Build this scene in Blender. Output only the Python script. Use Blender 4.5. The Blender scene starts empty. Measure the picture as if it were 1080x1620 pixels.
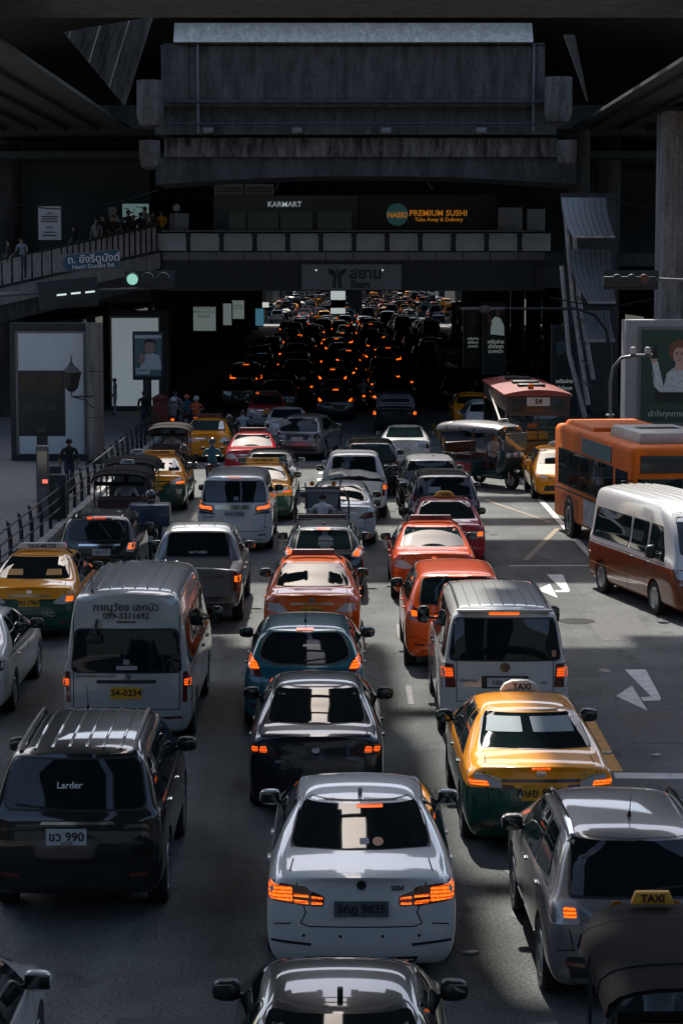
import bpy, bmesh, math, random
import numpy as np
from mathutils import Vector, Matrix
from mathutils.bvhtree import BVHTree

R = math.radians
rng = random.Random(7)
sc = bpy.context.scene
col = sc.collection

# ------------------------------------------------------------------ camera
CAM_H = 6.8
cam_d = bpy.data.cameras.new('camera')
cam = bpy.data.objects.new('camera', cam_d)
col.objects.link(cam)
cam.location = (0, 0, CAM_H)
cam.rotation_euler = (R(90 - 6.2), 0, 0)
cam_d.sensor_fit = 'HORIZONTAL'
cam_d.sensor_width = 24
cam_d.lens = 77.8
cam_d.clip_start = 0.5
cam_d.clip_end = 4000
sc.camera = cam

# ------------------------------------------------------------------ sky, sun, exposure
SUN_EL, SUN_AZ = 54.0, -9.0        # azimuth from +Y, negative = to the left
w = bpy.data.worlds.new('World')
sc.world = w
w.use_nodes = True
nt = w.node_tree
sky = nt.nodes.new('ShaderNodeTexSky')
sky.sky_type = 'NISHITA'
sky.sun_disc = False
sky.sun_elevation = R(SUN_EL)
sky.sun_rotation = R(SUN_AZ)
sky.air_density = 1.0
sky.dust_density = 3.0
sky.ozone_density = 1.3
bg = nt.nodes['Background']
bg.inputs[1].default_value = 0.15
nt.links.new(sky.outputs[0], bg.inputs[0])
sun_d = bpy.data.lights.new('sun', 'SUN')
sun_d.energy = 4.4
sun_d.angle = R(1.2)
sun_d.color = (1.0, 0.95, 0.88)
sun = bpy.data.objects.new('sun', sun_d)
col.objects.link(sun)
el, az = R(SUN_EL), R(SUN_AZ)
to_sun = Vector((math.sin(az) * math.cos(el), math.cos(az) * math.cos(el), math.sin(el)))
sun.rotation_euler = to_sun.to_track_quat('Z', 'Y').to_euler()
sc.view_settings.view_transform = 'Standard'
sc.view_settings.look = 'None'
sc.view_settings.gamma = 1
sc.view_settings.exposure = 0.95
sc.cycles.max_bounces = 8
sc.cycles.diffuse_bounces = 3
sc.cycles.glossy_bounces = 4
sc.cycles.sample_clamp_indirect = 6.0

# ------------------------------------------------------------------ materials
MATS = {}
def mat(name, color=(.5, .5, .5), rough=.5, metal=0., coat=0., emit=None, estr=1., spec=.5, var=0., vscale=3., bump=0., bscale=60., trans=0., alpha=1., gen=False):
    if name in MATS: return MATS[name]
    m = bpy.data.materials.new(name); m.use_nodes = True
    n = m.node_tree; b = n.nodes['Principled BSDF']
    b.inputs['Base Color'].default_value = (*color, 1)
    b.inputs['Roughness'].default_value = rough
    b.inputs['Metallic'].default_value = metal
    b.inputs['Coat Weight'].default_value = coat
    b.inputs['Coat Roughness'].default_value = .03
    b.inputs['Specular IOR Level'].default_value = spec
    b.inputs['Transmission Weight'].default_value = trans
    b.inputs['Alpha'].default_value = alpha
    if emit:
        b.inputs['Emission Color'].default_value = (*emit, 1)
        b.inputs['Emission Strength'].default_value = estr
    if var > 0 or bump > 0:
        tc = n.nodes.new('ShaderNodeTexCoord')
    if var > 0:
        nz = n.nodes.new('ShaderNodeTexNoise'); nz.inputs['Scale'].default_value = vscale
        nz.inputs['Detail'].default_value = 8; nz.inputs['Roughness'].default_value = .65
        n.links.new(tc.outputs['Object'], nz.inputs[0])
        mx = n.nodes.new('ShaderNodeMix'); mx.data_type = 'RGBA'
        mx.inputs[6].default_value = (*[c * (1 - var) for c in color], 1)
        mx.inputs[7].default_value = (*[min(1, c * (1 + var)) for c in color], 1)
        rp = n.nodes.new('ShaderNodeMapRange'); rp.inputs[1].default_value = .3; rp.inputs[2].default_value = .7
        n.links.new(nz.outputs[0], rp.inputs[0]); n.links.new(rp.outputs[0], mx.inputs[0])
        n.links.new(mx.outputs[2], b.inputs['Base Color'])
        r2 = n.nodes.new('ShaderNodeMapRange'); r2.inputs[3].default_value = max(.02, rough - .5 * var * rough - .03); r2.inputs[4].default_value = min(1, rough + .6 * var * rough + .03)
        n.links.new(nz.outputs[0], r2.inputs[0]); n.links.new(r2.outputs[0], b.inputs['Roughness'])
    if bump > 0:
        nb = n.nodes.new('ShaderNodeTexNoise'); nb.inputs['Scale'].default_value = bscale; nb.inputs['Detail'].default_value = 4
        n.links.new(tc.outputs['Object'], nb.inputs[0])
        bp = n.nodes.new('ShaderNodeBump'); bp.inputs['Strength'].default_value = bump; bp.inputs['Distance'].default_value = .02
        n.links.new(nb.outputs[0], bp.inputs['Height']); n.links.new(bp.outputs[0], b.inputs['Normal'])
    MATS[name] = m
    return m

def paint(name, color, lower=None, zsplit=.8, metal=0., rough=.28):
    """car paint with a clear coat; two-tone where the lower body has another colour; thin road dust low down"""
    if name in MATS: return MATS[name]
    m = bpy.data.materials.new(name); m.use_nodes = True
    n = m.node_tree; b = n.nodes['Principled BSDF']
    b.inputs['Metallic'].default_value = metal; b.inputs['Coat Weight'].default_value = 1.0
    b.inputs['Coat Roughness'].default_value = .025; b.inputs['Roughness'].default_value = rough; b.inputs['Specular IOR Level'].default_value = .2
    tc = n.nodes.new('ShaderNodeTexCoord'); sp = n.nodes.new('ShaderNodeSeparateXYZ')
    n.links.new(tc.outputs['Object'], sp.inputs[0])
    top = n.nodes.new('ShaderNodeMix'); top.data_type = 'RGBA'
    top.inputs[6].default_value = (*(lower or color), 1); top.inputs[7].default_value = (*color, 1)
    gt = n.nodes.new('ShaderNodeMath'); gt.operation = 'GREATER_THAN'; gt.inputs[1].default_value = zsplit
    n.links.new(sp.outputs[2], gt.inputs[0]); n.links.new(gt.outputs[0], top.inputs[0])
    nz = n.nodes.new('ShaderNodeTexNoise'); nz.inputs['Scale'].default_value = 2.2; nz.inputs['Detail'].default_value = 6
    n.links.new(tc.outputs['Object'], nz.inputs[0])
    mr = n.nodes.new('ShaderNodeMapRange'); mr.inputs[1].default_value = .4; mr.inputs[2].default_value = .8; mr.inputs[3].default_value = 0; mr.inputs[4].default_value = .035
    n.links.new(nz.outputs[0], mr.inputs[0])
    dust = n.nodes.new('ShaderNodeMix'); dust.data_type = 'RGBA'; dust.inputs[7].default_value = (.16, .15, .14, 1)
    n.links.new(mr.outputs[0], dust.inputs[0]); n.links.new(top.outputs[2], dust.inputs[6]); n.links.new(dust.outputs[2], b.inputs['Base Color'])
    r2 = n.nodes.new('ShaderNodeMapRange'); r2.inputs[3].default_value = .01; r2.inputs[4].default_value = .07
    n.links.new(nz.outputs[0], r2.inputs[0]); n.links.new(r2.outputs[0], b.inputs['Coat Roughness'])
    MATS[name] = m
    return m

GLASS = mat('tinted_glass', (.005, .010, .011), .03, coat=.0, spec=.42)
GLASS2 = mat('grey_glass', (.018, .03, .033), .03, spec=.5)
TRIM = mat('black_plastic', (.014, .016, .017), .45, var=.2)
SEAM = mat('panel_gap', (.006, .007, .007), .8)
CHROME = mat('chrome', (.55, .56, .57), .12, metal=1.)
TYRE = mat('tyre_rubber', (.012, .013, .013), .85, var=.3)
RIM = mat('alloy_rim', (.32, .33, .34), .3, metal=.9)
LENS = mat('tail_lens', (.10, .012, .008), .08, coat=1.)
LENSC = mat('clear_lens', (.42, .40, .39), .1, coat=1.)
LENSD = mat('smoked_lens', (.035, .012, .010), .08, coat=1.)
def lamp_mat(name, lo, hi, scale=55.):
    """lit lens: bright cells between darker ribs"""
    m = mat(name, (.45, .03, .01), .2, coat=.6, emit=(1, .1, .01), estr=1.); n = m.node_tree; b = n.nodes['Principled BSDF']
    tc = n.nodes.new('ShaderNodeTexCoord'); v = n.nodes.new('ShaderNodeTexVoronoi'); v.inputs['Scale'].default_value = scale; n.links.new(tc.outputs['Object'], v.inputs[0])
    w_ = n.nodes.new('ShaderNodeTexWave'); w_.bands_direction = 'Z'; w_.inputs['Scale'].default_value = 9; w_.inputs['Distortion'].default_value = .6; n.links.new(tc.outputs['Object'], w_.inputs[0])
    mu = n.nodes.new('ShaderNodeMath'); mu.operation = 'MULTIPLY'; n.links.new(v.outputs[0], mu.inputs[0]); n.links.new(w_.outputs[0], mu.inputs[1])
    mx = n.nodes.new('ShaderNodeMix'); mx.data_type = 'RGBA'; mx.inputs[6].default_value = (*hi, 1); mx.inputs[7].default_value = (*lo, 1)
    r = n.nodes.new('ShaderNodeMapRange'); r.inputs[1].default_value = .02; r.inputs[2].default_value = .42; n.links.new(mu.outputs[0], r.inputs[0]); n.links.new(r.outputs[0], mx.inputs[0]); n.links.new(mx.outputs[2], b.inputs['Emission Color'])
    return m
LAMP = lamp_mat('lit_lamp', (.22, .018, .002), (.62, .085, .004))
LAMPB = lamp_mat('lit_lamp_bright', (.32, .03, .002), (.95, .17, .008))
LAMPF = mat('far_lamp', (.4, .04, .01), .3, emit=(1., .13, .006), estr=1.1)
HEADL = mat('headlamp_glass', (.45, .47, .48), .06, coat=1.)
PLATEW = mat('white_plate', (.45, .46, .46), .4, var=.1)
PLATEY = mat('yellow_plate', (.62, .30, .02), .4, var=.1)
INK = mat('black_ink', (.012, .012, .012), .5)
INKW = mat('white_ink', (.62, .64, .64), .5)
RUBBER = mat('window_rubber', (.008, .009, .009), .5)

# ------------------------------------------------------------------ mesh helpers
def obj(name, me, m=None, parent=None, loc=None, rot=None):
    o = bpy.data.objects.new(name, me); col.objects.link(o)
    if m is not None:
        if me.materials: o.material_slots[0].link = 'OBJECT'; o.material_slots[0].material = m
        else: me.materials.append(m)
    if parent: o.parent = parent
    if loc: o.location = loc
    if rot: o.rotation_euler = rot
    return o

def empty(name, loc=(0, 0, 0), rz=0.):
    o = bpy.data.objects.new(name, None); col.objects.link(o)
    o.location = loc; o.rotation_euler = (0, 0, rz); o.empty_display_size = .2
    return o

def tag(o, label=None, cat=None, group=None, kind=None):
    if label: o['label'] = label
    if cat: o['category'] = cat
    if group: o['group'] = group
    if kind: o['kind'] = kind
    return o

def smooth(me, on=True):
    me.polygons.foreach_set('use_smooth', np.full(len(me.polygons), on)); return me

def from_bm(bm, name='m', sm=False):
    me = bpy.data.meshes.new(name); bm.normal_update(); bm.to_mesh(me); bm.free()
    if sm: smooth(me)
    return me

def soft(me, ang=35):
    """smooth shading with sharp edges kept"""
    smooth(me)
    me.set_sharp_from_angle(angle=R(ang))
    return me

class MB:
    """collects boxes, tubes and lathes into one mesh"""
    def __init__(s): s.v = []; s.f = []
    def add(s, v, f):
        k = len(s.v); s.v += [tuple(p) for p in v]; s.f += [tuple(i + k for i in q) for q in f]; return s
    def box(s, x0, x1, y0, y1, z0, z1, M=None):
        v = [(x0, y0, z0), (x1, y0, z0), (x1, y1, z0), (x0, y1, z0), (x0, y0, z1), (x1, y0, z1), (x1, y1, z1), (x0, y1, z1)]
        if M: v = [M @ Vector(p) for p in v]
        return s.add(v, [(0, 3, 2, 1), (4, 5, 6, 7), (0, 1, 5, 4), (1, 2, 6, 5), (2, 3, 7, 6), (3, 0, 4, 7)])
    def bar(s, a, b, wx, wy=None, up=(0, 0, 1)):
        """rectangular bar from a to b"""
        a, b = Vector(a), Vector(b); d = (b - a).normalized(); u = Vector(up)
        if abs(d.dot(u)) > .98: u = Vector((0, 1, 0))
        x = d.cross(u).normalized(); y = x.cross(d).normalized(); wy = wy or wx
        v = [p + x * i * wx / 2 + y * j * wy / 2 for p in (a, b) for i, j in ((-1, -1), (1, -1), (1, 1), (-1, 1))]
        return s.add(v, [(0, 3, 2, 1), (4, 5, 6, 7), (0, 1, 5, 4), (1, 2, 6, 5), (2, 3, 7, 6), (3, 0, 4, 7)])
    def tube(s, pts, r, n=8, cap=True):
        pts = [Vector(p) for p in pts]; rs = r if isinstance(r, (list, tuple)) else [r] * len(pts)
        v = []; f = []; px = None
        for i, p in enumerate(pts):
            d = (pts[min(i + 1, len(pts) - 1)] - pts[max(i - 1, 0)]).normalized()
            if px is None:
                px = d.orthogonal().normalized()
            px = (px - d * px.dot(d)).normalized(); py = d.cross(px)
            v += [p + (px * math.cos(2 * math.pi * k / n) + py * math.sin(2 * math.pi * k / n)) * rs[i] for k in range(n)]
        for i in range(len(pts) - 1):
            f += [(i * n + k, i * n + (k + 1) % n, (i + 1) * n + (k + 1) % n, (i + 1) * n + k) for k in range(n)]
        if cap: f += [tuple(range(n - 1, -1, -1)), tuple((len(pts) - 1) * n + k for k in range(n))]
        return s.add(v, f)
    def lathe(s, prof, c=(0, 0, 0), axis='Z', n=24, closed=False):
        v = []; f = []; m = len(prof)
        for k in range(n):
            a = 2 * math.pi * k / n
            for r, h in prof:
                p = (r * math.cos(a), r * math.sin(a), h)
                if axis == 'X': p = (p[2], p[0], p[1])
                if axis == 'Y': p = (p[1], p[2], p[0])
                v.append((p[0] + c[0], p[1] + c[1], p[2] + c[2]))
        for k in range(n):
            k2 = (k + 1) % n
            for j in range(m - 1 + closed):
                j2 = (j + 1) % m
                f.append((k * m + j, k2 * m + j, k2 * m + j2, k * m + j2))
        if not closed:
            if prof[0][0] > 1e-4: f.append(tuple(k * m for k in range(n - 1, -1, -1)))
            if prof[-1][0] > 1e-4: f.append(tuple(k * m + m - 1 for k in range(n)))
        return s.add(v, f)
    def prism(s, poly, lo, hi, axis='Z'):
        """extruded polygon; axis is the direction of the extrusion, poly given in the two others (x,y), (y,z) or (x,z)"""
        n = len(poly)
        def P(a, b, h): return (a, b, h) if axis == 'Z' else ((h, a, b) if axis == 'X' else (a, h, b))
        v = [P(a, b, lo) for a, b in poly] + [P(a, b, hi) for a, b in poly]
        f = [tuple(range(n)), tuple(range(2 * n - 1, n - 1, -1))] + [(i, i + n, (i + 1) % n + n, (i + 1) % n) for i in range(n)]
        return s.add(v, f)
    def mesh(s, sm=False, bevel=0., ang=35, seg=2):
        me = bpy.data.meshes.new('m'); me.from_pydata(s.v, [], s.f)
        bm = bmesh.new(); bm.from_mesh(me)
        bmesh.ops.recalc_face_normals(bm, faces=bm.faces)
        if bevel:
            es = [e for e in bm.edges if len(e.link_faces) == 2 and e.calc_face_angle(0) > R(30)]
            bmesh.ops.bevel(bm, geom=es, offset=bevel, segments=seg, profile=.5, affect='EDGES', clamp_overlap=True)
        bm.to_mesh(me); bm.free()
        if sm or bevel: soft(me, ang)
        return me
    def build(s, name, m, parent=None, sm=False, bevel=0., **k):
        return obj(name, s.mesh(sm, bevel, **k), m, parent)

_txt = {}
def text_mesh(t, size, bold=0., depth=.004, align='CENTER', wide=1.):
    k = (t, size, bold, depth, align, wide)
    if k in _txt: return _txt[k]
    c = bpy.data.curves.new('t', 'FONT'); c.body = t; c.size = size; c.align_x = align; c.align_y = 'CENTER'
    c.offset = bold * size; c.extrude = depth / 2; c.resolution_u = 3; c.space_character = wide
    o = bpy.data.objects.new('t', c); col.objects.link(o)
    bpy.context.view_layer.update()
    me = bpy.data.meshes.new_from_object(o.evaluated_get(bpy.context.evaluated_depsgraph_get()))
    bpy.data.objects.remove(o); bpy.data.curves.remove(c); me.materials.clear()
    _txt[k] = me
    return me

def lettering(t, size, m, parent, M, bold=.0, name='lettering', **k):
    o = obj(name, text_mesh(t, size, bold, **k).copy(), m, parent); o.matrix_local = M
    return o

def face_M(x, y, z, yaw=0., tilt=0.):
    """text plane that faces -Y (towards the camera), turned about Z by yaw, leaned back by tilt"""
    return Matrix.Translation((x, y, z)) @ Matrix.Rotation(yaw, 4, 'Z') @ Matrix.Rotation(R(90) - tilt, 4, 'X')

def evaluated(o):
    dg = bpy.context.evaluated_depsgraph_get(); dg.update()
    return bpy.data.meshes.new_from_object(o.evaluated_get(dg))
# ------------------------------------------------------------------ vehicles: lofted shells with fitted panes, lamps and seams
_hull = {}
RT = [0, 0, 0, 0, .12, .26, .62, .94, 1.]
def hull(S):
    """S: L, W, zs, rw, st=[(y, ytop, ztop, zbelt, wf, g)], rc rear corner, bulge; returns mesh and BVH"""
    key = S['key']
    if key in _hull: return _hull[key]
    W, zs, rw = S['W'], S['zs'], S['rw'] * S['W']
    crown = S.get('crown', .03); rear = S.get('rear', [0.05, 0.0, 0.0, .03, .05, .03, .03, .02, .02])
    st = S['st']; n = len(st)
    bm = bmesh.new(); rings = []
    for k, (y, yt, zt, zb, wf, g) in enumerate(st):
        w = W * wf; h = zb - zs; r_ = rw * min(1, wf + .02)
        G = [(.93 * w, zb + .03), ((.93 * w * .5 + r_ * .5) * 1.012, zb + .55 * (zt - zb)), (r_, zt - .085), (r_ * .86, zt - .014)]
        D = [(.925 * w, zb + .35 * (zt - zb)), (.87 * w, zb + .75 * (zt - zb)), (.79 * w, zt - .012), (.66 * w, zt)]
        U = [(a[0] * g + b[0] * (1 - g), a[1] * g + b[1] * (1 - g)) for a, b in zip(G, D)]
        lo = S.get('flare', .97)
        prof = [(.84 * w, zs), (lo * w, zs + .07), (1.0 * w, zs + .45 * h), (.992 * w, zs + .8 * h), (.962 * w, zb)] + U
        ys = [y + (yt - y) * t for t in RT]
        if k == 0: ys = [a + b + S.get('rc', .09) for a, b in zip(ys, rear)]
        if k == n - 1: ys = [a - S.get('fc', .14) for a in ys]
        def row(x, z, yy, i):   # left.., interior columns.., right
            out = []
            for f in (-1, -.55, 0, .55, 1):
                yo = yy; zo = z
                if i == 8: zo = z + crown * (1 - f * f)
                if k == 0: yo = yy - S.get('rc', .09) * (1 - abs(f) ** 2.2)
                if k == n - 1: yo = yy + S.get('fc', .14) * (1 - abs(f) ** 2.2)
                out.append((x * f, yo, zo))
            return out
        rows = [row(x, z, ys[i], i) for i, (x, z) in enumerate(prof)]
        full = k in (0, n - 1)
        V = []
        for i, rr in enumerate(rows):
            V.append([bm.verts.new(p) if (full or i in (0, 8) or j in (0, 4)) else None for j, p in enumerate(rr)])
        rings.append(V)
    def loop(V):   # closed ring of the station
        return [V[i][4] for i in range(9)] + [V[8][3], V[8][2], V[8][1]] + [V[i][0] for i in range(8, -1, -1)] + [V[0][1], V[0][2], V[0][3]]
    loops = [loop(V) for V in rings]; m = len(loops[0])
    for a, b in zip(loops[:-1], loops[1:]):
        for i in range(m): bm.faces.new((a[i], a[(i + 1) % m], b[(i + 1) % m], b[i]))
    for V, flip in ((rings[0], False), (rings[-1], True)):
        for i in range(8):
            for j in range(4):
                q = (V[i][j], V[i][j + 1], V[i + 1][j + 1], V[i + 1][j]); bm.faces.new(q[::-1] if flip else q)
    bmesh.ops.recalc_face_normals(bm, faces=bm.faces)
    cl = bm.edges.layers.float.new('crease_edge')
    for a, b in zip(rings[:-1], rings[1:]):
        for j in (0, 4):
            for i, cv in ((0, .5), (4, S.get('shoulder', .35)), (7, .25)):
                e = bm.edges.get((a[i][j], b[i][j]))
                if e: e[cl] = cv
    for i, cv in S.get('lip', ((8, .35),)):
        for j in range(4):
            e = bm.edges.get((rings[0][i][j], rings[0][i][j + 1]))
            if e: e[cl] = cv
    for k, cv in S.get('ribs', ()):           # crossways edges kept firm (rear window base, cab wall)
        for i in (4, 5, 6, 7):
            for j in (0, 4):
                e = bm.edges.get((rings[k][i][j], rings[k][i + 1][j]))
                if e: e[cl] = cv
        for j in range(4):
            e = bm.edges.get((rings[k][8][j], rings[k][8][j + 1]))
            if e: e[cl] = cv
    me = from_bm(bm, 'cage'); o = bpy.data.objects.new('cage', me); col.objects.link(o)
    md = o.modifiers.new('s', 'SUBSURF'); md.levels = 2; md.render_levels = 2
    out = evaluated(o)
    co = np.empty(len(out.vertices) * 3); out.vertices.foreach_get('co', co); co = co.reshape(-1, 3)
    co[:, 0] *= W / np.abs(co[:, 0]).max()
    y0, y1 = co[:, 1].min(), co[:, 1].max(); co[:, 1] = (co[:, 1] - y0) * S['L'] / (y1 - y0)
    z1 = co[:, 2].max(); z0 = co[:, 2].min(); co[:, 2] = zs + (co[:, 2] - z0) * (S['H'] - zs) / (z1 - z0)
    out.vertices.foreach_set('co', co.ravel()); out.update()
    bvh = BVHTree.FromPolygons([tuple(c) for c in co], [tuple(p.vertices) for p in out.polygons])
    # wheel wells (and a pickup's bed) are cut out of the shell
    cut = MB()
    for ay in S['ax']:
        for s in (-1, 1):
            x0, x1 = sorted((s * (W - .30), s * (W + .3)))
            cut.lathe([(S['R'] + .055, x0), (S['R'] + .055, x1)], (0, ay, S['R']), 'X', 28)
    if 'bed' in S: cut.box(*S['bed'])
    cm = cut.mesh(); co_ = bpy.data.objects.new('cut', cm); col.objects.link(co_)
    o2 = bpy.data.objects.new('h', out); col.objects.link(o2)
    bo = o2.modifiers.new('b', 'BOOLEAN'); bo.object = co_; bo.operation = 'DIFFERENCE'; bo.solver = 'EXACT'
    res = evaluated(o2)
    for t in (o, o2, co_): bpy.data.objects.remove(t)
    soft(res, 40); res.materials.clear(); res.name = 'shell'
    _hull[key] = (res, bvh)
    return _hull[key]

def round_poly(P, r, n=4):
    if r <= 0: return P
    out = []; N = len(P)
    for i in range(N):
        p0, p1, p2 = Vector(P[i - 1]), Vector(P[i]), Vector(P[(i + 1) % N])
        a, b = p0 - p1, p2 - p1
        d = min(r, .45 * a.length, .45 * b.length); A, B = p1 + a.normalized() * d, p1 + b.normalized() * d
        for k in range(n + 1):
            t = k / n; out.append(tuple((1 - t) ** 2 * A + 2 * t * (1 - t) * p1 + t * t * B))
    return out

AX = {'R': (lambda a, b: (a, -4, b), (0, 1, 0)), 'F': (lambda a, b: (a, 14, b), (0, -1, 0)), 'S': (lambda a, b: (4, a, b), (-1, 0, 0)),
      'L': (lambda a, b: (-4, a, b), (1, 0, 0)), 'T': (lambda a, b: (a, b, 6), (0, 0, -1))}
def patch(bvh, poly, axis, off=.004, depth=.02, rad=0., grid=.1, lim=.32, floor=None):
    """a pane fitted to the shell: polygon seen along an axis, cut to a grid and laid on the surface, with an edge of its own"""
    P = round_poly(poly, rad); bm = bmesh.new()
    vs = [bm.verts.new((a, b, 0)) for a, b in P]; bm.faces.new(vs)
    A = np.array(P); lo, hi = A.min(0), A.max(0)
    for ax in (0, 1):
        k = max(1, int((hi[ax] - lo[ax]) / grid + .5))
        for i in range(1, k):
            c = lo[ax] + (hi[ax] - lo[ax]) * i / k; no = [0, 0, 0]; no[ax] = 1; pt = [0, 0, 0]; pt[ax] = c
            bmesh.ops.bisect_plane(bm, geom=bm.verts[:] + bm.edges[:] + bm.faces[:], dist=1e-5, plane_co=pt, plane_no=no)
    org, d = AX[axis]; d = Vector(d); nor = {}
    for v in bm.verts:
        h, n_, _, _ = bvh.ray_cast(Vector(org(v.co.x, v.co.y)), d)
        if axis == 'R':            # keep a pane on the face it belongs to: no stretching round the corners or over the boot lid
            for _i in range(30):
                c_ = bvh.ray_cast(Vector(org(0, v.co.y)), d)[0]
                if c_ is None: v.co.y -= .01; continue
                if floor is not None and c_.y < floor: v.co.y += .006
                elif h is None or h.y - c_.y > lim: v.co.x *= .97
                else: break
                h, n_, _, _ = bvh.ray_cast(Vector(org(v.co.x, v.co.y)), d)
        if h is None:
            o_ = Vector(org(v.co.x, v.co.y)); h, n_, _, _ = bvh.find_nearest(o_ + d * (4 if axis in 'RSL' else 8))
            h = Vector(h)
        if n_.dot(d) > 0: n_ = -n_
        n_ = (n_ - d * .4).normalized()
        v.co = h + n_ * off; nor[v] = n_
    if depth:
        be = [e for e in bm.edges if e.is_boundary]
        ret = bmesh.ops.extrude_edge_only(bm, edges=be)
        src = {}
        for e in be:
            for v in e.verts: src[v] = nor[v]
        for v in [g for g in ret['geom'] if isinstance(g, bmesh.types.BMVert)]:
            o_ = min(v.link_edges, key=lambda e: 0 if e.other_vert(v) in src else 1).other_vert(v)
            v.co -= src.get(o_, -d) * depth
    bmesh.ops.recalc_face_normals(bm, faces=bm.faces)
    fs = [f for f in bm.faces]; 
    if sum(f.normal.dot(d) * f.calc_area() for f in fs) > 0: bmesh.ops.reverse_faces(bm, faces=fs)
    return soft(from_bm(bm, 'pane'), 50)

def mirrored(me):
    m2 = me.copy(); m2.transform(Matrix.Scale(-1, 4, (1, 0, 0))); m2.flip_normals(); return m2

def ribbon(bvh, line, axis, wd=.012, off=.003):
    """a thin seam along a polyline laid on the shell"""
    pts = []
    for a, b in zip(line[:-1], line[1:]):
        k = max(1, int(math.dist(a, b) / .08)); pts += [(a[0] + (b[0] - a[0]) * i / k, a[1] + (b[1] - a[1]) * i / k) for i in range(k)]
    pts.append(line[-1]); bm = bmesh.new(); prev = None; org, d = AX[axis]; d = Vector(d)
    for i, p in enumerate(pts):
        q0, q1 = pts[max(i - 1, 0)], pts[min(i + 1, len(pts) - 1)]
        t = Vector((q1[0] - q0[0], q1[1] - q0[1])).normalized(); nn = Vector((-t.y, t.x)) * wd / 2; row = []
        for s in (-1, 1):
            h, n_, _, _ = bvh.ray_cast(Vector(org(p[0] + nn.x * s, p[1] + nn.y * s)), d)
            if h is None: row = None; break
            row.append(bm.verts.new(h - d * off))
        if row and (abs((row[0].co - row[1].co).dot(d)) > .05 or (prev and abs((row[0].co - prev[0].co).dot(d)) > .10)): row = None
        if row and prev: bm.faces.new((prev[0], prev[1], row[1], row[0]))
        prev = row
    bmesh.ops.recalc_face_normals(bm, faces=bm.faces)
    return from_bm(bm, 'seam')

_wh = {}
def wheel_meshes(Rr, wd=.21, spokes=5):
    k = (Rr, wd, spokes)
    if k in _wh: return _wh[k]
    r = Rr * .66
    t = MB().lathe([(r, -wd * .45), (Rr * .93, -wd * .5), (Rr, -wd * .36), (Rr, wd * .36), (Rr * .93, wd * .5), (r, wd * .45)], axis='X', n=28, closed=True).mesh(True)
    m = MB().lathe([(r * 1.01, wd * .40), (r * .97, wd * .47), (r * .90, wd * .40), (r * .88, -.02)], axis='X', n=28)
    m.lathe([(0.001, wd * .36), (r * .2, wd * .36), (r * .22, wd * .2)], axis='X', n=12)
    for i in range(spokes):
        a = 2 * math.pi * i / spokes; c, s = math.cos(a), math.sin(a)
        for da in (-.13, .13):
            c2, s2 = math.cos(a + da), math.sin(a + da)
            m.bar((wd * .33, r * .12 * c, r * .12 * s), (wd * .38, r * .93 * c2, r * .93 * s2), .03, r * .11)
    m.lathe([(0.001, 0), (r * .89, 0)], axis='X', n=20)
    _wh[k] = (t, m.mesh(True))
    return _wh[k]

def mirror_mesh(s=1., tall=False):
    w_, h_ = (.115, .085) if not tall else (.10, .14)
    m = MB(); pts = []
    bm = bmesh.new(); bmesh.ops.create_uvsphere(bm, u_segments=14, v_segments=8, radius=1)
    for v in bm.verts:
        x, y, z = v.co
        sx = lambda q, e: math.copysign(abs(q) ** e, q)
        v.co = (sx(x, .6) * w_ + .02, max(sx(y, .6), -.55) * .085, sx(z, .65) * h_ * (1 - .12 * x))
    return soft(from_bm(bm), 40)

def box_mesh(*a, bevel=0.): return MB().box(*a).mesh(bevel=bevel)

class Tpl:
    """a vehicle as a list of parts: name, mesh, material role, parent index (-1: the vehicle itself), local matrix"""
    def __init__(s, S): s.S = S; s.parts = []; s.shell, s.bvh = hull(S); s.add('body', s.shell, 'paint')
    def add(s, name, me, role, parent=-1, M=None): s.parts.append((name, me, role, parent, M)); return len(s.parts) - 1
    def patch(s, name, poly, axis, role, off=.004, depth=.02, rad=.03, grid=.1, parent=-1): return s.add(name, patch(s.bvh, poly, axis, off, depth, rad, grid), role, parent)
    def pair(s, name, poly, role, axis='S', off=.004, depth=.02, rad=.03, grid=.1, parents=(-1, -1)):
        me = patch(s.bvh, poly, axis, off, depth, rad, grid)
        return s.add(name, me, role, parents[0]), s.add(name, mirrored(me), role, parents[1])
    def seam(s, line, axis, wd=.012): return s.add('panel_gap', ribbon(s.bvh, line, axis, wd), 'seam')
    def hit(s, a, b, axis):
        org, d = AX[axis]; h, n_, _, _ = s.bvh.ray_cast(Vector(org(a, b)), Vector(d)); return h, n_

def grow(poly, d):
    c = Vector((sum(p[0] for p in poly) / len(poly), sum(p[1] for p in poly) / len(poly))); out = []
    for p in poly:
        v = Vector(p) - c; k = Vector((abs(v.x), abs(v.y))); out.append((p[0] + math.copysign(min(d, k.x), v.x), p[1] + math.copysign(min(d, k.y), v.y)))
    return out

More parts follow.
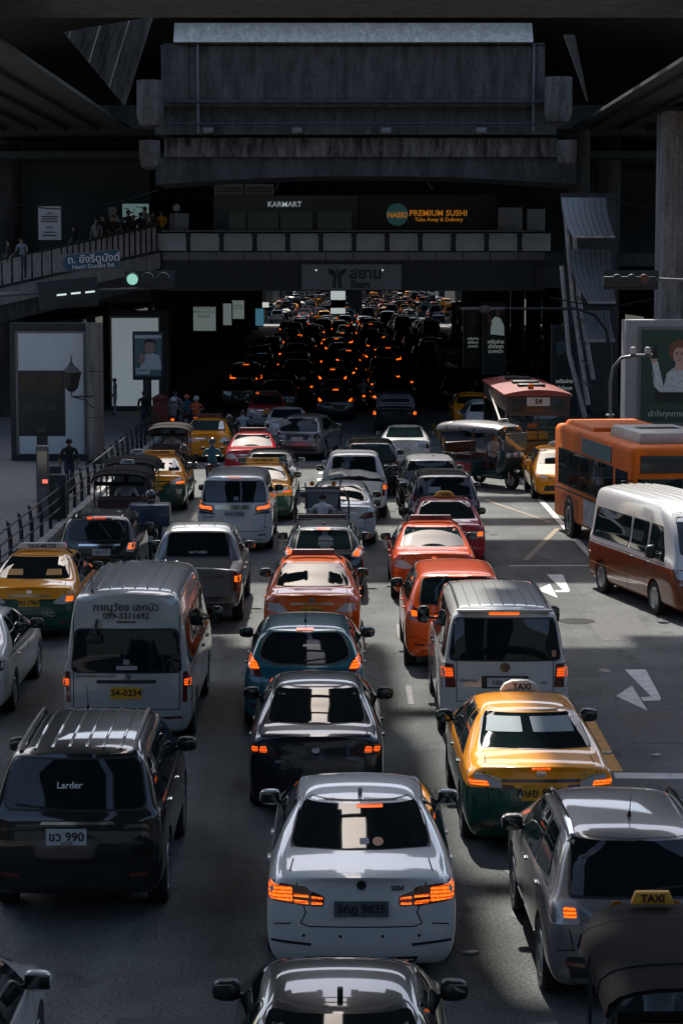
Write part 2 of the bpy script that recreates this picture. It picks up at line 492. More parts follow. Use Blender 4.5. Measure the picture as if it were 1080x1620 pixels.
_tpl = {}
def template(key):
    """builds the parts of one model from its spec"""
    if key in _tpl: return _tpl[key]
    S = SPEC[key]; t = Tpl(S); W, L = S['W'], S['L']
    # panes
    bw, zb, tw, zt = S['rwin']; rw = [(-bw, zb), (bw, zb), (tw, zt), (-tw, zt)]
    if 'rwx' in S: rw = S['rwx']
    fl = t.hit(0, min(p[1] for p in rw), 'R')[0].y
    t.add('window_seal', patch(t.bvh, grow(rw, .022), 'R', .004, .012, S.get('rwr', .07), .07, .27, fl - .05), 'rubber')
    t.add('rear_window', patch(t.bvh, rw, 'R', .009, .012, S.get('rwr', .06), .07, .23, fl - .01), 'glass')
    for i, poly in enumerate(S['swin']):
        t.pair('window_seal', grow(poly, .018), 'rubber', 'S', .003, .012, .05, .1)
        t.pair('side_window', poly, 'glass', 'S', .008, .012, .045, .1)
    if 'wsc' in S:
        bw, zb, tw, zt = S['wsc']; t.patch('windscreen', [(-bw, zb), (bw, zb), (tw, zt), (-tw, zt)], 'F', 'glass', .006, .01, .08, .14)
    # doors: seams and handles
    for line in S.get('dseam', ()):
        for ax in 'SL': t.seam(line, ax)
    for (y, z) in S.get('handle', ()):
        for ax, s in (('S', 1), ('L', -1)):
            h, n_ = t.hit(y, z, ax)
            t.add('door_handle', box_mesh(-.012, .03, -.09, .09, -.016, .016, bevel=.008), S.get('hrole', 'paint'), -1, Matrix.Translation(h) @ Matrix.Scale(s, 4, (1, 0, 0)))
    for line, ax in S.get('seams', ()): t.seam(line, ax)
    # lamps: lens, and a lit lamp within it as its own piece
    for poly, ax, role, lit in S['tail']:
        a, b = t.pair('tail_light', poly, role, ax, .007, .03, S.get('tr', .03), .07)
        for lp in lit: t.pair('lamp', lp, 'lamp', ax, .011, .01, .02, .06, (a, b))
    for poly, ax in S.get('brake', ()): t.patch('brake_light', poly, ax, 'brake', .01, .02, .01, .1)
    # plate, trims, badge
    for nm, poly, ax, role, rad in S.get('trim', ()): t.patch(nm, poly, ax, role, .005, .02, rad, .1)
    for nm, poly, ax, role, rad in S.get('trim2', ()): t.pair(nm, poly, role, ax, .006, .02, rad, .1)
    if 'plate' in S:
        px, pz, pw, ph = S['plate']; h, n_ = t.hit(px, pz, 'R')
        tilt = math.asin(max(-.5, min(.6, n_.z)))
        y = min(t.hit(px, pz + ph / 2, 'R')[0].y, t.hit(px, pz - ph / 2, 'R')[0].y, h.y) - .008
        k = t.add('licence_plate', box_mesh(-pw / 2, pw / 2, -.008, .008, -ph / 2, ph / 2), 'platem', -1, Matrix.Translation((px, y, pz)))
        t.plate = (k, pw, ph)
    # mirrors
    if 'mir' in S:
        y, z = S['mir']; h, n_ = t.hit(y, z, 'S'); tall = S.get('mtall', False); me = mirror_mesh(1, tall)
        x = max(h.x + .13, S.get('mx', 0)); g = box_mesh(-.085, .12, -.052, -.048, -.06, .06, bevel=.02)
        if tall: g = box_mesh(-.075, .11, -.052, -.048, -.11, .11, bevel=.02)
        arm = MB().bar((-.20, .03, -.07), (-.02, .0, -.035), .05, .035).mesh()
        for s in (1, -1):
            M = Matrix.Translation((s * x, y, z)) @ Matrix.Scale(s, 4, (1, 0, 0))
            k = t.add('side_mirror', me, S.get('mrole', 'mirror'), -1, M); t.add('mirror_glass', g, 'mglass', k); t.add('mirror_arm', arm, 'black', k)
    # wheels
    tm, rm = wheel_meshes(S['R'], S.get('tw', .21), S.get('spokes', 5))
    for ay in S['ax']:
        for s in (1, -1):
            k = t.add('wheel', tm, 'tyre', -1, Matrix.Translation((s * (W - .115), ay, S['R'])) @ (Matrix.Rotation(math.pi, 4, 'Z') if s < 0 else Matrix()))
            t.add('rim', rm, 'rim', k)
    # floor pan keeps daylight out of the cut wheel wells
    t.add('underbody', box_mesh(-W * .68, W * .68, .3, L - .3, S['zs'] - .03, S['zs'] + .1), 'black')
    for f in S.get('extra', ()): f(t)
    _tpl[key] = t
    return t

ROLES = dict(glass=GLASS, rubber=RUBBER, seam=SEAM, lens=LENS, clear=LENSC, smoked=LENSD, lamp=LAMP, brake=LAMP, platem=PLATEW, black=TRIM, chrome=CHROME, tyre=TYRE, rim=RIM,
             mglass=mat('mirror_glass', (.12, .14, .15), .03, metal=1.), head=HEADL, mirror=TRIM, ink=INK, shine=mat('body_plastic', (.02, .022, .024), .15, coat=1.))
def spawn(key, name, X, Y, yaw, paintm, label, cat='car', group=None, plate=None, plates=.10, **roles):
    """one vehicle: rear bumper at X, Y; yaw turns it (0: drives away from the camera)"""
    t = template(key); c = Vector((0, t.S['L'] / 2, 0)); rot = Matrix.Rotation(yaw, 3, 'Z')
    root = empty(name, Vector((X, Y, 0)) + 0 * c, yaw); tag(root, label, cat, group)
    rl = dict(ROLES); rl['paint'] = paintm
    if cat == 'taxi' or key.startswith('minibus'): rl['platem'] = PLATEY
    rl.update(roles); made = []
    for (nm, me, role, par, M) in t.parts:
        m = rl[role]
        if m is None: made.append(None); continue
        o = bpy.data.objects.new(nm, me); col.objects.link(o)
        if not me.materials: me.materials.append(m)
        o.material_slots[0].link = 'OBJECT'; o.material_slots[0].material = m
        o.parent = root if par < 0 or made[par] is None else made[par]
        if M is not None: o.matrix_local = M
        made.append(o)
    if plate and hasattr(t, 'plate'):
        k, pw, ph = t.plate; n_ = plate.count('\n') + 1
        lettering(plate, ph * .78 / n_, INK, made[k], face_M(0, -.010, 0), .02)
    return root, t
# ------------------------------------------------------------------ the models seen in the queue
SPEC = {}
def sedan(key, L=4.54, W=.885, H=1.47, tz=1.0, wb=.72, rr=1.50, rf=2.85, cb=3.62, belt=.93, R_=.315, rw=.70, ax=(.95, 3.62), **kw):
    S = dict(key=key, L=L, W=W, H=H, zs=.19, rw=rw, R=R_, ax=ax,
        st=[(0, .03, tz, belt - .05, .93, 0), (.15, .17, tz + .03, belt - .02, .972, 0), (wb * .65, wb * .65, tz + .055, belt, 1, 0), (wb, wb, tz + .085, belt + .01, 1, 0),
            (wb + (rr - wb) * .55, wb + (rr - wb) * .55, tz + .085 + (H - tz - .1) * .62, belt + .01, 1, .6), (rr, rr, H - .03, belt + .01, 1, 1), ((rr + rf) / 2, (rr + rf) / 2, H, belt, 1, 1), (rf, rf, H - .04, belt - .01, 1, 1),
            (cb, cb, belt + .07, belt - .02, 1, 0), (L - .5, L - .5, belt - .06, belt - .12, .985, 0), (L - .2, L - .2, belt - .16, belt - .23, .94, 0), (L, L, .66, .58, .82, 0)],
        rear=[.10, .02, .0, .03, .05, .05, .04, .02, 0], ribs=((3, .3), (5, .25), (7, .2)), lip=((8, .6), (3, .25)),
        rwin=(.66 * W / .885, tz + .10, .54 * W / .885, H - .06), wsc=(.70, belt + .09, .55, H - .06),
        swin=[[(rr - .50, belt + .05), (rr + .28, belt + .045), (rr + .30, H - .10), (rr + .12, H - .10)], [(rr + .36, belt + .045), (cb - .42, belt + .035), (rf + .02, H - .105), (rr + .38, H - .10)]],
        dseam=[[(rr + .33, .28), (rr + .33, H - .09)], [(rr - .12, .62), (rr - .45, belt - .02)], [(cb - .32, .28), (cb - .34, belt - .04)]],
        handle=((rr - .12, belt - .12), (rr + .98, belt - .14)), mir=(cb - .52, belt + .09),
        tail=[([(.50, .70), (.80, .68), (.84, .86), (.52, .84)], 'R', 'lens', [])],
        seams=[([(-.62, .47), (-.60, .62), (-.66, tz - .04)], 'R'), ([(.62, .47), (.60, .62), (.66, tz - .04)], 'R'), ([(-.62, .47), (.62, .47)], 'R'), ([(-.66, .06), (-.62, wb - .22)], 'T'), ([(.66, .06), (.62, wb - .22)], 'T')],
        trim=[('bumper_valance', [(-.55, .215), (.55, .215), (.58, .30), (-.58, .30)], 'R', 'black', .03)], plate=(0, .70, .40, .16))
    S.update(kw); SPEC[key] = S; return S
def boxy(key, L, W, H, belt, slope, nose, cb, rf, **kw):
    """hatchbacks, estates and vans: the tailgate with its window is the rear face; slope = how far the roof edge sits forward"""
    zs = kw.pop('zs', .21); rw = kw.pop('rw', .74); R_ = kw.pop('R_', .33); nz = kw.pop('nz', .9); wr = kw.pop('wr', .95)
    S = dict(key=key, L=L, W=W, H=H, zs=zs, rw=rw, R=R_, ax=kw.pop('ax', (.85, L - .95)),
        st=[(0, slope, H - .07, belt - .01, wr, 1), (.16, slope + .16, H - .03, belt, .98, 1), (.55, slope + .5, H - .01, belt, 1, 1), (1.3, slope + 1.05, H, belt, 1, 1), ((1.3 + rf) / 2 + .1, (slope + 1.05 + rf) / 2, H, belt, 1, 1), (rf, rf, H - .035, belt - .01, 1, 1),
            (cb, cb, belt + .09, belt - .02, 1, 0), (L - (L - cb) * .5, L - (L - cb) * .5, nz + .04, nz - .06, .99, 0), (L - .14, L - .14, nz - .1, nz - .2, .95, 0), (L, L, .68, .58, .86, 0)],
        rear=kw.pop('rear', [.06, .0, 0, .03, .03, .0, .0, 0, 0]), rc=kw.pop('rc', .08), ribs=((5, .2),), lip=((8, .6), (4, .15)), flare=.985,
        wsc=(.72, belt + .1, .58, H - .08), tail=[], plate=(0, .80, .42, .16), shoulder=.3,
        trim=[('bumper_valance', [(-W * .66, zs + .02), (W * .66, zs + .02), (W * .7, zs + .13), (-W * .7, zs + .13)], 'R', 'black', .03)])
    S.update(kw); SPEC[key] = S; return S

# large white saloon
sedan('exec', 4.9, .93, 1.465, 1.04, .82, 1.72, 3.05, 3.85, .97, .335, .70, (1.12, 4.08), rwin=(.69, 1.15, .60, 1.405), tr=.02, spokes=7,
      tail=[([(.50, .78), (.885, .83), (.895, 1.0), (.53, .965), (.49, .93)], 'R', 'lens', [[(.655, .815), (.875, .845), (.885, .975), (.66, .955)], [(.50, .80), (.645, .81), (.645, .84), (.505, .83)], [(.50, .86), (.645, .87), (.645, .895), (.505, .885)]]),
            ([(.36, .785), (.49, .782), (.485, .925), (.35, .875)], 'R', 'lens', [[(.37, .80), (.48, .80), (.48, .825), (.37, .822)], [(.365, .845), (.48, .85), (.478, .875), (.365, .865)]])],
      brake=[([(-.04, 1.385), (.23, 1.385), (.23, 1.405), (-.04, 1.405)], 'R')],
      plate=(0, .765, .52, .15), seams=[([(-.58, .62), (-.53, .72), (-.62, 1.0)], 'R'), ([(.58, .62), (.53, .72), (.62, 1.0)], 'R'), ([(-.58, .62), (-.5, .59), (.5, .59), (.58, .62)], 'R'), ([(-.70, .08), (-.66, .6)], 'T'), ([(.70, .08), (.66, .6)], 'T')],
      trim=[('plate_recess', [(-.34, .665), (.34, .665), (.37, .86), (-.37, .86)], 'R', 'paint', .02), ('bumper_valance', [(-.5, .215), (.5, .215), (.55, .29), (-.55, .29)], 'R', 'black', .03)],
      trim2=[('bumper_slot', [(.48, .40), (.86, .43), (.86, .455), (.48, .425)], 'R', 'black', .005)])
# dark saloon behind the white one
sedan('city', 4.32, .86, 1.47, 1.03, .66, 1.42, 2.72, 3.5, .95, .31, .70, (.9, 3.5), rwin=(.62, 1.12, .53, 1.41), tr=.05,
      tail=[([(.40, .80), (.80, .82), (.82, .93), (.60, .95)], 'R', 'smoked', [[(.60, .84), (.70, .84), (.70, .91), (.62, .92)], [(.72, .845), (.79, .85), (.80, .915), (.72, .91)]])], plate=(0, .50, .36, .13))
# compact taxi saloon
sedan('compact', tail=[([(.42, .73), (.60, .70), (.83, .75), (.84, .88), (.60, .87)], 'R', 'clear', [[(.66, .75), (.80, .77), (.80, .86), (.68, .85)]])],
      trim=[('bumper_valance', [(-.55, .215), (.55, .215), (.58, .30), (-.58, .30)], 'R', 'black', .03), ('chrome_strip', [(-.40, .845), (.40, .845), (.39, .875), (-.39, .875)], 'R', 'chrome', .01), ('boot_badge', [(-.05, .90), (.05, .90), (.05, .965), (-.05, .965)], 'R', 'chrome', .03)],
      brake=[([(-.12, 1.125), (.12, 1.125), (.12, 1.15), (-.12, 1.15)], 'R')], plate=(0, .74, .40, .15))
# newer taxi saloon with slim lamps joined by a bar
sedan('taxi', 4.62, .888, 1.475, 1.03, .74, 1.55, 2.9, 3.68, .95, .32, .70, (.97, 3.67), rwin=(.67, 1.135, .55, 1.415), tr=.02,
      tail=[([(.46, .80), (.84, .84), (.845, .955), (.62, .93), (.46, .865)], 'R', 'clear', [[(.60, .815), (.83, .84), (.835, .90), (.62, .875)]]), ([(.30, .795), (.46, .80), (.46, .845), (.32, .835)], 'R', 'lens', [])],
      brake=[([(-.13, 1.17), (.11, 1.17), (.11, 1.20), (-.13, 1.20)], 'R')],
      trim=[('bumper_valance', [(-.55, .215), (.55, .215), (.6, .31), (-.6, .31)], 'R', 'black', .03), ('boot_strip', [(-.46, .865), (.46, .865), (.47, .905), (-.47, .905)], 'R', 'shine', .01), ('boot_badge', [(-.055, .93), (.055, .93), (.055, 1.0), (-.055, 1.0)], 'R', 'chrome', .03)],
      trim2=[('lamp_strip', [(.46, .88), (.62, .935), (.845, .96), (.845, .975), (.60, .95), (.46, .90)], 'R', 'chrome', .004), ('bumper_vent', [(.62, .30), (.80, .34), (.74, .40), (.60, .36)], 'R', 'black', .01)], plate=(0, .75, .46, .18))
# low silver saloons further up the road
sedan('civic', 4.63, .90, 1.42, 1.02, .50, 1.62, 2.85, 3.72, .95, .325, .69, (.95, 3.65), rwin=(.66, 1.10, .54, 1.37),
      tail=[([(.44, .82), (.84, .74), (.86, .95), (.76, .90), (.50, .90)], 'R', 'smoked', [])], plate=(0, .68, .40, .14))
sedan('merc', 4.59, .885, 1.45, 1.03, .70, 1.50, 2.8, 3.6, .95, .315, .69, (1.0, 3.74), rwin=(.64, 1.12, .52, 1.39),
      tail=[([(.50, .74), (.82, .78), (.84, .93), (.54, .92)], 'R', 'lens', [])], trim=[('plate_recess', [(-.32, .66), (.32, .66), (.36, .84), (-.36, .84)], 'R', 'paint', .03), ('bumper_valance', [(-.55, .215), (.55, .215), (.6, .31), (-.6, .31)], 'R', 'black', .03)], plate=(0, .75, .42, .14))
# hatchbacks
boxy('focus', 4.36, .91, 1.48, .99, .74, .9, 3.42, 2.62, rw=.72, R_=.325, ax=(.80, 3.45), rwr=.14,
     rwx=[(-.42, 1.02), (.42, 1.02), (.66, 1.10), (.64, 1.22), (.52, 1.395), (-.52, 1.395), (-.64, 1.22), (-.66, 1.10)], rwin=(.6, 1.05, .55, 1.4),
     swin=[[(.82, 1.13), (1.55, 1.03), (1.6, 1.36), (1.25, 1.37)], [(1.66, 1.03), (2.95, 1.01), (2.62, 1.36), (1.68, 1.37)]], dseam=[[(1.63, .3), (1.63, 1.38)], [(.95, .7), (.92, 1.0)], [(3.0, .3), (2.95, .98)]], handle=((1.12, .9), (2.1, .88)), mir=(2.88, 1.06),
     tail=[([(.62, .84), (.80, .86), (.87, 1.03), (.83, 1.16), (.70, 1.04)], 'R', 'lens', [[(.66, .95), (.80, .95), (.85, 1.05), (.81, 1.12), (.71, 1.03)]])], tr=.03, brake=[([(-.13, 1.425), (.13, 1.425), (.13, 1.445), (-.13, 1.445)], 'R')],
     seams=[([(-.64, .52), (.64, .52)], 'R'), ([(-.64, .52), (-.62, .82)], 'R'), ([(.64, .52), (.62, .82)], 'R')], trim2=[('reflector', [(.60, .38), (.80, .40), (.80, .45), (.60, .43)], 'R', 'black', .01)], plate=(0, .72, .40, .14))
boxy('hatch', 4.06, .85, 1.50, .98, .60, .9, 3.12, 2.3, rw=.74, R_=.305, ax=(.70, 3.27), rwin=(.58, 1.06, .50, 1.40),
     swin=[[(.80, 1.10), (1.40, 1.03), (1.42, 1.38), (1.12, 1.38)], [(1.48, 1.03), (2.68, 1.01), (2.32, 1.38), (1.50, 1.39)]], dseam=[[(1.45, .3), (1.45, 1.40)], [(.9, .7), (.85, 1.0)], [(2.75, .3), (2.7, .98)]], handle=((.98, .9), (1.95, .88)), mir=(2.62, 1.06),
     tail=[([(.56, .92), (.74, .90), (.82, 1.02), (.80, 1.18), (.72, 1.12), (.60, 1.0)], 'R', 'clear', [[(.60, .945), (.74, .935), (.80, 1.02), (.79, 1.10), (.66, 1.03)]])], tr=.03, brake=[([(-.13, 1.425), (.13, 1.425), (.13, 1.455), (-.13, 1.455)], 'R')],
     seams=[([(-.6, .5), (.6, .5)], 'R')], plate=(0, .72, .38, .14))
# tall dark hatchback with a split tailgate
boxy('cube', 3.85, .84, 1.56, 1.0, .30, .92, 3.0, 2.35, rw=.80, R_=.30, ax=(.66, 3.15), rwin=(.62, 1.06, .58, 1.44), rwr=.1,
     swin=[[(.50, 1.06), (1.35, 1.05), (1.37, 1.44), (.62, 1.44)], [(1.43, 1.05), (2.62, 1.03), (2.32, 1.43), (1.45, 1.44)]], dseam=[[(1.4, .3), (1.4, 1.46)]], handle=((.95, .93),), mir=(2.55, 1.08),
     tail=[([(.62, .80), (.80, .80), (.82, 1.0), (.66, 1.0)], 'R', 'clear', [[(.65, .86), (.79, .86), (.80, .985), (.68, .985)]])], tr=.05, brake=[([(-.24, 1.48), (-.12, 1.48), (-.12, 1.515), (-.24, 1.515)], 'R'), ([(-.08, 1.48), (.16, 1.48), (.16, 1.515), (-.08, 1.515)], 'R')],
     trim=[('chrome_strip', [(-.4, .93), (.5, .93), (.5, .97), (-.4, .97)], 'R', 'chrome', .01), ('bumper_valance', [(-.6, .22), (.6, .22), (.6, .45), (-.6, .45)], 'R', 'black', .03)], plate=(.1, .80, .38, .14))
# crossovers and SUVs
boxy('crossover', 4.45, .90, 1.60, 1.03, .52, .98, 3.5, 2.65, rw=.72, R_=.345, zs=.25, ax=(.83, 3.47), rwin=(.68, 1.08, .62, 1.51), rwr=.05,
     swin=[[(.72, 1.13), (1.55, 1.06), (1.58, 1.46), (1.1, 1.46)], [(1.64, 1.06), (2.95, 1.03), (2.62, 1.46), (1.66, 1.47)]], dseam=[[(1.61, .36), (1.61, 1.48)], [(1.0, .75), (.92, 1.05)], [(3.0, .36), (2.95, 1.0)]], handle=((1.15, .95), (2.15, .93)), hrole='chrome', mir=(2.82, 1.12),
     tail=[([(.60, .84), (.86, .84), (.89, 1.02), (.76, 1.05), (.62, 1.0)], 'R', 'clear', [[(.63, .90), (.75, .90), (.75, .99), (.64, .985)]])], tr=.04, brake=[([(-.12, 1.475), (.12, 1.475), (.12, 1.495), (-.12, 1.495)], 'R')],
     trim=[('bumper_cladding', [(-.66, .27), (.66, .27), (.74, .55), (-.74, .55)], 'R', 'black', .06), ('tailgate_strip', [(-.42, .93), (.42, .93), (.42, .96), (-.42, .96)], 'R', 'chrome', .01)],
     trim2=[('sill_cladding', [(1.3, .27), (2.9, .27), (2.9, .42), (1.3, .42)], 'S', 'black', .03)], seams=[([(-.66, .60), (-.70, .80)], 'R'), ([(.66, .60), (.70, .80)], 'R')], plate=(0, .80, .44, .15), spokes=6)
boxy('suv', 4.78, .93, 1.83, 1.16, .34, 1.12, 3.75, 2.95, rw=.74, R_=.385, zs=.32, ax=(.95, 3.72), rwin=(.74, 1.22, .66, 1.70), rwr=.10, mtall=False,
     swin=[[(.42, 1.22), (.95, 1.20), (1.0, 1.66), (.58, 1.66)], [(1.02, 1.20), (1.9, 1.19), (1.92, 1.67), (1.06, 1.67)], [(1.98, 1.19), (3.3, 1.17), (2.9, 1.66), (2.0, 1.67)]], dseam=[[(1.95, .45), (1.95, 1.68)], [(1.0, .8), (.98, 1.2)], [(3.3, .45), (3.25, 1.12)]], handle=((1.25, 1.06), (2.4, 1.04)), hrole='chrome', mir=(3.16, 1.26),
     tail=[([(.68, .92), (.88, .92), (.90, 1.13), (.72, 1.11)], 'R', 'smoked', [])], trim=[('chrome_strip', [(-.36, 1.07), (.42, 1.07), (.40, 1.10), (-.34, 1.10)], 'R', 'chrome', .01), ('bumper_cladding', [(-.7, .34), (.7, .34), (.74, .50), (-.74, .50)], 'R', 'black', .04)],
     seams=[([(-.72, .66), (.72, .66)], 'R')], plate=(-.08, .95, .42, .17), brake=[], spokes=6)
boxy('redsuv', 4.60, .925, 1.67, 1.06, .50, 1.0, 3.6, 2.75, rw=.73, R_=.355, zs=.25, ax=(.88, 3.54), rwin=(.66, 1.16, .60, 1.56), rwr=.08,
     swin=[[(.62, 1.16), (1.6, 1.10), (1.62, 1.53), (.95, 1.53)], [(1.68, 1.10), (3.02, 1.07), (2.68, 1.53), (1.7, 1.54)]], dseam=[[(1.65, .36), (1.65, 1.55)], [(3.1, .36), (3.05, 1.03)]], handle=((1.15, .97), (2.2, .95)), mir=(2.92, 1.15),
     tail=[([(.58, .90), (.86, .90), (.90, 1.08), (.84, 1.24), (.76, 1.10), (.60, 1.03)], 'R', 'lens', [[(.62, .95), (.80, .95), (.82, 1.06), (.64, 1.02)]])], tr=.05, brake=[([(-.16, 1.585), (.16, 1.585), (.16, 1.62), (-.16, 1.62)], 'R')], plate=(0, .85, .40, .15),
     seams=[([(-.66, .56), (.66, .56)], 'R')])
# people carriers and vans
boxy('mpv', 4.93, .925, 1.89, 1.10, .22, 1.05, 4.25, 3.55, rw=.78, R_=.34, ax=(1.0, 3.98), rwin=(.76, 1.24, .70, 1.72), rwr=.06, rc=.10,
     swin=[[(.35, 1.24), (.95, 1.20), (.98, 1.70), (.5, 1.70)], [(1.02, 1.20), (2.2, 1.18), (2.2, 1.71), (1.04, 1.71)], [(2.27, 1.17), (3.9, 1.12), (3.5, 1.70), (2.29, 1.71)]], dseam=[[(2.23, .3), (2.23, 1.73)], [(1.0, .8), (1.0, 1.2)], [(3.6, .3), (3.6, 1.1)]], handle=((2.0, 1.02), (2.45, 1.02)), mir=(3.6, 1.25),
     tail=[([(.52, .98), (.90, 1.06), (.91, 1.28), (.84, 1.30), (.80, 1.20), (.50, 1.16)], 'R', 'lens', [[(.54, 1.035), (.83, 1.075), (.83, 1.16), (.54, 1.11)], [(.84, 1.09), (.905, 1.10), (.905, 1.26), (.84, 1.27)]]), ([(.44, .93), (.86, .96), (.84, 1.03), (.52, .97)], 'R', 'shine', [])], tr=.02,
     trim=[('chrome_strip', [(-.48, 1.05), (.48, 1.05), (.48, 1.16), (-.48, 1.16)], 'R', 'chrome', .02), ('bumper_valance', [(-.6, .22), (.6, .22), (.66, .33), (-.66, .33)], 'R', 'black', .03)], brake=[([(-.16, 1.80), (.16, 1.80), (.16, 1.835), (-.16, 1.835)], 'R')],
     seams=[([(-.72, .52), (.72, .52)], 'R'), ([(-.72, .52), (-.76, .95)], 'R'), ([(.72, .52), (.76, .95)], 'R')], plate=(0, .95, .42, .16))
boxy('transporter', 5.0, .95, 1.97, 1.14, .20, 1.1, 4.35, 3.75, rw=.79, R_=.34, ax=(.95, 3.95), rwin=(.80, 1.20, .71, 1.78), rwr=.09, rc=.06, mtall=True, mx=1.03,
     swin=[[(.30, 1.22), (1.45, 1.20), (1.46, 1.78), (.42, 1.78)], [(1.58, 1.20), (2.75, 1.19), (2.75, 1.78), (1.60, 1.78)], [(2.95, 1.19), (4.0, 1.16), (3.62, 1.76), (2.97, 1.78)]], dseam=[[(1.52, .4), (1.52, 1.85)], [(2.85, .3), (2.85, 1.85)], [(.2, 1.10), (3.9, 1.10)]], handle=((2.68, 1.05), (3.05, 1.05)), hrole='black', mir=(3.75, 1.30),
     tail=[([(.71, .80), (.92, .80), (.925, 1.14), (.74, 1.14)], 'R', 'lens', [[(.745, .95), (.91, .95), (.915, 1.08), (.76, 1.08)]])], tr=.02,
     trim=[('chrome_strip', [(-.38, .985), (.38, .985), (.38, 1.02), (-.38, 1.02)], 'R', 'paint', .01), ('plate_recess', [(-.34, .79), (.34, .79), (.34, .97), (-.34, .97)], 'R', 'black', .02)], brake=[([(-.23, 1.845), (.21, 1.845), (.21, 1.89), (-.23, 1.89)], 'R')],
     seams=[([(-.70, .60), (.70, .60)], 'R'), ([(-.70, .60), (-.70, 1.75)], 'R'), ([(.70, .60), (.70, 1.75)], 'R')], plate=(0, .88, .52, .13))
boxy('minibus', 5.38, .94, 2.28, 1.22, .14, 1.15, 4.95, 4.35, rw=.80, R_=.335, ax=(1.0, 4.11), rwin=(.78, 1.10, .72, 1.70), rwr=.10, rc=.07, mtall=True, mx=1.05, crown=.05,
     swin=[[(.35, 1.18), (2.55, 1.18), (2.55, 1.78), (.45, 1.78)], [(2.68, 1.18), (3.55, 1.18), (3.55, 1.78), (2.70, 1.78)], [(3.68, 1.18), (4.62, 1.12), (4.25, 1.76), (3.7, 1.78)]], dseam=[[(2.62, .3), (2.62, 1.9)], [(3.62, .3), (3.62, 1.9)], [(.2, 1.06), (4.7, 1.06)]], handle=((2.85, 1.02), (3.8, 1.02)), hrole='black', mir=(4.25, 1.28), wsc=(.72, 1.28, .62, 1.98),
     tail=[([(.80, .66), (.925, .66), (.93, 1.10), (.81, 1.10)], 'R', 'lens', [[(.825, .90), (.915, .90), (.915, 1.0), (.825, 1.0)]])], tr=.03,
     trim=[('garnish', [(-.42, .935), (.42, .935), (.43, .985), (-.43, .985)], 'R', 'black', .01), ('plate_recess', [(-.40, .68), (.40, .68), (.40, .92), (-.40, .92)], 'R', 'paint', .02), ('bumper_step', [(-.80, .42), (.80, .42), (.80, .455), (-.80, .455)], 'R', 'black', .01), ('high_brake_light', [(-.14, 1.80), (.14, 1.80), (.14, 1.83), (-.14, 1.83)], 'R', 'smoked', .01)],
     seams=[([(-.76, .56), (.76, .56)], 'R'), ([(-.76, .56), (-.76, 1.9)], 'R'), ([(.76, .56), (.76, 1.9)], 'R')], plate=(0, .80, .44, .17))
# pickups
def pickup(key, L=5.2, W=.92, H=1.78, tz=1.13, **kw):
    b = tz - .06
    S = dict(key=key, L=L, W=W, H=H, zs=.36, rw=.72, R=.37, ax=(1.15, 4.22), crown=.02,
        st=[(0, .0, tz, b, .95, 0), (.12, .12, tz, b, .985, 0), (.8, .8, tz, b, 1, 0), (1.46, 1.46, tz, b, 1, 0), (1.54, 1.60, H - .10, b, 1, .9), (1.75, 1.95, H - .02, b, 1, 1), (2.4, 2.4, H, b, 1, 1), (2.95, 2.95, H - .05, b - .01, 1, 1),
            (3.75, 3.75, b + .10, b - .01, 1, 0), (4.5, 4.5, b + .02, b - .09, .99, 0), (L - .15, L - .15, b - .08, b - .2, .95, 0), (L, L, .8, .7, .85, 0)],
        rear=[.08, .04, .02, .02, .02, .0, 0, 0, 0], rc=.04, ribs=((3, .8), (4, .4)), lip=((8, .7), (3, .2)), bed=(-.70, .70, .10, 1.40, .68, 1.6),
        rwin=(.62, 1.20, .56, H - .13), rwr=.06, wsc=(.72, b + .12, .56, H - .1), swin=[[(1.78, b + .10), (2.35, b + .09), (2.37, H - .14), (1.92, H - .14)], [(2.42, b + .09), (3.42, b + .07), (2.98, H - .14), (2.44, H - .14)]],
        dseam=[[(2.39, .5), (2.39, H - .12)], [(1.68, .5), (1.70, b)], [(3.4, .5), (3.35, b)], [(1.48, .45), (1.48, b)]], handle=((1.85, b - .14), (2.6, b - .14)), hrole='chrome', mir=(3.28, b + .14),
        tail=[([(.76, .70), (.90, .70), (.905, 1.08), (.78, 1.08)], 'R', 'lens', [[(.785, .88), (.89, .88), (.895, 1.0), (.79, 1.0)]])], tr=.02, plate=(0, .50, .42, .15),
        trim=[('tailgate_handle', [(-.12, .90), (.12, .90), (.12, .97), (-.12, .97)], 'R', 'black', .02), ('step_bumper', [(-.72, .42), (.72, .42), (.72, .60), (-.72, .60)], 'R', 'shine', .04)],
        seams=[([(-.74, .62), (-.74, 1.08)], 'R'), ([(.74, .62), (.74, 1.08)], 'R')])
    S.update(kw); SPEC[key] = S
pickup('pickup')
pickup('pickup_cover', tz=1.10)

for _k, S in SPEC.items():
    W_ = S['W']; sed = 'civic' in _k or _k in ('exec', 'city', 'compact', 'taxi', 'merc'); zr_ = S['zs'] + (.16 if sed else .20)
    if _k != 'exec': S['trim2'] = list(S.get('trim2', ())) + [('reflector', [(W_ * .62, zr_), (W_ * .82, zr_ + .015), (W_ * .82, zr_ + .05), (W_ * .62, zr_ + .035)], 'R', 'lens', .008)]
    if _k not in ('minibus', 'transporter', 'suv', 'pickup', 'pickup_cover'): S['seams'] = list(S.get('seams', ())) + [([(-W_ * .90, .60), (-W_ * .72, .615)], 'R'), ([(W_ * .72, .615), (W_ * .90, .60)], 'R')]
    fy = S['ax'][0] - .1; fz = S['ax'] and (.80 if sed else .92)
    S['dseam'] = list(S.get('dseam', ())) + [[(fy - .08, fz), (fy + .08, fz), (fy + .08, fz + .14), (fy - .08, fz + .14), (fy - .08, fz)]]
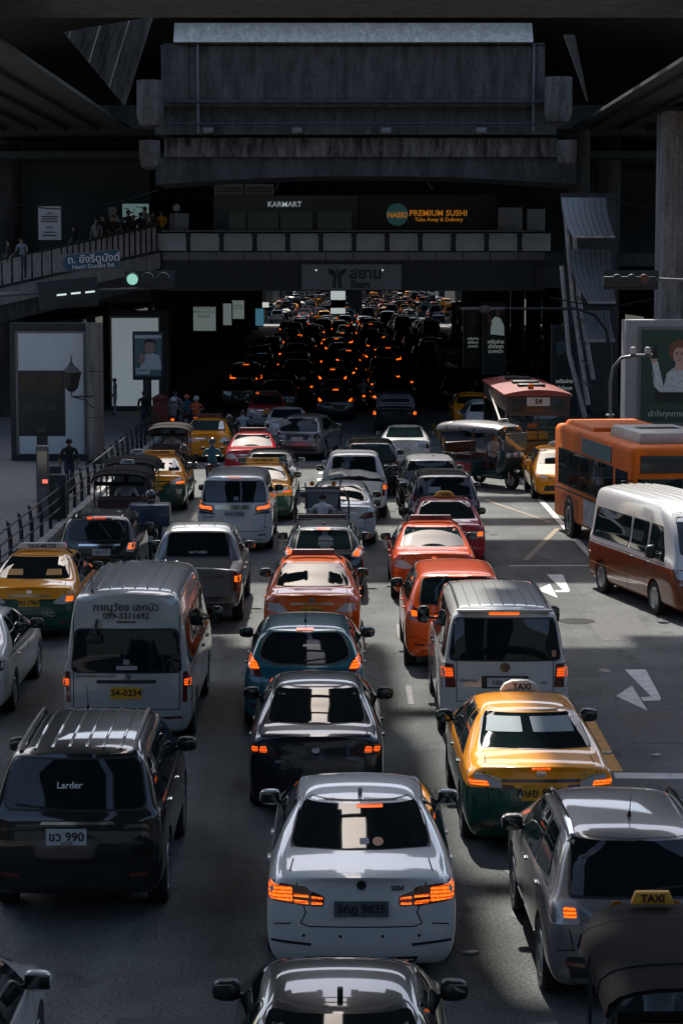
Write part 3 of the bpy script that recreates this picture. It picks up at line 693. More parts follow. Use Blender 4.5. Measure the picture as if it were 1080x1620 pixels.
# ------------------------------------------------------------------ buses, tuk-tuks, motorcycles, people
def bus(name, X, Y, yaw, label, L, W, H, bodym, lowm, panes, style):
    root = empty(name, (X, Y, 0), yaw); tag(root, label, 'bus')
    z0 = .38; zb = 1.32; zt = H - .62
    MB().box(-W, W, 0, L, z0, H).build('body', bodym, root, bevel=.16, seg=3)
    # side panes stand in shallow frames; each is its own pane
    for s in (1, -1):
        x = s * W
        n = panes; a, b = .55, L - 1.7; p = (b - a) / n
        for i in range(n):
            y0, y1 = a + i * p + .05, a + (i + 1) * p - .05
            fr = MB().box(min(x - s * .02, x + s * .006), max(x - s * .02, x + s * .006), y0 - .03, y1 + .03, zb - .03, zt + .03).build('window_frame', TRIM, root)
            q = MB(); q.box(*sorted((x, x + s * .012)), y0, y1, zb, zt); q.build('window', GLASS if (i % 3) else GLASS2, fr)
        MB().box(*sorted((x, x + s * .010)), L - 1.5, L - .35, zb - .1, zt).build('cab_window', GLASS, root)
        for y0 in (.9, 2.1, L - 2.5):                       # hatches along the skirt
            MB().box(*sorted((x, x + s * .008)), y0, y0 + .75, .55, 1.05).build('hatch', lowm, root)
        MB().box(*sorted((x, x + s * .014)), .25, L - .3, 1.16, 1.2).build('rub_rail', TRIM, root)
    for ay in (1.9, L - 1.6):
        tm, rm = wheel_meshes(.48, .28, 8)
        for s in (1, -1):
            MB().lathe([(.58, 0), (.58, s * .012)], (s * W, ay, .50), 'X', 28).build('wheel_arch', SEAM, root)
            o = obj('wheel', tm, TYRE, root, (s * (W - .10), ay, .48), (0, 0, 0 if s > 0 else math.pi)); obj('rim', rm, RIM, o)
    yF = L
    MB().box(-W + .14, W - .14, yF, yF + .014, 1.25, H - .75).build('windscreen', GLASS2 if style == 'red' else GLASS, root, bevel=.006)
    MB().box(-.02, .02, yF + .012, yF + .03, 1.25, H - .75).build('screen_pillar', TRIM, root)
    MB().box(-W + .2, W - .2, yF, yF + .03, H - .62, H - .22).build('destination_board', mat('dark_board', (.015, .02, .022), .3), root, bevel=.01)
    MB().box(-W + .03, W - .03, yF - .05, yF + .09, .40, .68).build('front_bumper', lowm, root, bevel=.03)
    for s in (1, -1):
        MB().lathe([(.001, .03), (.11, .02), (.12, 0)], (s * (W - .32), yF, .88), 'Y', 16).build('headlight', HEADL, root, sm=True)
        MB().lathe([(.001, .03), (.06, .02), (.065, 0)], (s * (W - .1), yF, .9), 'Y', 12).build('indicator', mat('amber_lens', (.5, .14, .01), .2), root, sm=True)
        m = MB().tube([(s * (W - .05), yF - .1, H - .8), (s * (W + .14), yF + .22, H - .75), (s * (W + .17), yF + .25, H - 1.0)], .018).build('mirror_arm', TRIM, root)
        MB().box(*sorted((s * (W + .07), s * (W + .27))), yF + .22, yF + .28, H - 1.38, H - .98).build('side_mirror', TRIM, m, bevel=.03)
    k = MB().bar((-.5, yF + .03, 1.25), (.05, yF + .03, 1.75), .02).build('wiper', TRIM, root)
    return root

CANVAS = mat('tuk_canvas', (.0075, .006, .006), .8, spec=.1, var=.25, bump=.25, bscale=14)
TUKFR = mat('tuk_frame_paint', (.02, .03, .035), .35, coat=.3)
SEATM = mat('seat_vinyl', (.05, .012, .012), .45)
def tuktuk(X, Y, yaw, label, bodym=None, sign=None, roof=CANVAS, lit=True, frame=TUKFR, driver=True, roofless=False, s_=1.0, sideboard=None, shirt=None):
    """three-wheeled taxi, rear at the origin, front wheel ahead"""
    root = empty('tuk_tuk', (X, Y, 0), yaw); tag(root, label, 'tuk-tuk', 'tuk-tuks in the traffic'); root.scale = (s_, s_, s_)
    bodym = bodym or TUKFR
    MB().box(-.64, .64, .05, 1.45, .32, .78).build('tub', bodym, root, bevel=.08)
    MB().box(-.56, .56, .25, .75, .70, .92).build('seat', SEATM, root, bevel=.05)
    MB().box(-.56, .56, .12, .26, .78, 1.22).build('backrest', SEATM, root, bevel=.04)
    MB().box(-.30, .30, 1.40, 2.35, .28, .52).build('cab_floor', bodym, root, bevel=.04)
    MB().box(-.22, .22, 1.35, 1.72, .5, .82).build('driver_seat', SEATM, root, bevel=.05)
    MB().prism([(2.2, .35), (2.52, .55), (2.60, .9), (2.50, 1.08), (2.25, 1.10), (2.12, .6)], -.36, .36, 'X').build('cowl', bodym, root, bevel=.05)
    # frame posts and roof rails
    for s in (1, -1):
        MB().tube([(s * .62, .08, .7), (s * .62, .08, 1.55), (s * .52, .08, 1.74)], .018).build('rear_post', frame, root, sm=True)
        MB().tube([(s * .62, 1.42, .7), (s * .62, 1.45, 1.66)], .016).build('middle_post', frame, root, sm=True)
        MB().tube([(s * .36, 2.45, 1.05), (s * .42, 2.2, 1.75)], .018).build('front_post', frame, root, sm=True)
        MB().tube([(s * .62, .1, .95), (s * .62, 1.42, .95)], .014).build('side_rail', CHROME, root, sm=True)
        MB().box(*sorted((s * .62, s * .655)), .12, 1.4, .45, .70).build('side_panel', sideboard or bodym, root, bevel=.01)
    MB().tube([(-.62, .06, 1.1), (-.62, .06, 1.55), (-.5, .06, 1.74), (.5, .06, 1.74), (.62, .06, 1.55), (.62, .06, 1.1)], .022).build('rear_hoop', frame, root, sm=True)
    MB().tube([(-.62, .06, 1.12), (.62, .06, 1.12)], .016).build('rear_rail', frame, root, sm=True)
    # curved canopy: an arched shell with thickness
    if not roofless:
        m = MB(); n = 10; ys = [-.06, .4, 1.0, 1.6, 2.2, 2.36]; dz = [-.03, .02, .04, .03, -.0, -.06]
        for t in (0, .035):
            for y, d in zip(ys, dz):
                wd = .70 if y < 1.6 else .70 - .20 * (y - 1.6) / .76
                for i in range(n + 1):
                    a = math.pi * i / n; cx = math.cos(a)
                    m.v.append((math.copysign(abs(cx) ** .75, cx) * (wd - t), y, 1.58 + d + (.24 - t) * math.sin(a) ** .7))
        A = len(ys) * (n + 1)
        for j in range(len(ys) - 1):
            for i in range(n):
                a = j * (n + 1) + i; q = (a, a + 1, a + n + 2, a + n + 1); m.f += [q, tuple(v + A for v in q[::-1])]
        for j in (0, len(ys) - 1):
            for i in range(n): a = j * (n + 1) + i; m.f.append((a, a + 1, a + 1 + A, a + A))
        for i in (0, n):
            for j in range(len(ys) - 1): a = j * (n + 1) + i; m.f.append((a, a + n + 1, a + n + 1 + A, a + A))
        c = m.build('canopy', roof, root, sm=True, ang=50)
        MB().box(-.60, .60, -.075, -.05, 1.50, 1.60).build('canopy_valance', roof, c, bevel=.01)
        for y in (.4, 1.0, 1.6): MB().tube([(math.copysign(abs(math.cos(a)) ** .75, math.cos(a)) * .712, y, 1.60 + .245 * math.sin(a) ** .7) for a in [math.pi * k / 10 for k in range(11)]], .009, 5).build('canopy_rib', frame, c, sm=True)
    else:
        for y in (.6, 1.4): MB().tube([(-.60, y, 1.5), (-.5, y, 1.73), (.5, y, 1.73), (.60, y, 1.5)], .014).build('roof_bow', frame, root, sm=True)
    f = MB().box(-.40, .40, 2.36, 2.38, 1.12, 1.62).build('windscreen', mat('tuk_glass', (.10, .13, .14), .05, spec=.7), root); f.rotation_euler = (R(-10), 0, 0); f.location = (0, .02, .41)
    MB().tube([(-.42, 2.47, 1.1), (-.40, 2.40, 1.62), (.40, 2.40, 1.62), (.42, 2.47, 1.1)], .02).build('screen_frame', frame, root, sm=True)
    tm, rm = wheel_meshes(.25, .14, 5)
    for x, y in ((.54, .42), (-.54, .42), (0, 2.45)):
        o = obj('wheel', tm, TYRE, root, (x, y, .25), (0, 0, 0 if x >= 0 else math.pi)); obj('rim', rm, RIM, o)
    MB().tube([(.09, 2.45, .25), (.09, 2.38, .75), (-.09, 2.38, .75), (-.09, 2.45, .25)], .02).build('fork', CHROME, root, sm=True)
    MB().tube([(-.32, 2.05, 1.02), (0, 2.15, 1.0), (.32, 2.05, 1.02)], .016).build('handlebar', CHROME, root, sm=True)
    for x in (-.25, 0, .25): MB().lathe([(.001, .05), (.07, .03), (.085, 0)], (x, 2.56, .98 - .05 * abs(x)), 'Y', 14).build('headlight', HEADL, root, sm=True)
    for s in (1, -1):
        MB().lathe([(.001, .04), (.055, .03), (.06, 0)], (s * .26, 2.40, 1.72), 'Y', 12).build('roof_lamp', mat('amber_lens', (.5, .14, .01), .2), root, sm=True)
        MB().box(*sorted((s * .44, s * .60)), .02, .05, .52, .66).build('tail_light', LAMP if lit else LENS, root, bevel=.01)
        MB().tube([(s * .36, 2.42, 1.2), (s * .60, 2.35, 1.34)], .01).build('mirror_arm', CHROME, root)
    MB().box(-.2, .2, .03, .045, .38, .50).build('licence_plate', PLATEY, root)
    MB().box(-.66, .66, .0, .06, .30, .36).build('rear_bumper', CHROME, root, bevel=.01)
    if sign:
        k = MB().prism([(-.19, 1.85), (.19, 1.85), (.15, 1.965), (-.15, 1.965)], 2.02, 2.10, 'Y').build('roof_sign', sign, root, bevel=.012)
        lettering('TAXI', .095, INK, k, face_M(0, 2.012, 1.907), .03)
        lettering('TAXI', .095, INK, k, face_M(0, 2.108, 1.907, math.pi), .03)
    if driver:
        d = person((0, 1.58, 0), 0, None, 'ride', shirt or mat('shirt_white', (.45, .46, .47), .8), mat('trousers_dark', (.02, .022, .03), .8))
        d.parent = root; d.name = 'driver'
        for kk in ('label', 'category', 'group'):
            if kk in d: del d[kk]
    return root

# people: one skinned body per pose, dressed by slots; hair or helmet as children
POSE = {}
def _pose(kind):
    if kind in ('stand', 'lean', 'walk'):
        w = {'stand': 0, 'lean': 0, 'walk': 1}[kind]; l = .12 if kind == 'lean' else 0
        J = dict(pel=(0, 0, .93), spine=(0, .01 + l * .4, 1.12), chest=(0, .0 + l, 1.34), neck=(0, .01 + l * 1.25, 1.47), head=(0, .04 + l * 1.4, 1.57), top=(0, .03 + l * 1.4, 1.66))
        for s, n in ((1, 'r'), (-1, 'l')):
            st = .28 * w * s
            J.update({'hip' + n: (.10 * s, 0, .88), 'kne' + n: (.10 * s, .03 + st * .6, .50), 'ank' + n: (.10 * s, -.01 + st * .9, .09), 'toe' + n: (.11 * s, .15 + st * .9, .03),
                      'sho' + n: (.19 * s, .0 + l, 1.38), 'elb' + n: (.25 * s, -.02 + l * 1.6 - st * .4, 1.10), 'wri' + n: (.23 * s, .12 + l * 2.8 - st * .5, .90 + l * 1.5), 'han' + n: (.22 * s, .16 + l * 3 - st * .5, .82 + l * 1.7)})
    else:   # seated, hands forward on the bars
        J = dict(pel=(0, 0, .80), spine=(0, .03, .98), chest=(0, .08, 1.20), neck=(0, .11, 1.34), head=(0, .15, 1.44), top=(0, .14, 1.53))
        for s, n in ((1, 'r'), (-1, 'l')):
            J.update({'hip' + n: (.10 * s, .02, .78), 'kne' + n: (.20 * s, .42, .74), 'ank' + n: (.17 * s, .36, .34), 'toe' + n: (.17 * s, .52, .29),
                      'sho' + n: (.19 * s, .08, 1.24), 'elb' + n: (.29 * s, .24, 1.03), 'wri' + n: (.29 * s, .46, 1.02), 'han' + n: (.28 * s, .54, 1.02)})
    RD = dict(pel=.13, spine=.125, chest=.145, neck=.055, head=.085, top=.075, hip=.095, kne=.062, ank=.045, toe=.04, sho=.066, elb=.045, wri=.032, han=.036)
    B = [('pel', 'spine', 1), ('spine', 'chest', 1), ('chest', 'neck', 1), ('neck', 'head', 0), ('head', 'top', 0)]
    for n in 'rl': B += [('pel', 'hip' + n, 2), ('hip' + n, 'kne' + n, 2), ('kne' + n, 'ank' + n, 2), ('ank' + n, 'toe' + n, 3), ('chest', 'sho' + n, 1), ('sho' + n, 'elb' + n, 1), ('elb' + n, 'wri' + n, 0), ('wri' + n, 'han' + n, 0)]
    names = list(J); me = bpy.data.meshes.new('sk'); me.from_pydata([J[k] for k in names], [(names.index(a), names.index(b)) for a, b, _ in B], [])
    o = bpy.data.objects.new('sk', me); col.objects.link(o)
    sk = o.modifiers.new('s', 'SKIN'); sk.use_smooth_shade = True
    for i, k in enumerate(names):
        r = RD.get(k, RD.get(k[:3])); v = me.skin_vertices[0].data[i]
        v.radius = (r, r * (.72 if k in ('pel', 'spine', 'chest') else 1)); v.use_root = k == 'pel'
    sb = o.modifiers.new('u', 'SUBSURF'); sb.levels = 1
    out = evaluated(o); bpy.data.objects.remove(o)
    seg = [(Vector(J[a]), Vector(J[b]), m) for a, b, m in B]
    bm = bmesh.new(); bm.from_mesh(out)
    for n, s in (('r', 1), ('l', -1)):     # five unequal fingers rooted in each palm, a nose on the face
        h = Vector(J['han' + n]); d = (h - Vector(J['wri' + n])).normalized(); side = d.cross(Vector((0, 0, 1)) if abs(d.z) < .8 else Vector((0, 1, 0))).normalized(); up = side.cross(d)
        for i, ln in enumerate((.07, .08, .075, .06)):
            b0 = h + side * (.024 - .016 * i); mb = MB().tube([b0, b0 + d * ln * .55 - up * .008, b0 + d * ln - up * .03], [.010, .009, .006], 5)
            t = bpy.data.meshes.new('f'); t.from_pydata(mb.v, [], mb.f); bm.from_mesh(t)
        b0 = h - d * .03 + side * .03; mb = MB().tube([b0, b0 + side * .03 + d * .02, b0 + side * .035 + d * .05], [.011, .010, .007], 5)
        t = bpy.data.meshes.new('f'); t.from_pydata(mb.v, [], mb.f); bm.from_mesh(t)
    hd = Vector(J['head']); mb = MB().tube([hd + Vector((0, .07, .03)), hd + Vector((0, .105, -.005))], [.008, .016], 6)
    for s in (1, -1): mb.tube([hd + Vector((s * .08, 0, .0)), hd + Vector((s * .10, -.01, .03))], [.012, .02], 6)
    t = bpy.data.meshes.new('f'); t.from_pydata(mb.v, [], mb.f); bm.from_mesh(t)
    for f in bm.faces:
        c = f.calc_center_median(); best = 9; mi = 0
        for a, b, m in seg:
            ab = b - a; tt = max(0, min(1, (c - a).dot(ab) / ab.length_squared)); dd = (c - a - ab * tt).length
            if dd < best: best = dd; mi = m
        f.material_index = mi; f.smooth = True
    res = bpy.data.meshes.new('figure'); bm.to_mesh(res); bm.free()
    for i in range(4): res.materials.append(TRIM)
    POSE[kind] = (res, hd)
    return POSE[kind]

SKINM = mat('skin', (.28, .16, .10), .55)
HAIRM = mat('dark_hair', (.012, .011, .010), .5)
SHOEM = mat('shoes', (.02, .02, .02), .6)
_cap = {}
def person(loc, yaw, label, kind, shirt, trousers, helmet=None, group=None, sz=1.):
    me, hd = POSE.get(kind) or _pose(kind)
    root = obj('person', me); root.location = loc; root.rotation_euler = (0, 0, yaw); root.scale = (sz, sz, sz)
    for i, m in enumerate((SKINM, shirt, trousers, SHOEM)): root.material_slots[i].link = 'OBJECT'; root.material_slots[i].material = m
    if label: tag(root, label, 'person', group)
    k = bool(helmet)
    if k not in _cap:
        bm = bmesh.new(); bmesh.ops.create_uvsphere(bm, u_segments=14, v_segments=10, radius=1)
        for v in list(bm.verts):
            x, y, z = v.co
            if (z < -.35 + (.5 if y > .35 else 0) * 1): v.co.z = max(z, -.35 + (.55 if y > .35 else 0))
            r = .135 if k else .102
            v.co = (v.co.x * r * .95, v.co.y * r * 1.08, v.co.z * r * 1.15)
        _cap[k] = smooth(from_bm(bm))
    c = obj('helmet' if k else 'hair', _cap[k], None, root, hd + Vector((0, -.015, .035)))
    if not _cap[k].materials: _cap[k].materials.append(HAIRM)
    c.material_slots[0].link = 'OBJECT'; c.material_slots[0].material = helmet or HAIRM
    return root

def motorbike(X, Y, yaw, label, bodym, lit=True, box=None):
    root = empty('motorcycle', (X, Y, 0), yaw); tag(root, label, 'motorcycle', 'motorcycles in the left lane')
    tm, rm = wheel_meshes(.28, .10, 6)
    for y in (.28, 1.52):
        o = obj('wheel', tm, TYRE, root, (0, y, .28)); obj('rim', rm, RIM, o)
    MB().prism([(.12, .70), (.30, .48), (.9, .38), (1.15, .40), (1.35, .85), (1.28, .98), (1.08, .60), (.85, .62), (.3, .78)], -.13, .13, 'X').build('fairing', bodym, root, bevel=.04)
    MB().prism([(.10, .74), (.85, .66), (.9, .74), (.75, .80), (.15, .84)], -.13, .13, 'X').build('seat', SEATM, root, bevel=.03)
    MB().tube([(.06, 1.52, .28), (.06, 1.32, .95), (-.06, 1.32, .95), (-.06, 1.52, .28)], .02).build('fork', CHROME, root, sm=True)
    MB().tube([(-.34, 1.18, 1.02), (-.1, 1.27, 1.0), (.1, 1.27, 1.0), (.34, 1.18, 1.02)], .016).build('handlebar', CHROME, root, sm=True)
    MB().box(-.07, .07, .02, .10, .66, .75).build('tail_light', LAMPB if lit else LENS, root, bevel=.015)
    MB().box(-.09, .09, .0, .02, .44, .58).build('licence_plate', PLATEW, root)
    MB().tube([(.14, .1, .32), (.14, .7, .30)], [.05, .03]).build('exhaust', CHROME, root, sm=True)
    for s in (1, -1):
        MB().tube([(s * .26, 1.2, 1.02), (s * .30, 1.18, 1.22)], .008).build('mirror_stalk', TRIM, root)
        MB().box(*sorted((s * .24, s * .37)), 1.16, 1.18, 1.2, 1.29).build('mirror', TRIM, root, bevel=.01)
    if box: MB().box(-.48, .48, -.05, .62, .80, 1.32).build('cargo_box', box, root, bevel=.03)
    return root
TEALS = mat('shirt_teal', (.02, .09, .12), .85); PBLUE = mat('shirt_pale_blue', (.22, .28, .33), .85); DK = mat('cloth_dark', (.015, .018, .022), .85); OV = mat('vest_orange', (.50, .09, .02), .8); HW = mat('helmet_white', (.45, .46, .47), .3, coat=.5); HD = mat('helmet_dark', (.02, .02, .022), .25, coat=1.); JEAN = mat('denim', (.03, .045, .07), .9); HO = mat('helmet_orange', (.45, .08, .02), .3, coat=.6); GREYS = mat('shirt_grey', (.18, .19, .20), .85); BLKS = mat('shirt_black', (.012, .013, .014), .9); YELS = mat('shirt_yellow', (.60, .28, .01), .8)
# ------------------------------------------------------------------ the place
def at(px, py, Y):
    """X and Z of the point at distance Y that the photograph shows at px, py"""
    F = 77.8 / 24 * 1080; u = (px - 540) / F; v = (810 - py) / F; p = R(6.2)
    k = Y / (math.cos(p) + v * math.sin(p))
    return u * k, CAM_H + k * (v * math.cos(p) - math.sin(p))

def concrete(name, color, streak=.5, scale=1., rough=.85):
    if name in MATS: return MATS[name]
    m = mat(name, color, rough); n = m.node_tree; b = n.nodes['Principled BSDF']
    tc = n.nodes.new('ShaderNodeTexCoord'); mp = n.nodes.new('ShaderNodeMapping'); mp.inputs['Scale'].default_value = (1.6 * scale, 1.6 * scale, .35 * scale)
    n.links.new(tc.outputs['Object'], mp.inputs[0])
    a = n.nodes.new('ShaderNodeTexNoise'); a.inputs['Scale'].default_value = 1.3; a.inputs['Detail'].default_value = 9; a.inputs['Roughness'].default_value = .7; n.links.new(mp.outputs[0], a.inputs[0])
    c = n.nodes.new('ShaderNodeTexNoise'); c.inputs['Scale'].default_value = 9 * scale; c.inputs['Detail'].default_value = 8; n.links.new(tc.outputs['Object'], c.inputs[0])
    r1 = n.nodes.new('ShaderNodeMapRange'); r1.inputs[1].default_value = .38; r1.inputs[2].default_value = .66; r1.inputs[3].default_value = 1 - streak; r1.inputs[4].default_value = 1.1; n.links.new(a.outputs[0], r1.inputs[0])
    r2 = n.nodes.new('ShaderNodeMapRange'); r2.inputs[1].default_value = .35; r2.inputs[2].default_value = .6; r2.inputs[3].default_value = .7; r2.inputs[4].default_value = 1.05; n.links.new(c.outputs[0], r2.inputs[0])
    ml = n.nodes.new('ShaderNodeMath'); ml.operation = 'MULTIPLY'; n.links.new(r1.outputs[0], ml.inputs[0]); n.links.new(r2.outputs[0], ml.inputs[1])
    vm = n.nodes.new('ShaderNodeVectorMath'); vm.operation = 'SCALE'; vm.inputs[0].default_value = color; n.links.new(ml.outputs[0], vm.inputs['Scale']); n.links.new(vm.outputs[0], b.inputs['Base Color'])
    bp = n.nodes.new('ShaderNodeBump'); bp.inputs['Strength'].default_value = .35; bp.inputs['Distance'].default_value = .03; n.links.new(c.outputs[0], bp.inputs['Height']); n.links.new(bp.outputs[0], b.inputs['Normal'])
    return m

def asphalt():
    m = mat('asphalt', (.1, .1, .1), .85, spec=.2); n = m.node_tree; b = n.nodes['Principled BSDF']; tc = n.nodes.new('ShaderNodeTexCoord')
    def noise(s, d, ro=.6, sc_=None):
        q = n.nodes.new('ShaderNodeTexNoise'); q.inputs['Scale'].default_value = s; q.inputs['Detail'].default_value = d; q.inputs['Roughness'].default_value = ro
        if sc_:
            mp = n.nodes.new('ShaderNodeMapping'); mp.inputs['Scale'].default_value = sc_; n.links.new(tc.outputs['Object'], mp.inputs[0]); n.links.new(mp.outputs[0], q.inputs[0])
        else: n.links.new(tc.outputs['Object'], q.inputs[0])
        return q
    def rng_(q, a, b_, c, d):
        r = n.nodes.new('ShaderNodeMapRange'); r.inputs[1].default_value = a; r.inputs[2].default_value = b_; r.inputs[3].default_value = c; r.inputs[4].default_value = d; n.links.new(q.outputs[0], r.inputs[0]); return r
    def mul(x, y): q = n.nodes.new('ShaderNodeMath'); q.operation = 'MULTIPLY'; n.links.new(x.outputs[0], q.inputs[0]); n.links.new(y.outputs[0], q.inputs[1]); return q
    grain = rng_(noise(26, 5, .85), .33, .67, .25, 1.95); blot = rng_(noise(.5, 6, .6), .35, .65, .72, 1.18); track = rng_(noise(.9, 5, .6, (1, .06, 1)), .36, .62, .78, 1.1); oil = rng_(noise(1.7, 4, .55, (1, .5, 1)), .60, .72, 1., .55)
    k = mul(mul(grain, blot), mul(track, oil))
    vm = n.nodes.new('ShaderNodeVectorMath'); vm.operation = 'SCALE'; vm.inputs[0].default_value = (.100, .107, .104); n.links.new(k.outputs[0], vm.inputs['Scale']); n.links.new(vm.outputs[0], b.inputs['Base Color'])
    bp = n.nodes.new('ShaderNodeBump'); bp.inputs['Strength'].default_value = .6; bp.inputs['Distance'].default_value = .012; n.links.new(grain.outputs[0], bp.inputs['Height']); n.links.new(bp.outputs[0], b.inputs['Normal'])
    return m
ASPH = asphalt()
CONC = concrete('concrete', (.088, .085, .078), .7); CONCD = concrete('dark_concrete', (.075, .085, .083), .6); CONCL = concrete('pale_concrete', (.34, .325, .30), .35, 1.4); CONCW = concrete('stained_band', (.21, .20, .185), .9, 1.8)
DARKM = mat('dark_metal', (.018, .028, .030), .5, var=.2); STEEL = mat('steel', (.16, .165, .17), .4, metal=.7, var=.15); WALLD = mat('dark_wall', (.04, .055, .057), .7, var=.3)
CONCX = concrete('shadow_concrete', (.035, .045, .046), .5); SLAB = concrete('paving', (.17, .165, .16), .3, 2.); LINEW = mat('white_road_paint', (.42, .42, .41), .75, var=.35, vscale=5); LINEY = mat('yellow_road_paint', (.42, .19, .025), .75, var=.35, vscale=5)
PANELW = mat('frosted_panel', (.52, .58, .60), .35, var=.12, vscale=2); LIGHTP = mat('blank_advert', (.58, .66, .69), .35, var=.08, vscale=.7)

# ground and road
tag(MB().box(-600, 600, -120, 2500, -.5, -.02).build('ground', SLAB), kind='structure')
road = tag(MB().box(-7.3, 13.2, -60, 283, -.3, 0).box(-14.5, 24, 283.001, 1500, -.3, 0).build('road', ASPH), kind='structure')
pv = tag(MB().box(-60, -7.55, -60, 282.5, -.3, .14).build('pavement', SLAB), kind='structure')
pr = tag(MB().box(13.45, 60, -60, 282.5, -.3, .14).build('pavement', SLAB), kind='structure')
kb = MB().box(-.12, .12, 0, 1.18, -.2, .15).mesh(bevel=.02)
for i in range(70): obj('kerb_stone', kb, CONCL, pv, (-7.43, 20 + i * 1.2, 0))
for i in range(50): obj('kerb_stone', kb, CONCL, pr, (13.33, 40 + i * 1.2, 0))
def mark(name, poly, m):
    o = MB().prism(poly, .0, .005, 'Z').build(name, m, road); return o
def line(x0, y0, x1, y1, w_, m=LINEW, name='lane_line'):
    d = Vector((x1 - x0, y1 - y0)).normalized(); n_ = Vector((-d.y, d.x)) * w_ / 2
    return mark(name, [(x0 + n_.x, y0 + n_.y), (x0 - n_.x, y0 - n_.y), (x1 - n_.x, y1 - n_.y), (x1 + n_.x, y1 + n_.y)], m)
line(3.72, 29.7, 3.72, 33.5, .26, LINEY, 'centre_line'); line(4.05, 77, 4.12, 100, .22, LINEY, 'centre_line')
line(3.7, 29.45, 9, 29.2, .34, LINEW, 'stop_line'); line(3.9, 51.0, 6.6, 51.1, .12, LINEW)
line(6.0, 51, 5.9, 86, .16); line(6.05, 30, 7.6, 44, .16)
WY = mat('worn_yellow', (.19, .15, .10), .8, var=.4, vscale=6); line(4.35, 52, 5.75, 58.5, .14, WY, 'box_line'); line(5.7, 60, 4.3, 66, .12, WY, 'box_line')
for i in range(8): line(-.82 + i * .03, 62.5 + i * 2.4, -.81 + i * .03, 63.3 + i * 2.4, .22, LINEW, 'lane_dash')
def turn_arrow(dx, dy):     # bent arrow turning to the left of the picture
    mark('turn_arrow', [(a + dx, b + dy) for a, b in [(4.86, 37.5), (5.22, 37.5), (5.12, 34.95), (5.06, 34.72), (4.80, 34.72), (4.80, 35.0), (4.98, 35.05)]], LINEW)
    mark('turn_arrow', [(a + dx, b + dy) for a, b in [(4.79, 36.0), (4.42, 35.1), (4.76, 33.9)]], LINEW)
turn_arrow(0, 0); turn_arrow(-.23, 12.0)
mark('manhole', [(-1.75 + .5 * math.cos(a), 16.2 + .5 * math.sin(a)) for a in [k * math.pi / 10 for k in range(20)]], mat('iron_cover', (.035, .035, .035), .9, spec=.1, bump=.6, bscale=30))

# twin viaduct decks high above the road, with the open slot between them that lets the daylight down
def part(name, m, parent, *bx, bevel=0.): return MB().box(*bx).build(name, m, parent, bevel=bevel)
v1 = empty('viaduct', (-1.0, 0, 18)); tag(v1, 'dark concrete rail viaduct high over the left lanes', 'viaduct')
v2 = empty('viaduct', (.4, 0, 18)); tag(v2, 'dark concrete rail viaduct high over the right lanes', 'viaduct')
part('deck', CONCD, v1, -10, -.6, -80, 53, .4, 1.2); part('deck', CONCD, v2, .8, 9.2, -80, 53, .4, 1.2)
for y0, y1, a, b in ((-80, 8, 0, 0), (8, 17, -.1, .3), (17, 28, .1, -.3), (28, 29, .3, .15), (29, 34, .55, -.25), (34, 38, .3, .3), (38, 45, .0, .0), (45, 53, -.3, .35)):  # unseen beam edges stepped to vary the sky strip mirrored in rear windows
    part('edge_beam', CONC, v1, -.62, a, y0, y1 - .01, -.2 + .1 * a, 1.9); part('edge_beam', CONC, v2, b, .82, y0, y1 - .01, -.2, 1.9)
for y in (28.6, 33.0, 37.2, 41.5, 47.0): part('added_tie', CONC, v1, -.6, 2.2, y, y + .35, .5, 1.1)  # unseen ties added to break up the sky strip in window reflections
part('box_girder', CONCD, v1, -7, -3.0, -80, 53, -1.4, .39); part('box_girder', CONCD, v2, 3, 7, -80, 53, -1.4, .39)
part('added_shade_deck', CONCD, v1, -11, -5.2, 53.01, 80, .4, 1.2)  # unseen deck added to keep sun off the left lanes and kerb
for y in (68, 73, 79): part('cross_beam', CONC, v1, -4.55, 12, y, y + 1.1, .2, 1.3)

# the great portal at the end of the station
pt = empty('portal_girder', (0, 90, 0)); tag(pt, 'stained concrete portal girder spanning the road at the top of the view', 'girder')
def G(px0, py0, px1, py1, Y0, Y1, name, m, parent, bevel=0.):
    a, b = at(px0, py1, Y0), at(px1, py0, Y0); return MB().box(a[0], b[0], Y0 - 90, Y1 - 90, a[1], b[1]).build(name, m, parent, bevel=bevel)
G(300, 70, 862, 168, 90, 94, 'main_face', CONC, pt); G(255, 70, 298.5, 168, 89.95, 94, 'end_block', CONC, pt, .03)
(x0, z1), (x1, z0) = at(275, 34, 90), at(842, 67, 90)
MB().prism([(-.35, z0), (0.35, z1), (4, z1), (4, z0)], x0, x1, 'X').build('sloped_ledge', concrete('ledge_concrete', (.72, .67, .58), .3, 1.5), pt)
MB().box(at(258, 0, 90)[0], at(862, 0, 90)[0], .0, 4, z0 - .12, z0 - .004).build('shadow_gap', CONCD, pt)
G(245, 168.5, 880, 212, 90.5, 95, 'lower_face', CONCD, pt)
a, b = at(260, 248, 91), at(882, 217, 91)
MB().box(a[0], b[0], 1, 6, a[1], b[1]).build('stained_band', CONCW, pt, bevel=.02)
n = 12; xs = [a[0] - .4 + (b[0] - a[0] + 1.2) * i / n for i in range(n + 1)]
MB().prism([(x, a[1] - .01) for x in xs] + [(x, a[1] - .75 - .35 * abs(2 * i / n - 1) ** 2) for i, x in reversed(list(enumerate(xs)))], 1.2, 6, 'Y').build('arched_soffit', CONCD, pt)
for px in (352, 420, 520, 620, 720, 800):
    x, z = at(px, 70, 89.99); MB().box(x, x + .03, -.012, .05, at(0, 167, 90)[1], at(0, 71, 90)[1]).build('joint', CONCD, pt)
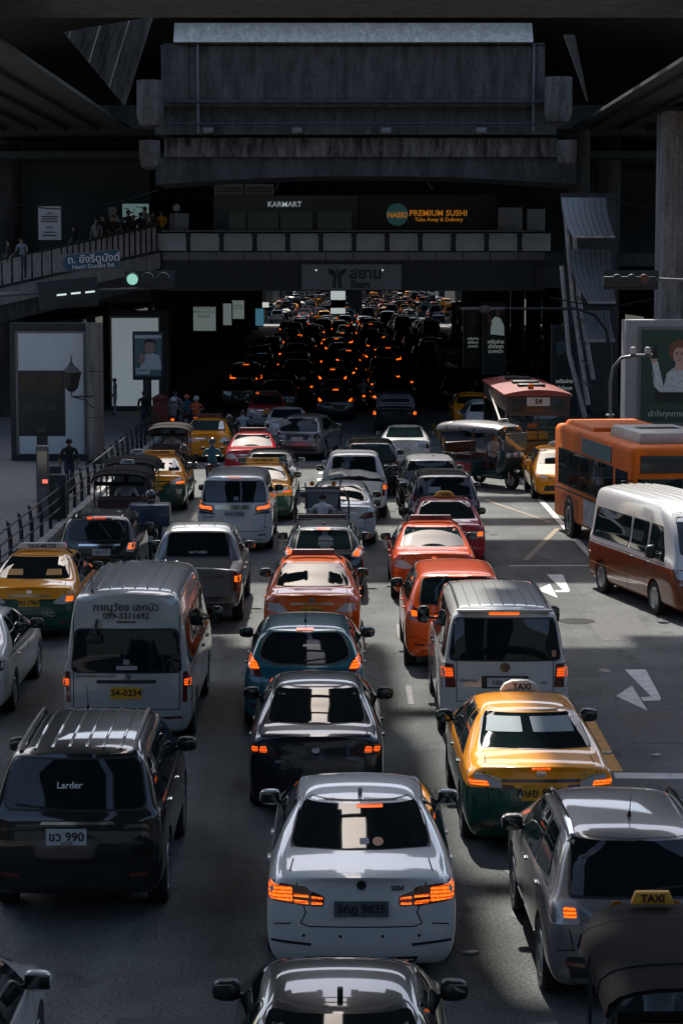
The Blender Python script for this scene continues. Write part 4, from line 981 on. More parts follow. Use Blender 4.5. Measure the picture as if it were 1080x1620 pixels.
for px, y0, y1, w_ in ((236, 126, 202, .52), (236, 221, 268, .42), (884, 121, 196, .55), (897, 221, 262, .40)):   # drum columns
    x, z1 = at(px, y0, 88.6); z0 = at(px, y1, 88.6)[1]
    MB().lathe([(w_ * .3, z0), (w_ * .8, z0 + .12), (w_, z0 + .45), (w_, z1)], (x, -1.2, 0), 'Z', 24).build('drum', concrete('drum_concrete', (.15, .145, .135), .6), pt, sm=True)
sd = empty('station', (0, 96, 0)); tag(sd, 'dark station hall roofing the road beyond the footbridge', 'station')
part('hall_floor', CONCD, sd, -16, 20, 0, 188, 12.9, 13.9); part('upper_deck', CONCD, sd, -26, 26, -6.6, 188, 17.4, 18.2)
for y in range(14, 186, 12): part('hall_beam', CONCD, sd, -15.6, 19.6, y, y + 1.2, 12.1, 12.88)
# deep shadowed side decks that frame the portal
sl = empty('side_deck', (-14, 70, 12)); tag(sl, 'dark concourse deck filling the upper left corner', 'deck')
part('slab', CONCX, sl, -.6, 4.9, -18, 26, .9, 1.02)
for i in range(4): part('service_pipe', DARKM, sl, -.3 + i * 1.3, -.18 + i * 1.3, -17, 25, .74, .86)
sr = empty('side_deck', (14.5, 70, 12)); tag(sr, 'dark concourse deck filling the upper right corner', 'deck')
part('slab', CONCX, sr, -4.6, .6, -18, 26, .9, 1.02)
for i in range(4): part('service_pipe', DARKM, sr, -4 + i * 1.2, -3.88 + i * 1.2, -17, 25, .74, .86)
def wedge(name, pts, Y, th, m, parent, label):
    poly = [at(x, y, Y) for x, y in pts]; o = MB().prism(poly, Y, Y + th, 'Y').build(name, m, None); return tag(o, label, 'girder')
w1 = empty('sloping_web', (0, 60, 0)); tag(w1, 'triangular ribbed concrete web catching light at upper left', 'girder')
poly = [at(100, 50, 84), at(240, 26, 84), at(196, 166, 84)]
MB().prism(poly, 24, 24.5, 'Y').build('web', CONC, w1)
for i in range(12):
    t0 = i / 12; a = [poly[0][k] + (poly[1][k] - poly[0][k]) * t0 for k in (0, 1)]; b = [poly[0][k] + (poly[2][k] - poly[0][k]) * t0 for k in (0, 1)]
    q = [poly[1][k] * (1 - t0) + poly[2][k] * 0 + poly[2][k] * t0 for k in (0, 1)]
    MB().bar((a[0], 23.98, a[1]), (b[0] + .02, 23.98, b[1]), .05 + .08 * (i % 3 == 0), .05).build('rib', CONCL if i % 4 == 1 else CONC, w1)
poly = [at(893, 54, 84), at(909, 54, 84), at(930, 158, 84)]
tag(MB().prism(poly, 84, 84.5, 'Y').build('sloping_web', CONC), 'thin bright concrete sliver at upper right', 'girder')
# near cross deck above the frame's top edge
tag(MB().box(-16, 16, 60, 66, at(0, 27, 66)[1], 16.6).build('cross_deck', CONCD), 'dark cross deck along the top edge of the view', 'deck')

# columns
def column(px, Y, r, z1, label, m=CONC, ribs=0, square=False):
    x = at(px, 500, Y)[0]; root = empty('column', (x, Y, 0)); tag(root, label, 'column')
    if square: MB().box(-r, r, -r, r, 0, z1).build('shaft', m, root, bevel=.06)
    else: MB().lathe([(r, 0), (r, z1)], n=28).build('shaft', m, root, sm=True)
    for i in range(ribs): MB().box(-r * .75 + 1.5 * r * i / (ribs - 1) - .03, -r * .75 + 1.5 * r * i / (ribs - 1) + .03, -r - .04, -r + .02, z1 * .42, z1 * .93).build('rib', m, root)
    part('base', CONCD, root, -r * 1.2, r * 1.2, -r * 1.2, r * 1.2, 0, .6)
    return root
column(1085, 82, 1.05, 12.6, 'square ribbed concrete column at the right edge', concrete('column_concrete', (.26, .26, .25), .5), 10, True)
column(4, 103, .95, 12.6, 'concrete column behind the left walkway', CONC)
column(910, 97, .55, 13, 'dark column right of the footbridge', CONCD)
column(958, 103, .6, 13, 'dark column behind the stair canopy', CONCD); column(178, 112, .5, 13, 'dark column behind the lit panel', CONCD)
for i, y in enumerate(range(128, 280, 16)):
    for s, x in (('left', -10.2), ('right', 15.2)):
        o = empty('column', (x, y, 0)); tag(o, 'dark station column in the shade on the %s pavement' % s, 'column', 'station columns'); MB().lathe([(.6, 0), (.6, 12.9)], n=16).build('shaft', CONCD, o, sm=True)
for s, x0, x1 in (('left', -34, -17.5), ('right', 21.5, 40)):
    b = empty('shop_building', ((x0 + x1) / 2, 190, 0)); tag(b, 'dark shop front row along the %s side under the station' % s, 'building'); h = (x1 - x0) / 2
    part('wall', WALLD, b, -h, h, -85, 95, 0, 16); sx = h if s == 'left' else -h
    for i in range(11):
        part('shop_window', (GLASS2, mat('lit_shop', (.4, .4, .36), .4, emit=(.55, .55, .48), estr=.10))[i % 2], b, *sorted((sx, sx + math.copysign(.05, sx))), -80 + i * 16, -70 + i * 16, .6, 3.6); part('awning', DARKM, b, *sorted((sx, sx + math.copysign(1.2, sx))), -80 + i * 16, -70 + i * 16, 3.8, 4.0)
for s, x0, x1 in (('left', -60, -27), ('right', 30, 60)):
    for j, (y0, y1, h_) in enumerate(((295, 380, 26), (390, 520, 38), (530, 700, 30))):
        b = empty('tower_block', (0, y0, 0)); tag(b, 'pale far block %s beyond the station, %s' % (('on the left', 'on the right')[s == 'right'], ('nearest', 'second', 'farthest')[j]), 'building')
        part('wall', concrete('block_wall', (.30, .29, .28), .3), b, x0, x1, 0, y1 - y0, 0, h_); xx = x1 if s == 'left' else x0
        for k in range(int((y1 - y0) / 12)):
            for fl in range(int(h_ / 4) - 1): part('window', GLASS2, b, xx - .06, xx + .06, 3 + k * 12, 10 + k * 12, 2 + fl * 4, 4.4 + fl * 4)
for s, x0, x1 in (('left', -70, -38), ('right', 36, 70)):
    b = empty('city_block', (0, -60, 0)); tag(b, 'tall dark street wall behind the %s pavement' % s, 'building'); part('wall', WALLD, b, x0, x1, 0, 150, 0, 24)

# behind the viewer: the footbridge, with roof and block added against low sky
fv = empty('footbridge', (0, -4, 5.0)); tag(fv, 'footbridge the view is taken from, roof added against low sky', 'footbridge'); part('deck', CONCD, fv, -22, 22, -2.2, 3.2, -.5, .1); part('roof', CONCD, fv, -22, 22, -2.6, 2.4, 3.4, 3.7); part('rear_parapet', CONC, fv, -22, 22, -2.2, -2.0, .1, 1.2)
for x in (-18, -9, 9, 18): part('roof_post', DARKM, fv, x - .1, x + .1, -2.1, -1.9, 1.2, 3.4)
bk = empty('sky_blocker', (0, -110, 0)); tag(bk, 'unseen dark block added to cut the low sky behind the viewer', 'building'); part('wall', WALLD, bk, -70, 70, -20, 0, 0, 46)
# rail line beyond the station; hidden decks widened and gapped to shade the road
v3 = empty('viaduct', (2, 300, 14)); tag(v3, 'rail viaduct with hidden decks widened and gapped to shade the far road', 'viaduct'); [part('deck', CONCD, v3, -20 + (i % 3) * 3, 24 - (i % 2) * 5, i * 42, i * 42 + 35, 0, 1.5) for i in range(9)]
for y in range(20, 380, 36): part('pier', CONC, v3, -1, 1, y, y + 2, -14, -.01)
for s, x, n0 in (('left', -16.8, 8), ('right', 26.2, 8)):  # trees added to cover the glare beside the far road
    for i in range(n0):
        y = 292 + i * 24 + rng.uniform(-4, 4); tr = empty('cover_tree', (x + rng.uniform(-.6, .6), y, 0)); tag(tr, 'dark tree added to cover the bright %s side of the far road' % s, 'tree', 'added trees beyond the station'); bk_ = mat('bark', (.05, .04, .03), .9)
        MB().tube([(0, 0, 0), (.1, 0, 2.2), (-.1, .1, 4.2)], [.22, .17, .10], 8).tube([(.1, 0, 2.2), (1.2, .4, 4.0)], [.1, .04], 6).tube([(.05, 0, 2.6), (-1.1, -.3, 4.3)], [.1, .04], 6).build('trunk', bk_, tr, sm=True)
        m = MB()
        for q in range(700):
            th, ph = rng.uniform(0, 6.283), math.acos(rng.uniform(-1, 1)); rr_ = (.45 + .55 * rng.random() ** .5) * (1 + .25 * math.sin(3 * th + i) * math.sin(2 * ph)); c = Vector((2.3 * rr_ * math.sin(ph) * math.cos(th), 2.3 * rr_ * math.sin(ph) * math.sin(th), 4.7 + 1.9 * rr_ * math.cos(ph)))
            u_ = Vector((rng.gauss(0, 1), rng.gauss(0, 1), rng.gauss(0, 1))).normalized(); w2 = u_.orthogonal().normalized() * rng.uniform(.16, .3); u_ = u_ * rng.uniform(.2, .36); m.add([c - u_, c + w2, c + u_, c - w2], [(0, 1, 2, 3)])
        cr = m.build('crown', mat('foliage', (.035, .055, .025), .7, var=.4, vscale=2), tr)
for s, x in (('left', -15.2), ('right', 25.2)):  # dark boards added to hide bright pavement beside the far road
    h_ = empty('screening', (x, 284, 0)); tag(h_, 'dark hoarding added to hide the bright %s side of the far road' % s, 'screening')
    for i in range(40): part('board', WALLD, h_, -.06, .06, i * 8, i * 8 + 7.9, 0, 3.4)
eb = empty('end_block', (4, 640, 0)); tag(eb, 'dark block added to hide the bright far end of the road', 'building'); part('wall', WALLD, eb, -70, 70, 0, 20, 0, 30)  # added to keep bright road out of the far opening
for i in range(12): part('window', GLASS2, eb, -60 + i * 10, -54 + i * 10, -.06, .0, 3, 7)
# the footbridge across the road
fb = empty('footbridge', (0, 100, 0)); tag(fb, 'covered footbridge with frosted railing panels across the road', 'footbridge')
zt, zd, zr = at(0, 366, 100)[1], at(0, 398, 100)[1], at(0, 412, 100)[1]; xl, xr = at(252, 0, 100)[0], at(866, 0, 100)[0]
slabz = None
part('deck', CONCD, fb, xl - 9, xr + 10, .12, 7, zr - .25, zd - .05)
n = 14
for i in range(n):
    a = xl + (xr - xl) * i / n; b_ = xl + (xr - xl) * (i + 1) / n; part('fascia_panel', STEEL, fb, a + .02, b_ - .02, -.02, .10, zr + .02, zd - .02)
part('lower_beam', DARKM, fb, xl, xr, .05, .5, at(0, 460, 100)[1], zr - .01); part('rear_beam', DARKM, fb, xl, xr, 6.4, 6.9, at(0, 448, 106)[1], zr - .26)
pp = (at(348, 0, 100)[0] - at(295, 0, 100)[0]); x = at(242, 0, 100)[0]; i = 0
pm = MB().box(.10, pp - .10, -.015, .015, zd + .04, zt - .08).mesh(bevel=.01)
po = MB().box(-.07, .07, -.05, .05, zd, zt).box(-.13, .13, -.06, .06, zd + .12, zd + .2).box(-.13, .13, -.06, .06, zt - .22, zt - .14).mesh()
while x < xr - .4:
    obj('railing_panel', pm, PANELW, fb, (x, 0, 0)); obj('railing_post', po, DARKM, fb, (x, 0, 0)); x += pp
part('handrail', STEEL, fb, xl, xr, -.05, .05, zt, zt + .06)
part('back_wall', WALLD, fb, xl - 8, xr + 9, 12.2, 12.4, zd, zd + 4.6); part('ceiling', WALLD, fb, xl - 8, xr + 8, .5, 12.1, zd + 4.2, zd + 4.5)
def panel(name, px0, py0, px1, py1, Y, m, label=None, cat=None, th=.08, parent=None, bevel=0.):
    a, b = at(px0, py1, Y), at(px1, py0, Y); 
    o = MB().box(a[0], b[0], Y, Y + th, a[1], b[1]).build(name, m, parent, bevel=bevel)
    if label: tag(o, label, cat)
    return o
def wtext(s, px, py, Y, hpx, m, parent, bold=.0, **k):
    x, z = at(px, py, Y); o = lettering(s, hpx * Y / 3501 * 1.38, m, parent, face_M(x, Y, z), bold, **k); return o
# sign of the station below the bridge
k = panel('station_sign', 477, 418, 635, 458, 99.8, mat('sign_grey', (.22, .25, .27), .4, var=.1), 'grey hanging station sign with an emblem and two lines of lettering', 'sign')
SIGND = mat('sign_dark', (.025, .03, .033), .5)
wtext('สยาม', 578, 433, 99.76, 17, SIGND, k, .03); wtext('Siam', 570, 450, 99.76, 12, SIGND, k, .04)
for j in (-1, 1):
    MB().prism([at(533 + j * q[0], q[1], 99.77) for q in ((0, 434), (5, 427), (16, 424), (13, 432), (6, 438), (8, 455), (2, 456))], 99.765, 99.79, 'Y').build('emblem', SIGND, k)
MB().prism([at(533 + q[0], q[1], 99.77) for q in ((-2, 431), (0, 421), (2, 431))], 99.765, 99.79, 'Y').build('emblem', SIGND, k)
for px in (500, 605): panel('lamp', px - 1, 426, px + 1, 428, 99.74, mat('sign_lamp', (.8, .8, .8), .4, emit=(.8, .9, .9), estr=.5), th=.03, parent=k)
panel('hanging_sign', 848, 421, 893, 455, 99.85, mat('sign_dull', (.04, .047, .05), .5), 'dull hanging sign at the right end of the footbridge', 'sign')
# kiosks on the bridge
kk = panel('kiosk', 338, 309, 566, 366, 104.5, mat('kiosk_grey', (.12, .15, .165), .5, var=.1), 'grey shop kiosk with a KARMART fascia on the footbridge', 'kiosk', th=3)
wtext('KARMART', 450, 323, 104.46, 8.5, mat('letter_pale', (.75, .8, .8), .5, emit=(.6, .7, .72), estr=.14), kk, .012)  # letters given a faint glow to show under the dark ceiling
for a, b in ((362, 388), (392, 440), (444, 494), (503, 556)): panel('shop_window', a, 334, b, 362, 104.44, GLASS2, th=.05, parent=kk)
lv = empty('louvre_unit', (0, 104.2, 0)); tag(lv, 'pair of pale ventilation louvres above the KARMART kiosk', 'vent')
for a, b in ((339, 384), (387, 432)):
    (x0, z0), (x1, z1) = at(a, 308, 104.2), at(b, 291, 104.2)
    for q in ((x0, x1, z0, z0 + .06), (x0, x1, z1 - .06, z1), (x0, x0 + .06, z0 + .07, z1 - .07), (x1 - .06, x1, z0 + .07, z1 - .07)): part('frame', mat('louvre_pale', (.42, .45, .46), .5), lv, q[0], q[1], -.02, .1, q[2], q[3])
    for j in range(4): part('slat', mat('louvre_pale', (.42, .45, .46), .5), lv, x0 + .07, x1 - .07, .0, .05, z0 + .10 + j * .095, z0 + .14 + j * .095)
kb_ = panel('sushi_board', 568, 308, 786, 364, 104.3, mat('board_black', (.018, .024, .026), .4), 'black PREMIUM SUSHI board with a round badge on the footbridge', 'sign', th=.15)
OR = mat('letter_amber', (.55, .20, .02), .5, emit=(.9, .33, .03), estr=.12); TE = mat('badge_teal', (.04, .13, .14), .5, emit=(.1, .32, .33), estr=.04)  # badge given a faint glow so its teal shows in the dark
x, z = at(628, 339, 104.26); MB().lathe([(.001, 0), (.52, 0), (.52, .03)], (x, 104.26, z), 'Y', 28).build('badge', TE, kb_)
wtext('NAEKI', 628, 340, 104.2, 8, OR, kb_, .03); wtext('PREMIUM SUSHI', 693, 337, 104.26, 9, OR, kb_, .03, wide=1.05); wtext('Take Away & Delivery', 694, 347, 104.26, 6, OR, kb_, .02); wtext('3', 628, 330, 104.2, 5, INKW, kb_)
for (a, b, c, d, l) in ((788, 328, 826, 364, 'wide'), (833, 330, 862, 364, 'narrow')): panel('service_cabinet', a, b, c, d, 101.2, mat('cabinet_grey', (.30, .34, .36), .45, var=.1), '%s grey service cabinet right of the sushi board' % l, 'cabinet', th=.6, bevel=.02)
c = panel('service_cabinet', 268, 337, 298, 366, 101.2, mat('cabinet_grey'), 'grey cabinet with a ribbed side at the left end of the footbridge', 'cabinet', th=.6, bevel=.02)
panel('cabinet_door', 268.5, 338, 276, 365, 101.17, mat('door_beige', (.20, .19, .18), .5), th=.05, parent=c)
x, z = at(278, 328, 101); o = empty('convex_mirror', (x, 101.4, z)); tag(o, 'small round mirror on a bent rod above the left cabinet', 'mirror')
MB().lathe([(.001, 0), (.15, .0), (.17, .04)], (0, 0, 0), 'Y', 20).build('mirror', mat('pale_disc', (.35, .42, .44), .2), o, sm=True); MB().tube([(0, .03, -.3), (0, .03, .3), (-.2, .03, .1)], .015).build('rod', STEEL, o)
o = empty('steel_brace', (0, 103, 0)); tag(o, 'slim diagonal steel braces in the dark above the kiosks', 'brace')
for a in ((433, 304, 448, 276), (665, 276, 685, 300)): p0, p1 = at(a[0], a[1], 103), at(a[2], a[3], 103); MB().bar((p0[0], 0, p0[1]), (p1[0], 0, p1[1]), .12, .06).build('brace', STEEL, o)

# raised walkway climbing from the left to the footbridge
A, B = Vector((-17.0, 93.0, 5.55)), Vector((at(247, 0, 99.5)[0], 99.5, zd)); wk = empty('walkway', A); tag(wk, 'sloping raised walkway with a slatted parapet at left', 'walkway')
D = B - A; L_ = D.length; u = D.normalized(); hz = Vector((D.x, D.y, 0)).normalized(); nn = Vector((-hz.y, hz.x, 0))
def along(t, up=0., back=0.): return u * (L_ * t) + Vector((0, 0, up)) + nn * back
def slab(name, t0, t1, z0, z1, b0, b1, m):
    v = [along(t, zz, b_) for t in (t0, t1) for zz, b_ in ((z0, b0), (z0, b1), (z1, b1), (z1, b0))]
    return obj(name, MB().add(v, [(0, 1, 2, 3), (7, 6, 5, 4), (0, 4, 5, 1), (1, 5, 6, 2), (2, 6, 7, 3), (3, 7, 4, 0)]).mesh(), m, wk)
slab('deck', -.3, 1.0, -.45, 0, 0, 3.2, CONCD); slab('footway', -.3, 1.0, .005, .30, .25, 3.1, CONCD); slab('edge_beam', -.3, 1.0, -.75, -.05, -.15, -.003, CONCL); slab('lower_beam', -.3, .86, -1.5, -.76, .0, .5, CONC); slab('handrail', -.3, 1.0, 1.12, 1.2, -.06, .06, DARKM); slab('bottom_rail', -.3, 1.0, .0, .08, -.04, .04, DARKM)
t_ = -.06
while t_ < .985:
    wd = .034 if t_ < .52 else .016; slab('slat', t_, t_ + wd, .085, 1.11, -.03, .01, concrete('slat_grey', (.46, .43, .42), .35, 2.)); t_ += wd + (.010 if t_ < .52 else .010)
wb_ = empty('waiting_wall', (-14, 105, 6)); tag(wb_, 'dark wall behind the raised walkway', 'wall'); part('wall', WALLD, wb_, -12, 5.0, 0, .4, -.6, 7)
n1 = panel('notice_board', 61, 326, 96, 379, 97.5, mat('notice_white', (.6, .62, .63), .5), 'white notice board with printed lines above the walkway', 'sign'); 
for j, (w_, yy) in enumerate(((8, 337), (26, 342), (24, 346), (26, 350), (10, 359), (18, 367), (22, 372))): panel('text_line', 78 - w_ / 2, yy - .8, 78 + w_ / 2, yy + .8, 97.46, SIGND, th=.02, parent=n1)
m1 = panel('map_board', 194, 322, 235, 366, 102.5, mat('map_glow', (.22, .33, .34), .4, emit=(.35, .55, .56), estr=.10), 'lit pale teal map board behind the people on the walkway', 'sign')
for j in range(26): 
    a, b = 196 + rng.random() * 34, 326 + rng.random() * 36; panel('map_line', a, b, a + rng.uniform(2, 9), b + .8 + rng.random(), 102.46, mat('map_ink', (.07, .13, .14), .5), th=.02, parent=m1)
p_ = [at(q[0], q[1], 101.6) for q in ((170, 327), (183, 327), (193, 366), (177, 366))]
tag(MB().prism(p_, 101.6, 101.75, 'Y').build('leaning_board', CONCL), 'pale leaning board beside the map on the walkway', 'board')
for j, (px, py, sh, kd, lab) in enumerate(((162, 352, BLKS, 'stand', 'person in black at the far left of the walkway group'), (181, 356, BLKS, 'lean', 'dark haired person in black before the leaning board'), (203, 348, DK, 'stand', 'person with a cap before the map board'), (213, 358, DK, 'lean', 'person in dark clothes bending by the parapet'), (231, 343, GREYS, 'lean', 'person in a grey shirt leaning on the parapet by the map'), (257, 356, YELS, 'lean', 'person in a yellow top at the parapet corner'), (36, 392, PBLUE, 'lean', 'person in a white and blue shirt on the lower walkway'), (14, 395, BLKS, 'stand', 'person in black low on the walkway near the left edge'), (170, 362, BLKS, 'walk', 'person in black stepping along the walkway'), (196, 362, DK, 'stand', 'person in a dark top second from the map board'), (153, 360, GREYS, 'stand', 'person in a grey top leftmost in the walkway group'), (187, 352, PBLUE, 'walk', 'person in a pale blue top amid the walkway group'), (222, 352, BLKS, 'stand', 'person in black right before the map board'), (243, 352, DK, 'stand', 'person in dark clothes between the grey shirt and the yellow top'), (118, 372, DK, 'walk', 'person in dark clothes above the blue street sign'))):
    tt = max(0, min(.98, ((px - 540) / 35.5 - A.x) / D.x)); q = A + along(tt, 0, .55 + .25 * (j % 3)); zh = at(px, py, q.y)[1]
    person((at(px, py, q.y)[0], q.y, q.z + .30), R(rng.uniform(-40, 200)) if kd != 'lean' else R(170), lab, kd, sh, JEAN, None, 'people on the raised walkway', min(1.12, max(.92, (zh + .12 - q.z) / 1.68)))

# signs and signals hung over the left lane
ma = empty('signal_mast', (-16.5, 84, 0)); tag(ma, 'dark mast arm carrying signs and signals over the left lane', 'mast')
MB().tube([(0, 0, 0), (0, 0, 4.2), (.4, 0, 5.2), (1.4, 0, 5.75), (4.5, 0, 6.0), (9.9, 0, 6.2)], [.14, .12, .11, .10, .08, .05], 10).build('arm', STEEL, ma, sm=True)
s1 = empty('street_sign', (0, 83.8, 0)); tag(s1, 'blue arrow street sign reading Henri Dunant Rd', 'sign')
q = [at(x, y, 83.8) for x, y in ((96, 403), (188, 393), (190, 424), (97, 430))]; MB().prism(q, 83.8 - 83.8, .05, 'Y').build('board', mat('sign_border', (.16, .17, .17), .5), s1)
q = [at(x, y, 83.8) for x, y in ((97.5, 416), (106, 404.5), (187, 395), (188.5, 422.5), (106, 428))]; MB().prism(q, -.02, -.004, 'Y').build('blue_field', mat('sign_blue', (.012, .085, .14), .45), s1)
for tx, px, py, h_ in (('ถ. อังรีดูนังต์', 148, 409, 12.5), ('Henri Dunant Rd.', 148, 420.5, 7.2)):
    x, z = at(px, py, 83.7); lettering(tx, h_ * 84 / 3501 * 1.3, mat('letter_sign', (.7, .75, .76), .5), s1, Matrix.Translation((x, -.05, z)) @ Matrix.Rotation(R(-3.5), 4, 'Y') @ Matrix.Rotation(R(90), 4, 'X'), .012)
vm = empty('message_sign', (0, 83.2, 0)); tag(vm, 'black countdown box showing three white dashes', 'sign')
q = [at(x, y, 83.2) for x, y in ((58, 446), (152, 437), (155, 484), (63, 490))]; MB().prism(q, 0, .4, 'Y').build('box', DARKM, vm, bevel=.02)
for x, y in ((97, 466), (119.5, 463.5), (142, 461.5)):
    q = [at(x + a, y + b, 83.1) for a, b in ((-7.5, -.7), (7.5, -2.2), (7.5, .6), (-7.5, 2.1))]; MB().prism(q, -.03, -.002, 'Y').build('lit_dash', mat('dash_white', (.7, .75, .75), .5, emit=(.75, .9, .88), estr=.4), vm)
tl = empty('traffic_light', (0, 83.6, 0)); tag(tl, 'horizontal traffic light showing pale green at left', 'traffic light'); a, b = at(197, 455, 83.6), at(276, 428, 83.6)
part('housing', DARKM, tl, a[0], b[0], 0, .25, a[1], b[1], bevel=.03)
for px, on in ((209, 1), (233, 0), (258, 0)):
    x, z = at(px, 441.5, 83.5); MB().lathe([(.001, 0), (.20, 0), (.215, .05)], (x, -.03, z), 'Y', 24).build('lamp', mat('green_lamp', (.3, .5, .45), .3, emit=(.28, .62, .5), estr=.45) if on else SIGND, tl, sm=True)
    MB().tube([(x + .24 * math.cos(t), -.05, z + .24 * math.sin(t)) for t in [R(10 + 16 * k) for k in range(11)]], .03, 6).build('visor', STEEL, tl, sm=True)

# left pavement: advertising boxes, pillars, boards, fence
def advert_box(px0, py0, px1, py1, Y, fx0, fx1, label, pm_=LIGHTP):
    o = empty('advert_box', (0, Y, 0)); tag(o, label, 'advert box'); a, b = at(px0, py1, Y), at(px1, py0, Y); c0, c1 = at(fx0, 0, Y)[0], at(fx1, 0, Y)[0]
    part('housing', DARKM, o, c0, c1, .06, 1.6, .15, b[1] + .35); part('lit_panel', pm_, o, a[0], b[0], .0, .058, a[1], b[1])
    for x in (a[0] - .09, b[0] + .01): part('frame', STEEL, o, x, x + .08, -.02, .055, a[1] - .05, b[1] + .08)
    part('frame', STEEL, o, a[0], b[0], -.02, .055, b[1] + .001, b[1] + .08); return o
advert_box(31, 527, 131, 718, 78, 6, 140, 'tall blank blue grey advert panel behind the dark timetable'); o = advert_box(178, 503, 250, 642, 106, 170, 262, 'tall blank pale advert panel behind the portrait poster', mat('backlit_blank', (.55, .62, .65), .4, emit=(.5, .6, .63), estr=.13)); 
x, z = at(152, 726, 77.2); o = empty('pillar', (x, 77.2, .14)); tag(o, 'shiny round steel pillar at the end of the left advert box', 'pillar'); MB().lathe([(.30, 0), (.30, 4.9)], n=28).build('shaft', mat('brushed_pillar', (.20, .21, .22), .35, metal=.8), o, sm=True); MB().lathe([(.33, 0), (.33, .12)], n=28).build('foot', DARKM, o); 
for zz in (1.6, 3.2): MB().lathe([(.305, zz), (.305, zz + .03)], n=28).build('ring', DARKM, o)
o = empty('timetable_board', (0, 65, 0)); tag(o, 'dark timetable board with a faded orange header on a post', 'sign'); a, b = at(29, 690, 65), at(102, 586, 65)
part('board', DARKM, o, a[0], b[0], 0, .14, a[1], b[1], bevel=.02); cx = (a[0] + b[0]) / 2; part('post', DARKM, o, cx - .16, cx + .16, .02, .12, .14, a[1]); part('cabinet', DARKM, o, cx - .1, cx + .55, -.1, .15, .14, 1.1)
c = at(30, 623, 65); d = at(97, 590, 65); part('header', mat('header_brown', (.055, .038, .022), .5, var=.3), o, c[0], d[0], -.012, -.002, c[1], d[1])
for px in (42, 62, 83): q, q2 = at(px - 6, 648, 65), at(px + 6, 639, 65); part('digit_window', mat('digit_grey', (.035, .04, .042), .4), o, q[0], q2[0], -.012, -.002, q[1], q2[1])
q, q2 = at(58, 684, 65), at(72, 675, 65); part('label_plate', mat('digit_grey'), o, q[0], q2[0], -.012, -.002, q[1], q2[1])
x = at(105, 0, 76)[0]; o = empty('wall_lantern', (x, 76, 0)); tag(o, 'black wall lantern on a scrolled bracket beside the steel pillar', 'lantern'); z = at(0, 600, 76)[1]
MB().lathe([(.10, -.42), (.22, -.30), (.34, .20), (.36, .24), (.10, .50), (.03, .62), (.015, .85)], (0, 0, z), 'Z', 8).build('lamp_body', mat('lantern_black', (.012, .016, .017), .5), o)
MB().tube([(0, 0, z - .42), (0, 0, z - .6), (.75, 0, z - .58)], .03).tube([(.1, 0, z - .62), (.45, 0, z - .7), (.75, 0, z - 1.0)], .025).build('bracket', mat('lantern_black'), o, sm=True)
x = at(56, 0, 59.5)[0]; o = empty('ticket_post', (x, 59.5, .14)); tag(o, 'slim mirrored post with a red light by the fence', 'post')
part('frame', STEEL, o, -.17, .17, .02, .12, 0, 1.95); part('mirror_face', mat('mirror_face', (.20, .20, .19), .08, metal=.9), o, -.13, .13, -.0, .018, .9, 1.85); part('top_rail', mat('pale_rail', (.4, .4, .4), .4), o, -.19, .19, -.02, .13, 1.96, 2.0); part('red_lamp', mat('red_lamp', (.5, .05, .04), .4, emit=(1, .18, .12), estr=.6), o, .0, .14, -.03, -.002, .98, 1.08); part('side_box', DARKM, o, .18, .62, .0, .4, 0, 1.2)
# portrait poster on a post
o = empty('poster_stand', (0, 92, 0)); tag(o, 'portrait poster in a dark case on a post', 'sign'); a, b = at(210, 601, 92), at(258, 524, 92); cx = (a[0] + b[0]) / 2 - .05
part('case', DARKM, o, a[0], b[0], 0, .25, a[1], b[1], bevel=.03); part('post', DARKM, o, cx - .17, cx + .17, .05, .2, .14, a[1])
def pr_(pts, name, m, lvl, par, Y=92): MB().prism([at(x, y, Y) for x, y in pts], -.01 - .004 * lvl, -.004 * lvl - .001, 'Y').build(name, m, par)
pr_([(213, 595), (255, 595), (255, 529), (213, 529)], 'print', mat('print_teal', (.10, .17, .18), .35), 0, o); pr_([(213, 535), (255, 535), (255, 530), (213, 530)], 'print', mat('print_pale', (.5, .56, .56), .4), 3, o)
el_ = lambda cx, cy, rx, ry, n=14: [(cx + rx * math.cos(2 * math.pi * k / n), cy + ry * math.sin(2 * math.pi * k / n)) for k in range(n)]
SK2 = mat('print_skin', (.36, .23, .18), .4); pr_([(222, 572), (228, 560), (240, 558), (252, 562), (255, 574), (255, 585), (222, 585)], 'print', mat('print_shirt', (.5, .55, .55), .4), 5, o); pr_(el_(237, 549, 8.5, 11), 'print', SK2, 8, o); pr_([(228, 547), (229, 539), (237, 536), (245, 539), (246, 547), (243, 541), (231, 541)], 'print', HAIRM, 11, o); pr_([(218, 572), (223, 558), (229, 560), (230, 570), (224, 576)], 'print', SK2, 12, o); pr_([(215, 592), (237, 592), (237, 582), (215, 582)], 'print', mat('print_pale'), 14, o); pr_([(217, 586), (233, 586), (233, 585), (217, 585)], 'print', SIGND, 17, o)
x = at(247, 0, 91)[0]; o = empty('post_box', (x, 91, .14)); tag(o, 'dull red pillar box with a pitched cap on the left pavement', 'post box'); PBX = mat('post_box_red', (.14, .022, .016), .5, var=.25)
part('body', PBX, o, -.30, .30, 0, .55, .1, 1.42, bevel=.03); MB().prism([(-.36, 1.42), (.36, 1.42), (.30, 1.52), (.08, 1.64), (-.08, 1.64), (-.30, 1.52)], -.05, .6, 'Y').build('cap', PBX, o, bevel=.015); part('plinth', TRIM, o, -.33, .33, -.03, .58, 0, .1); lettering('19', .12, mat('box_pale', (.3, .2, .18), .5), o, face_M(0, -.012, 1.1)); MB().tube([(.28 * math.cos(t) - .28, -.01, .55 + .30 * math.sin(t)) for t in [R(8 * k) for k in range(12)]], .01, 5).build('rim', mat('box_pale'), o)
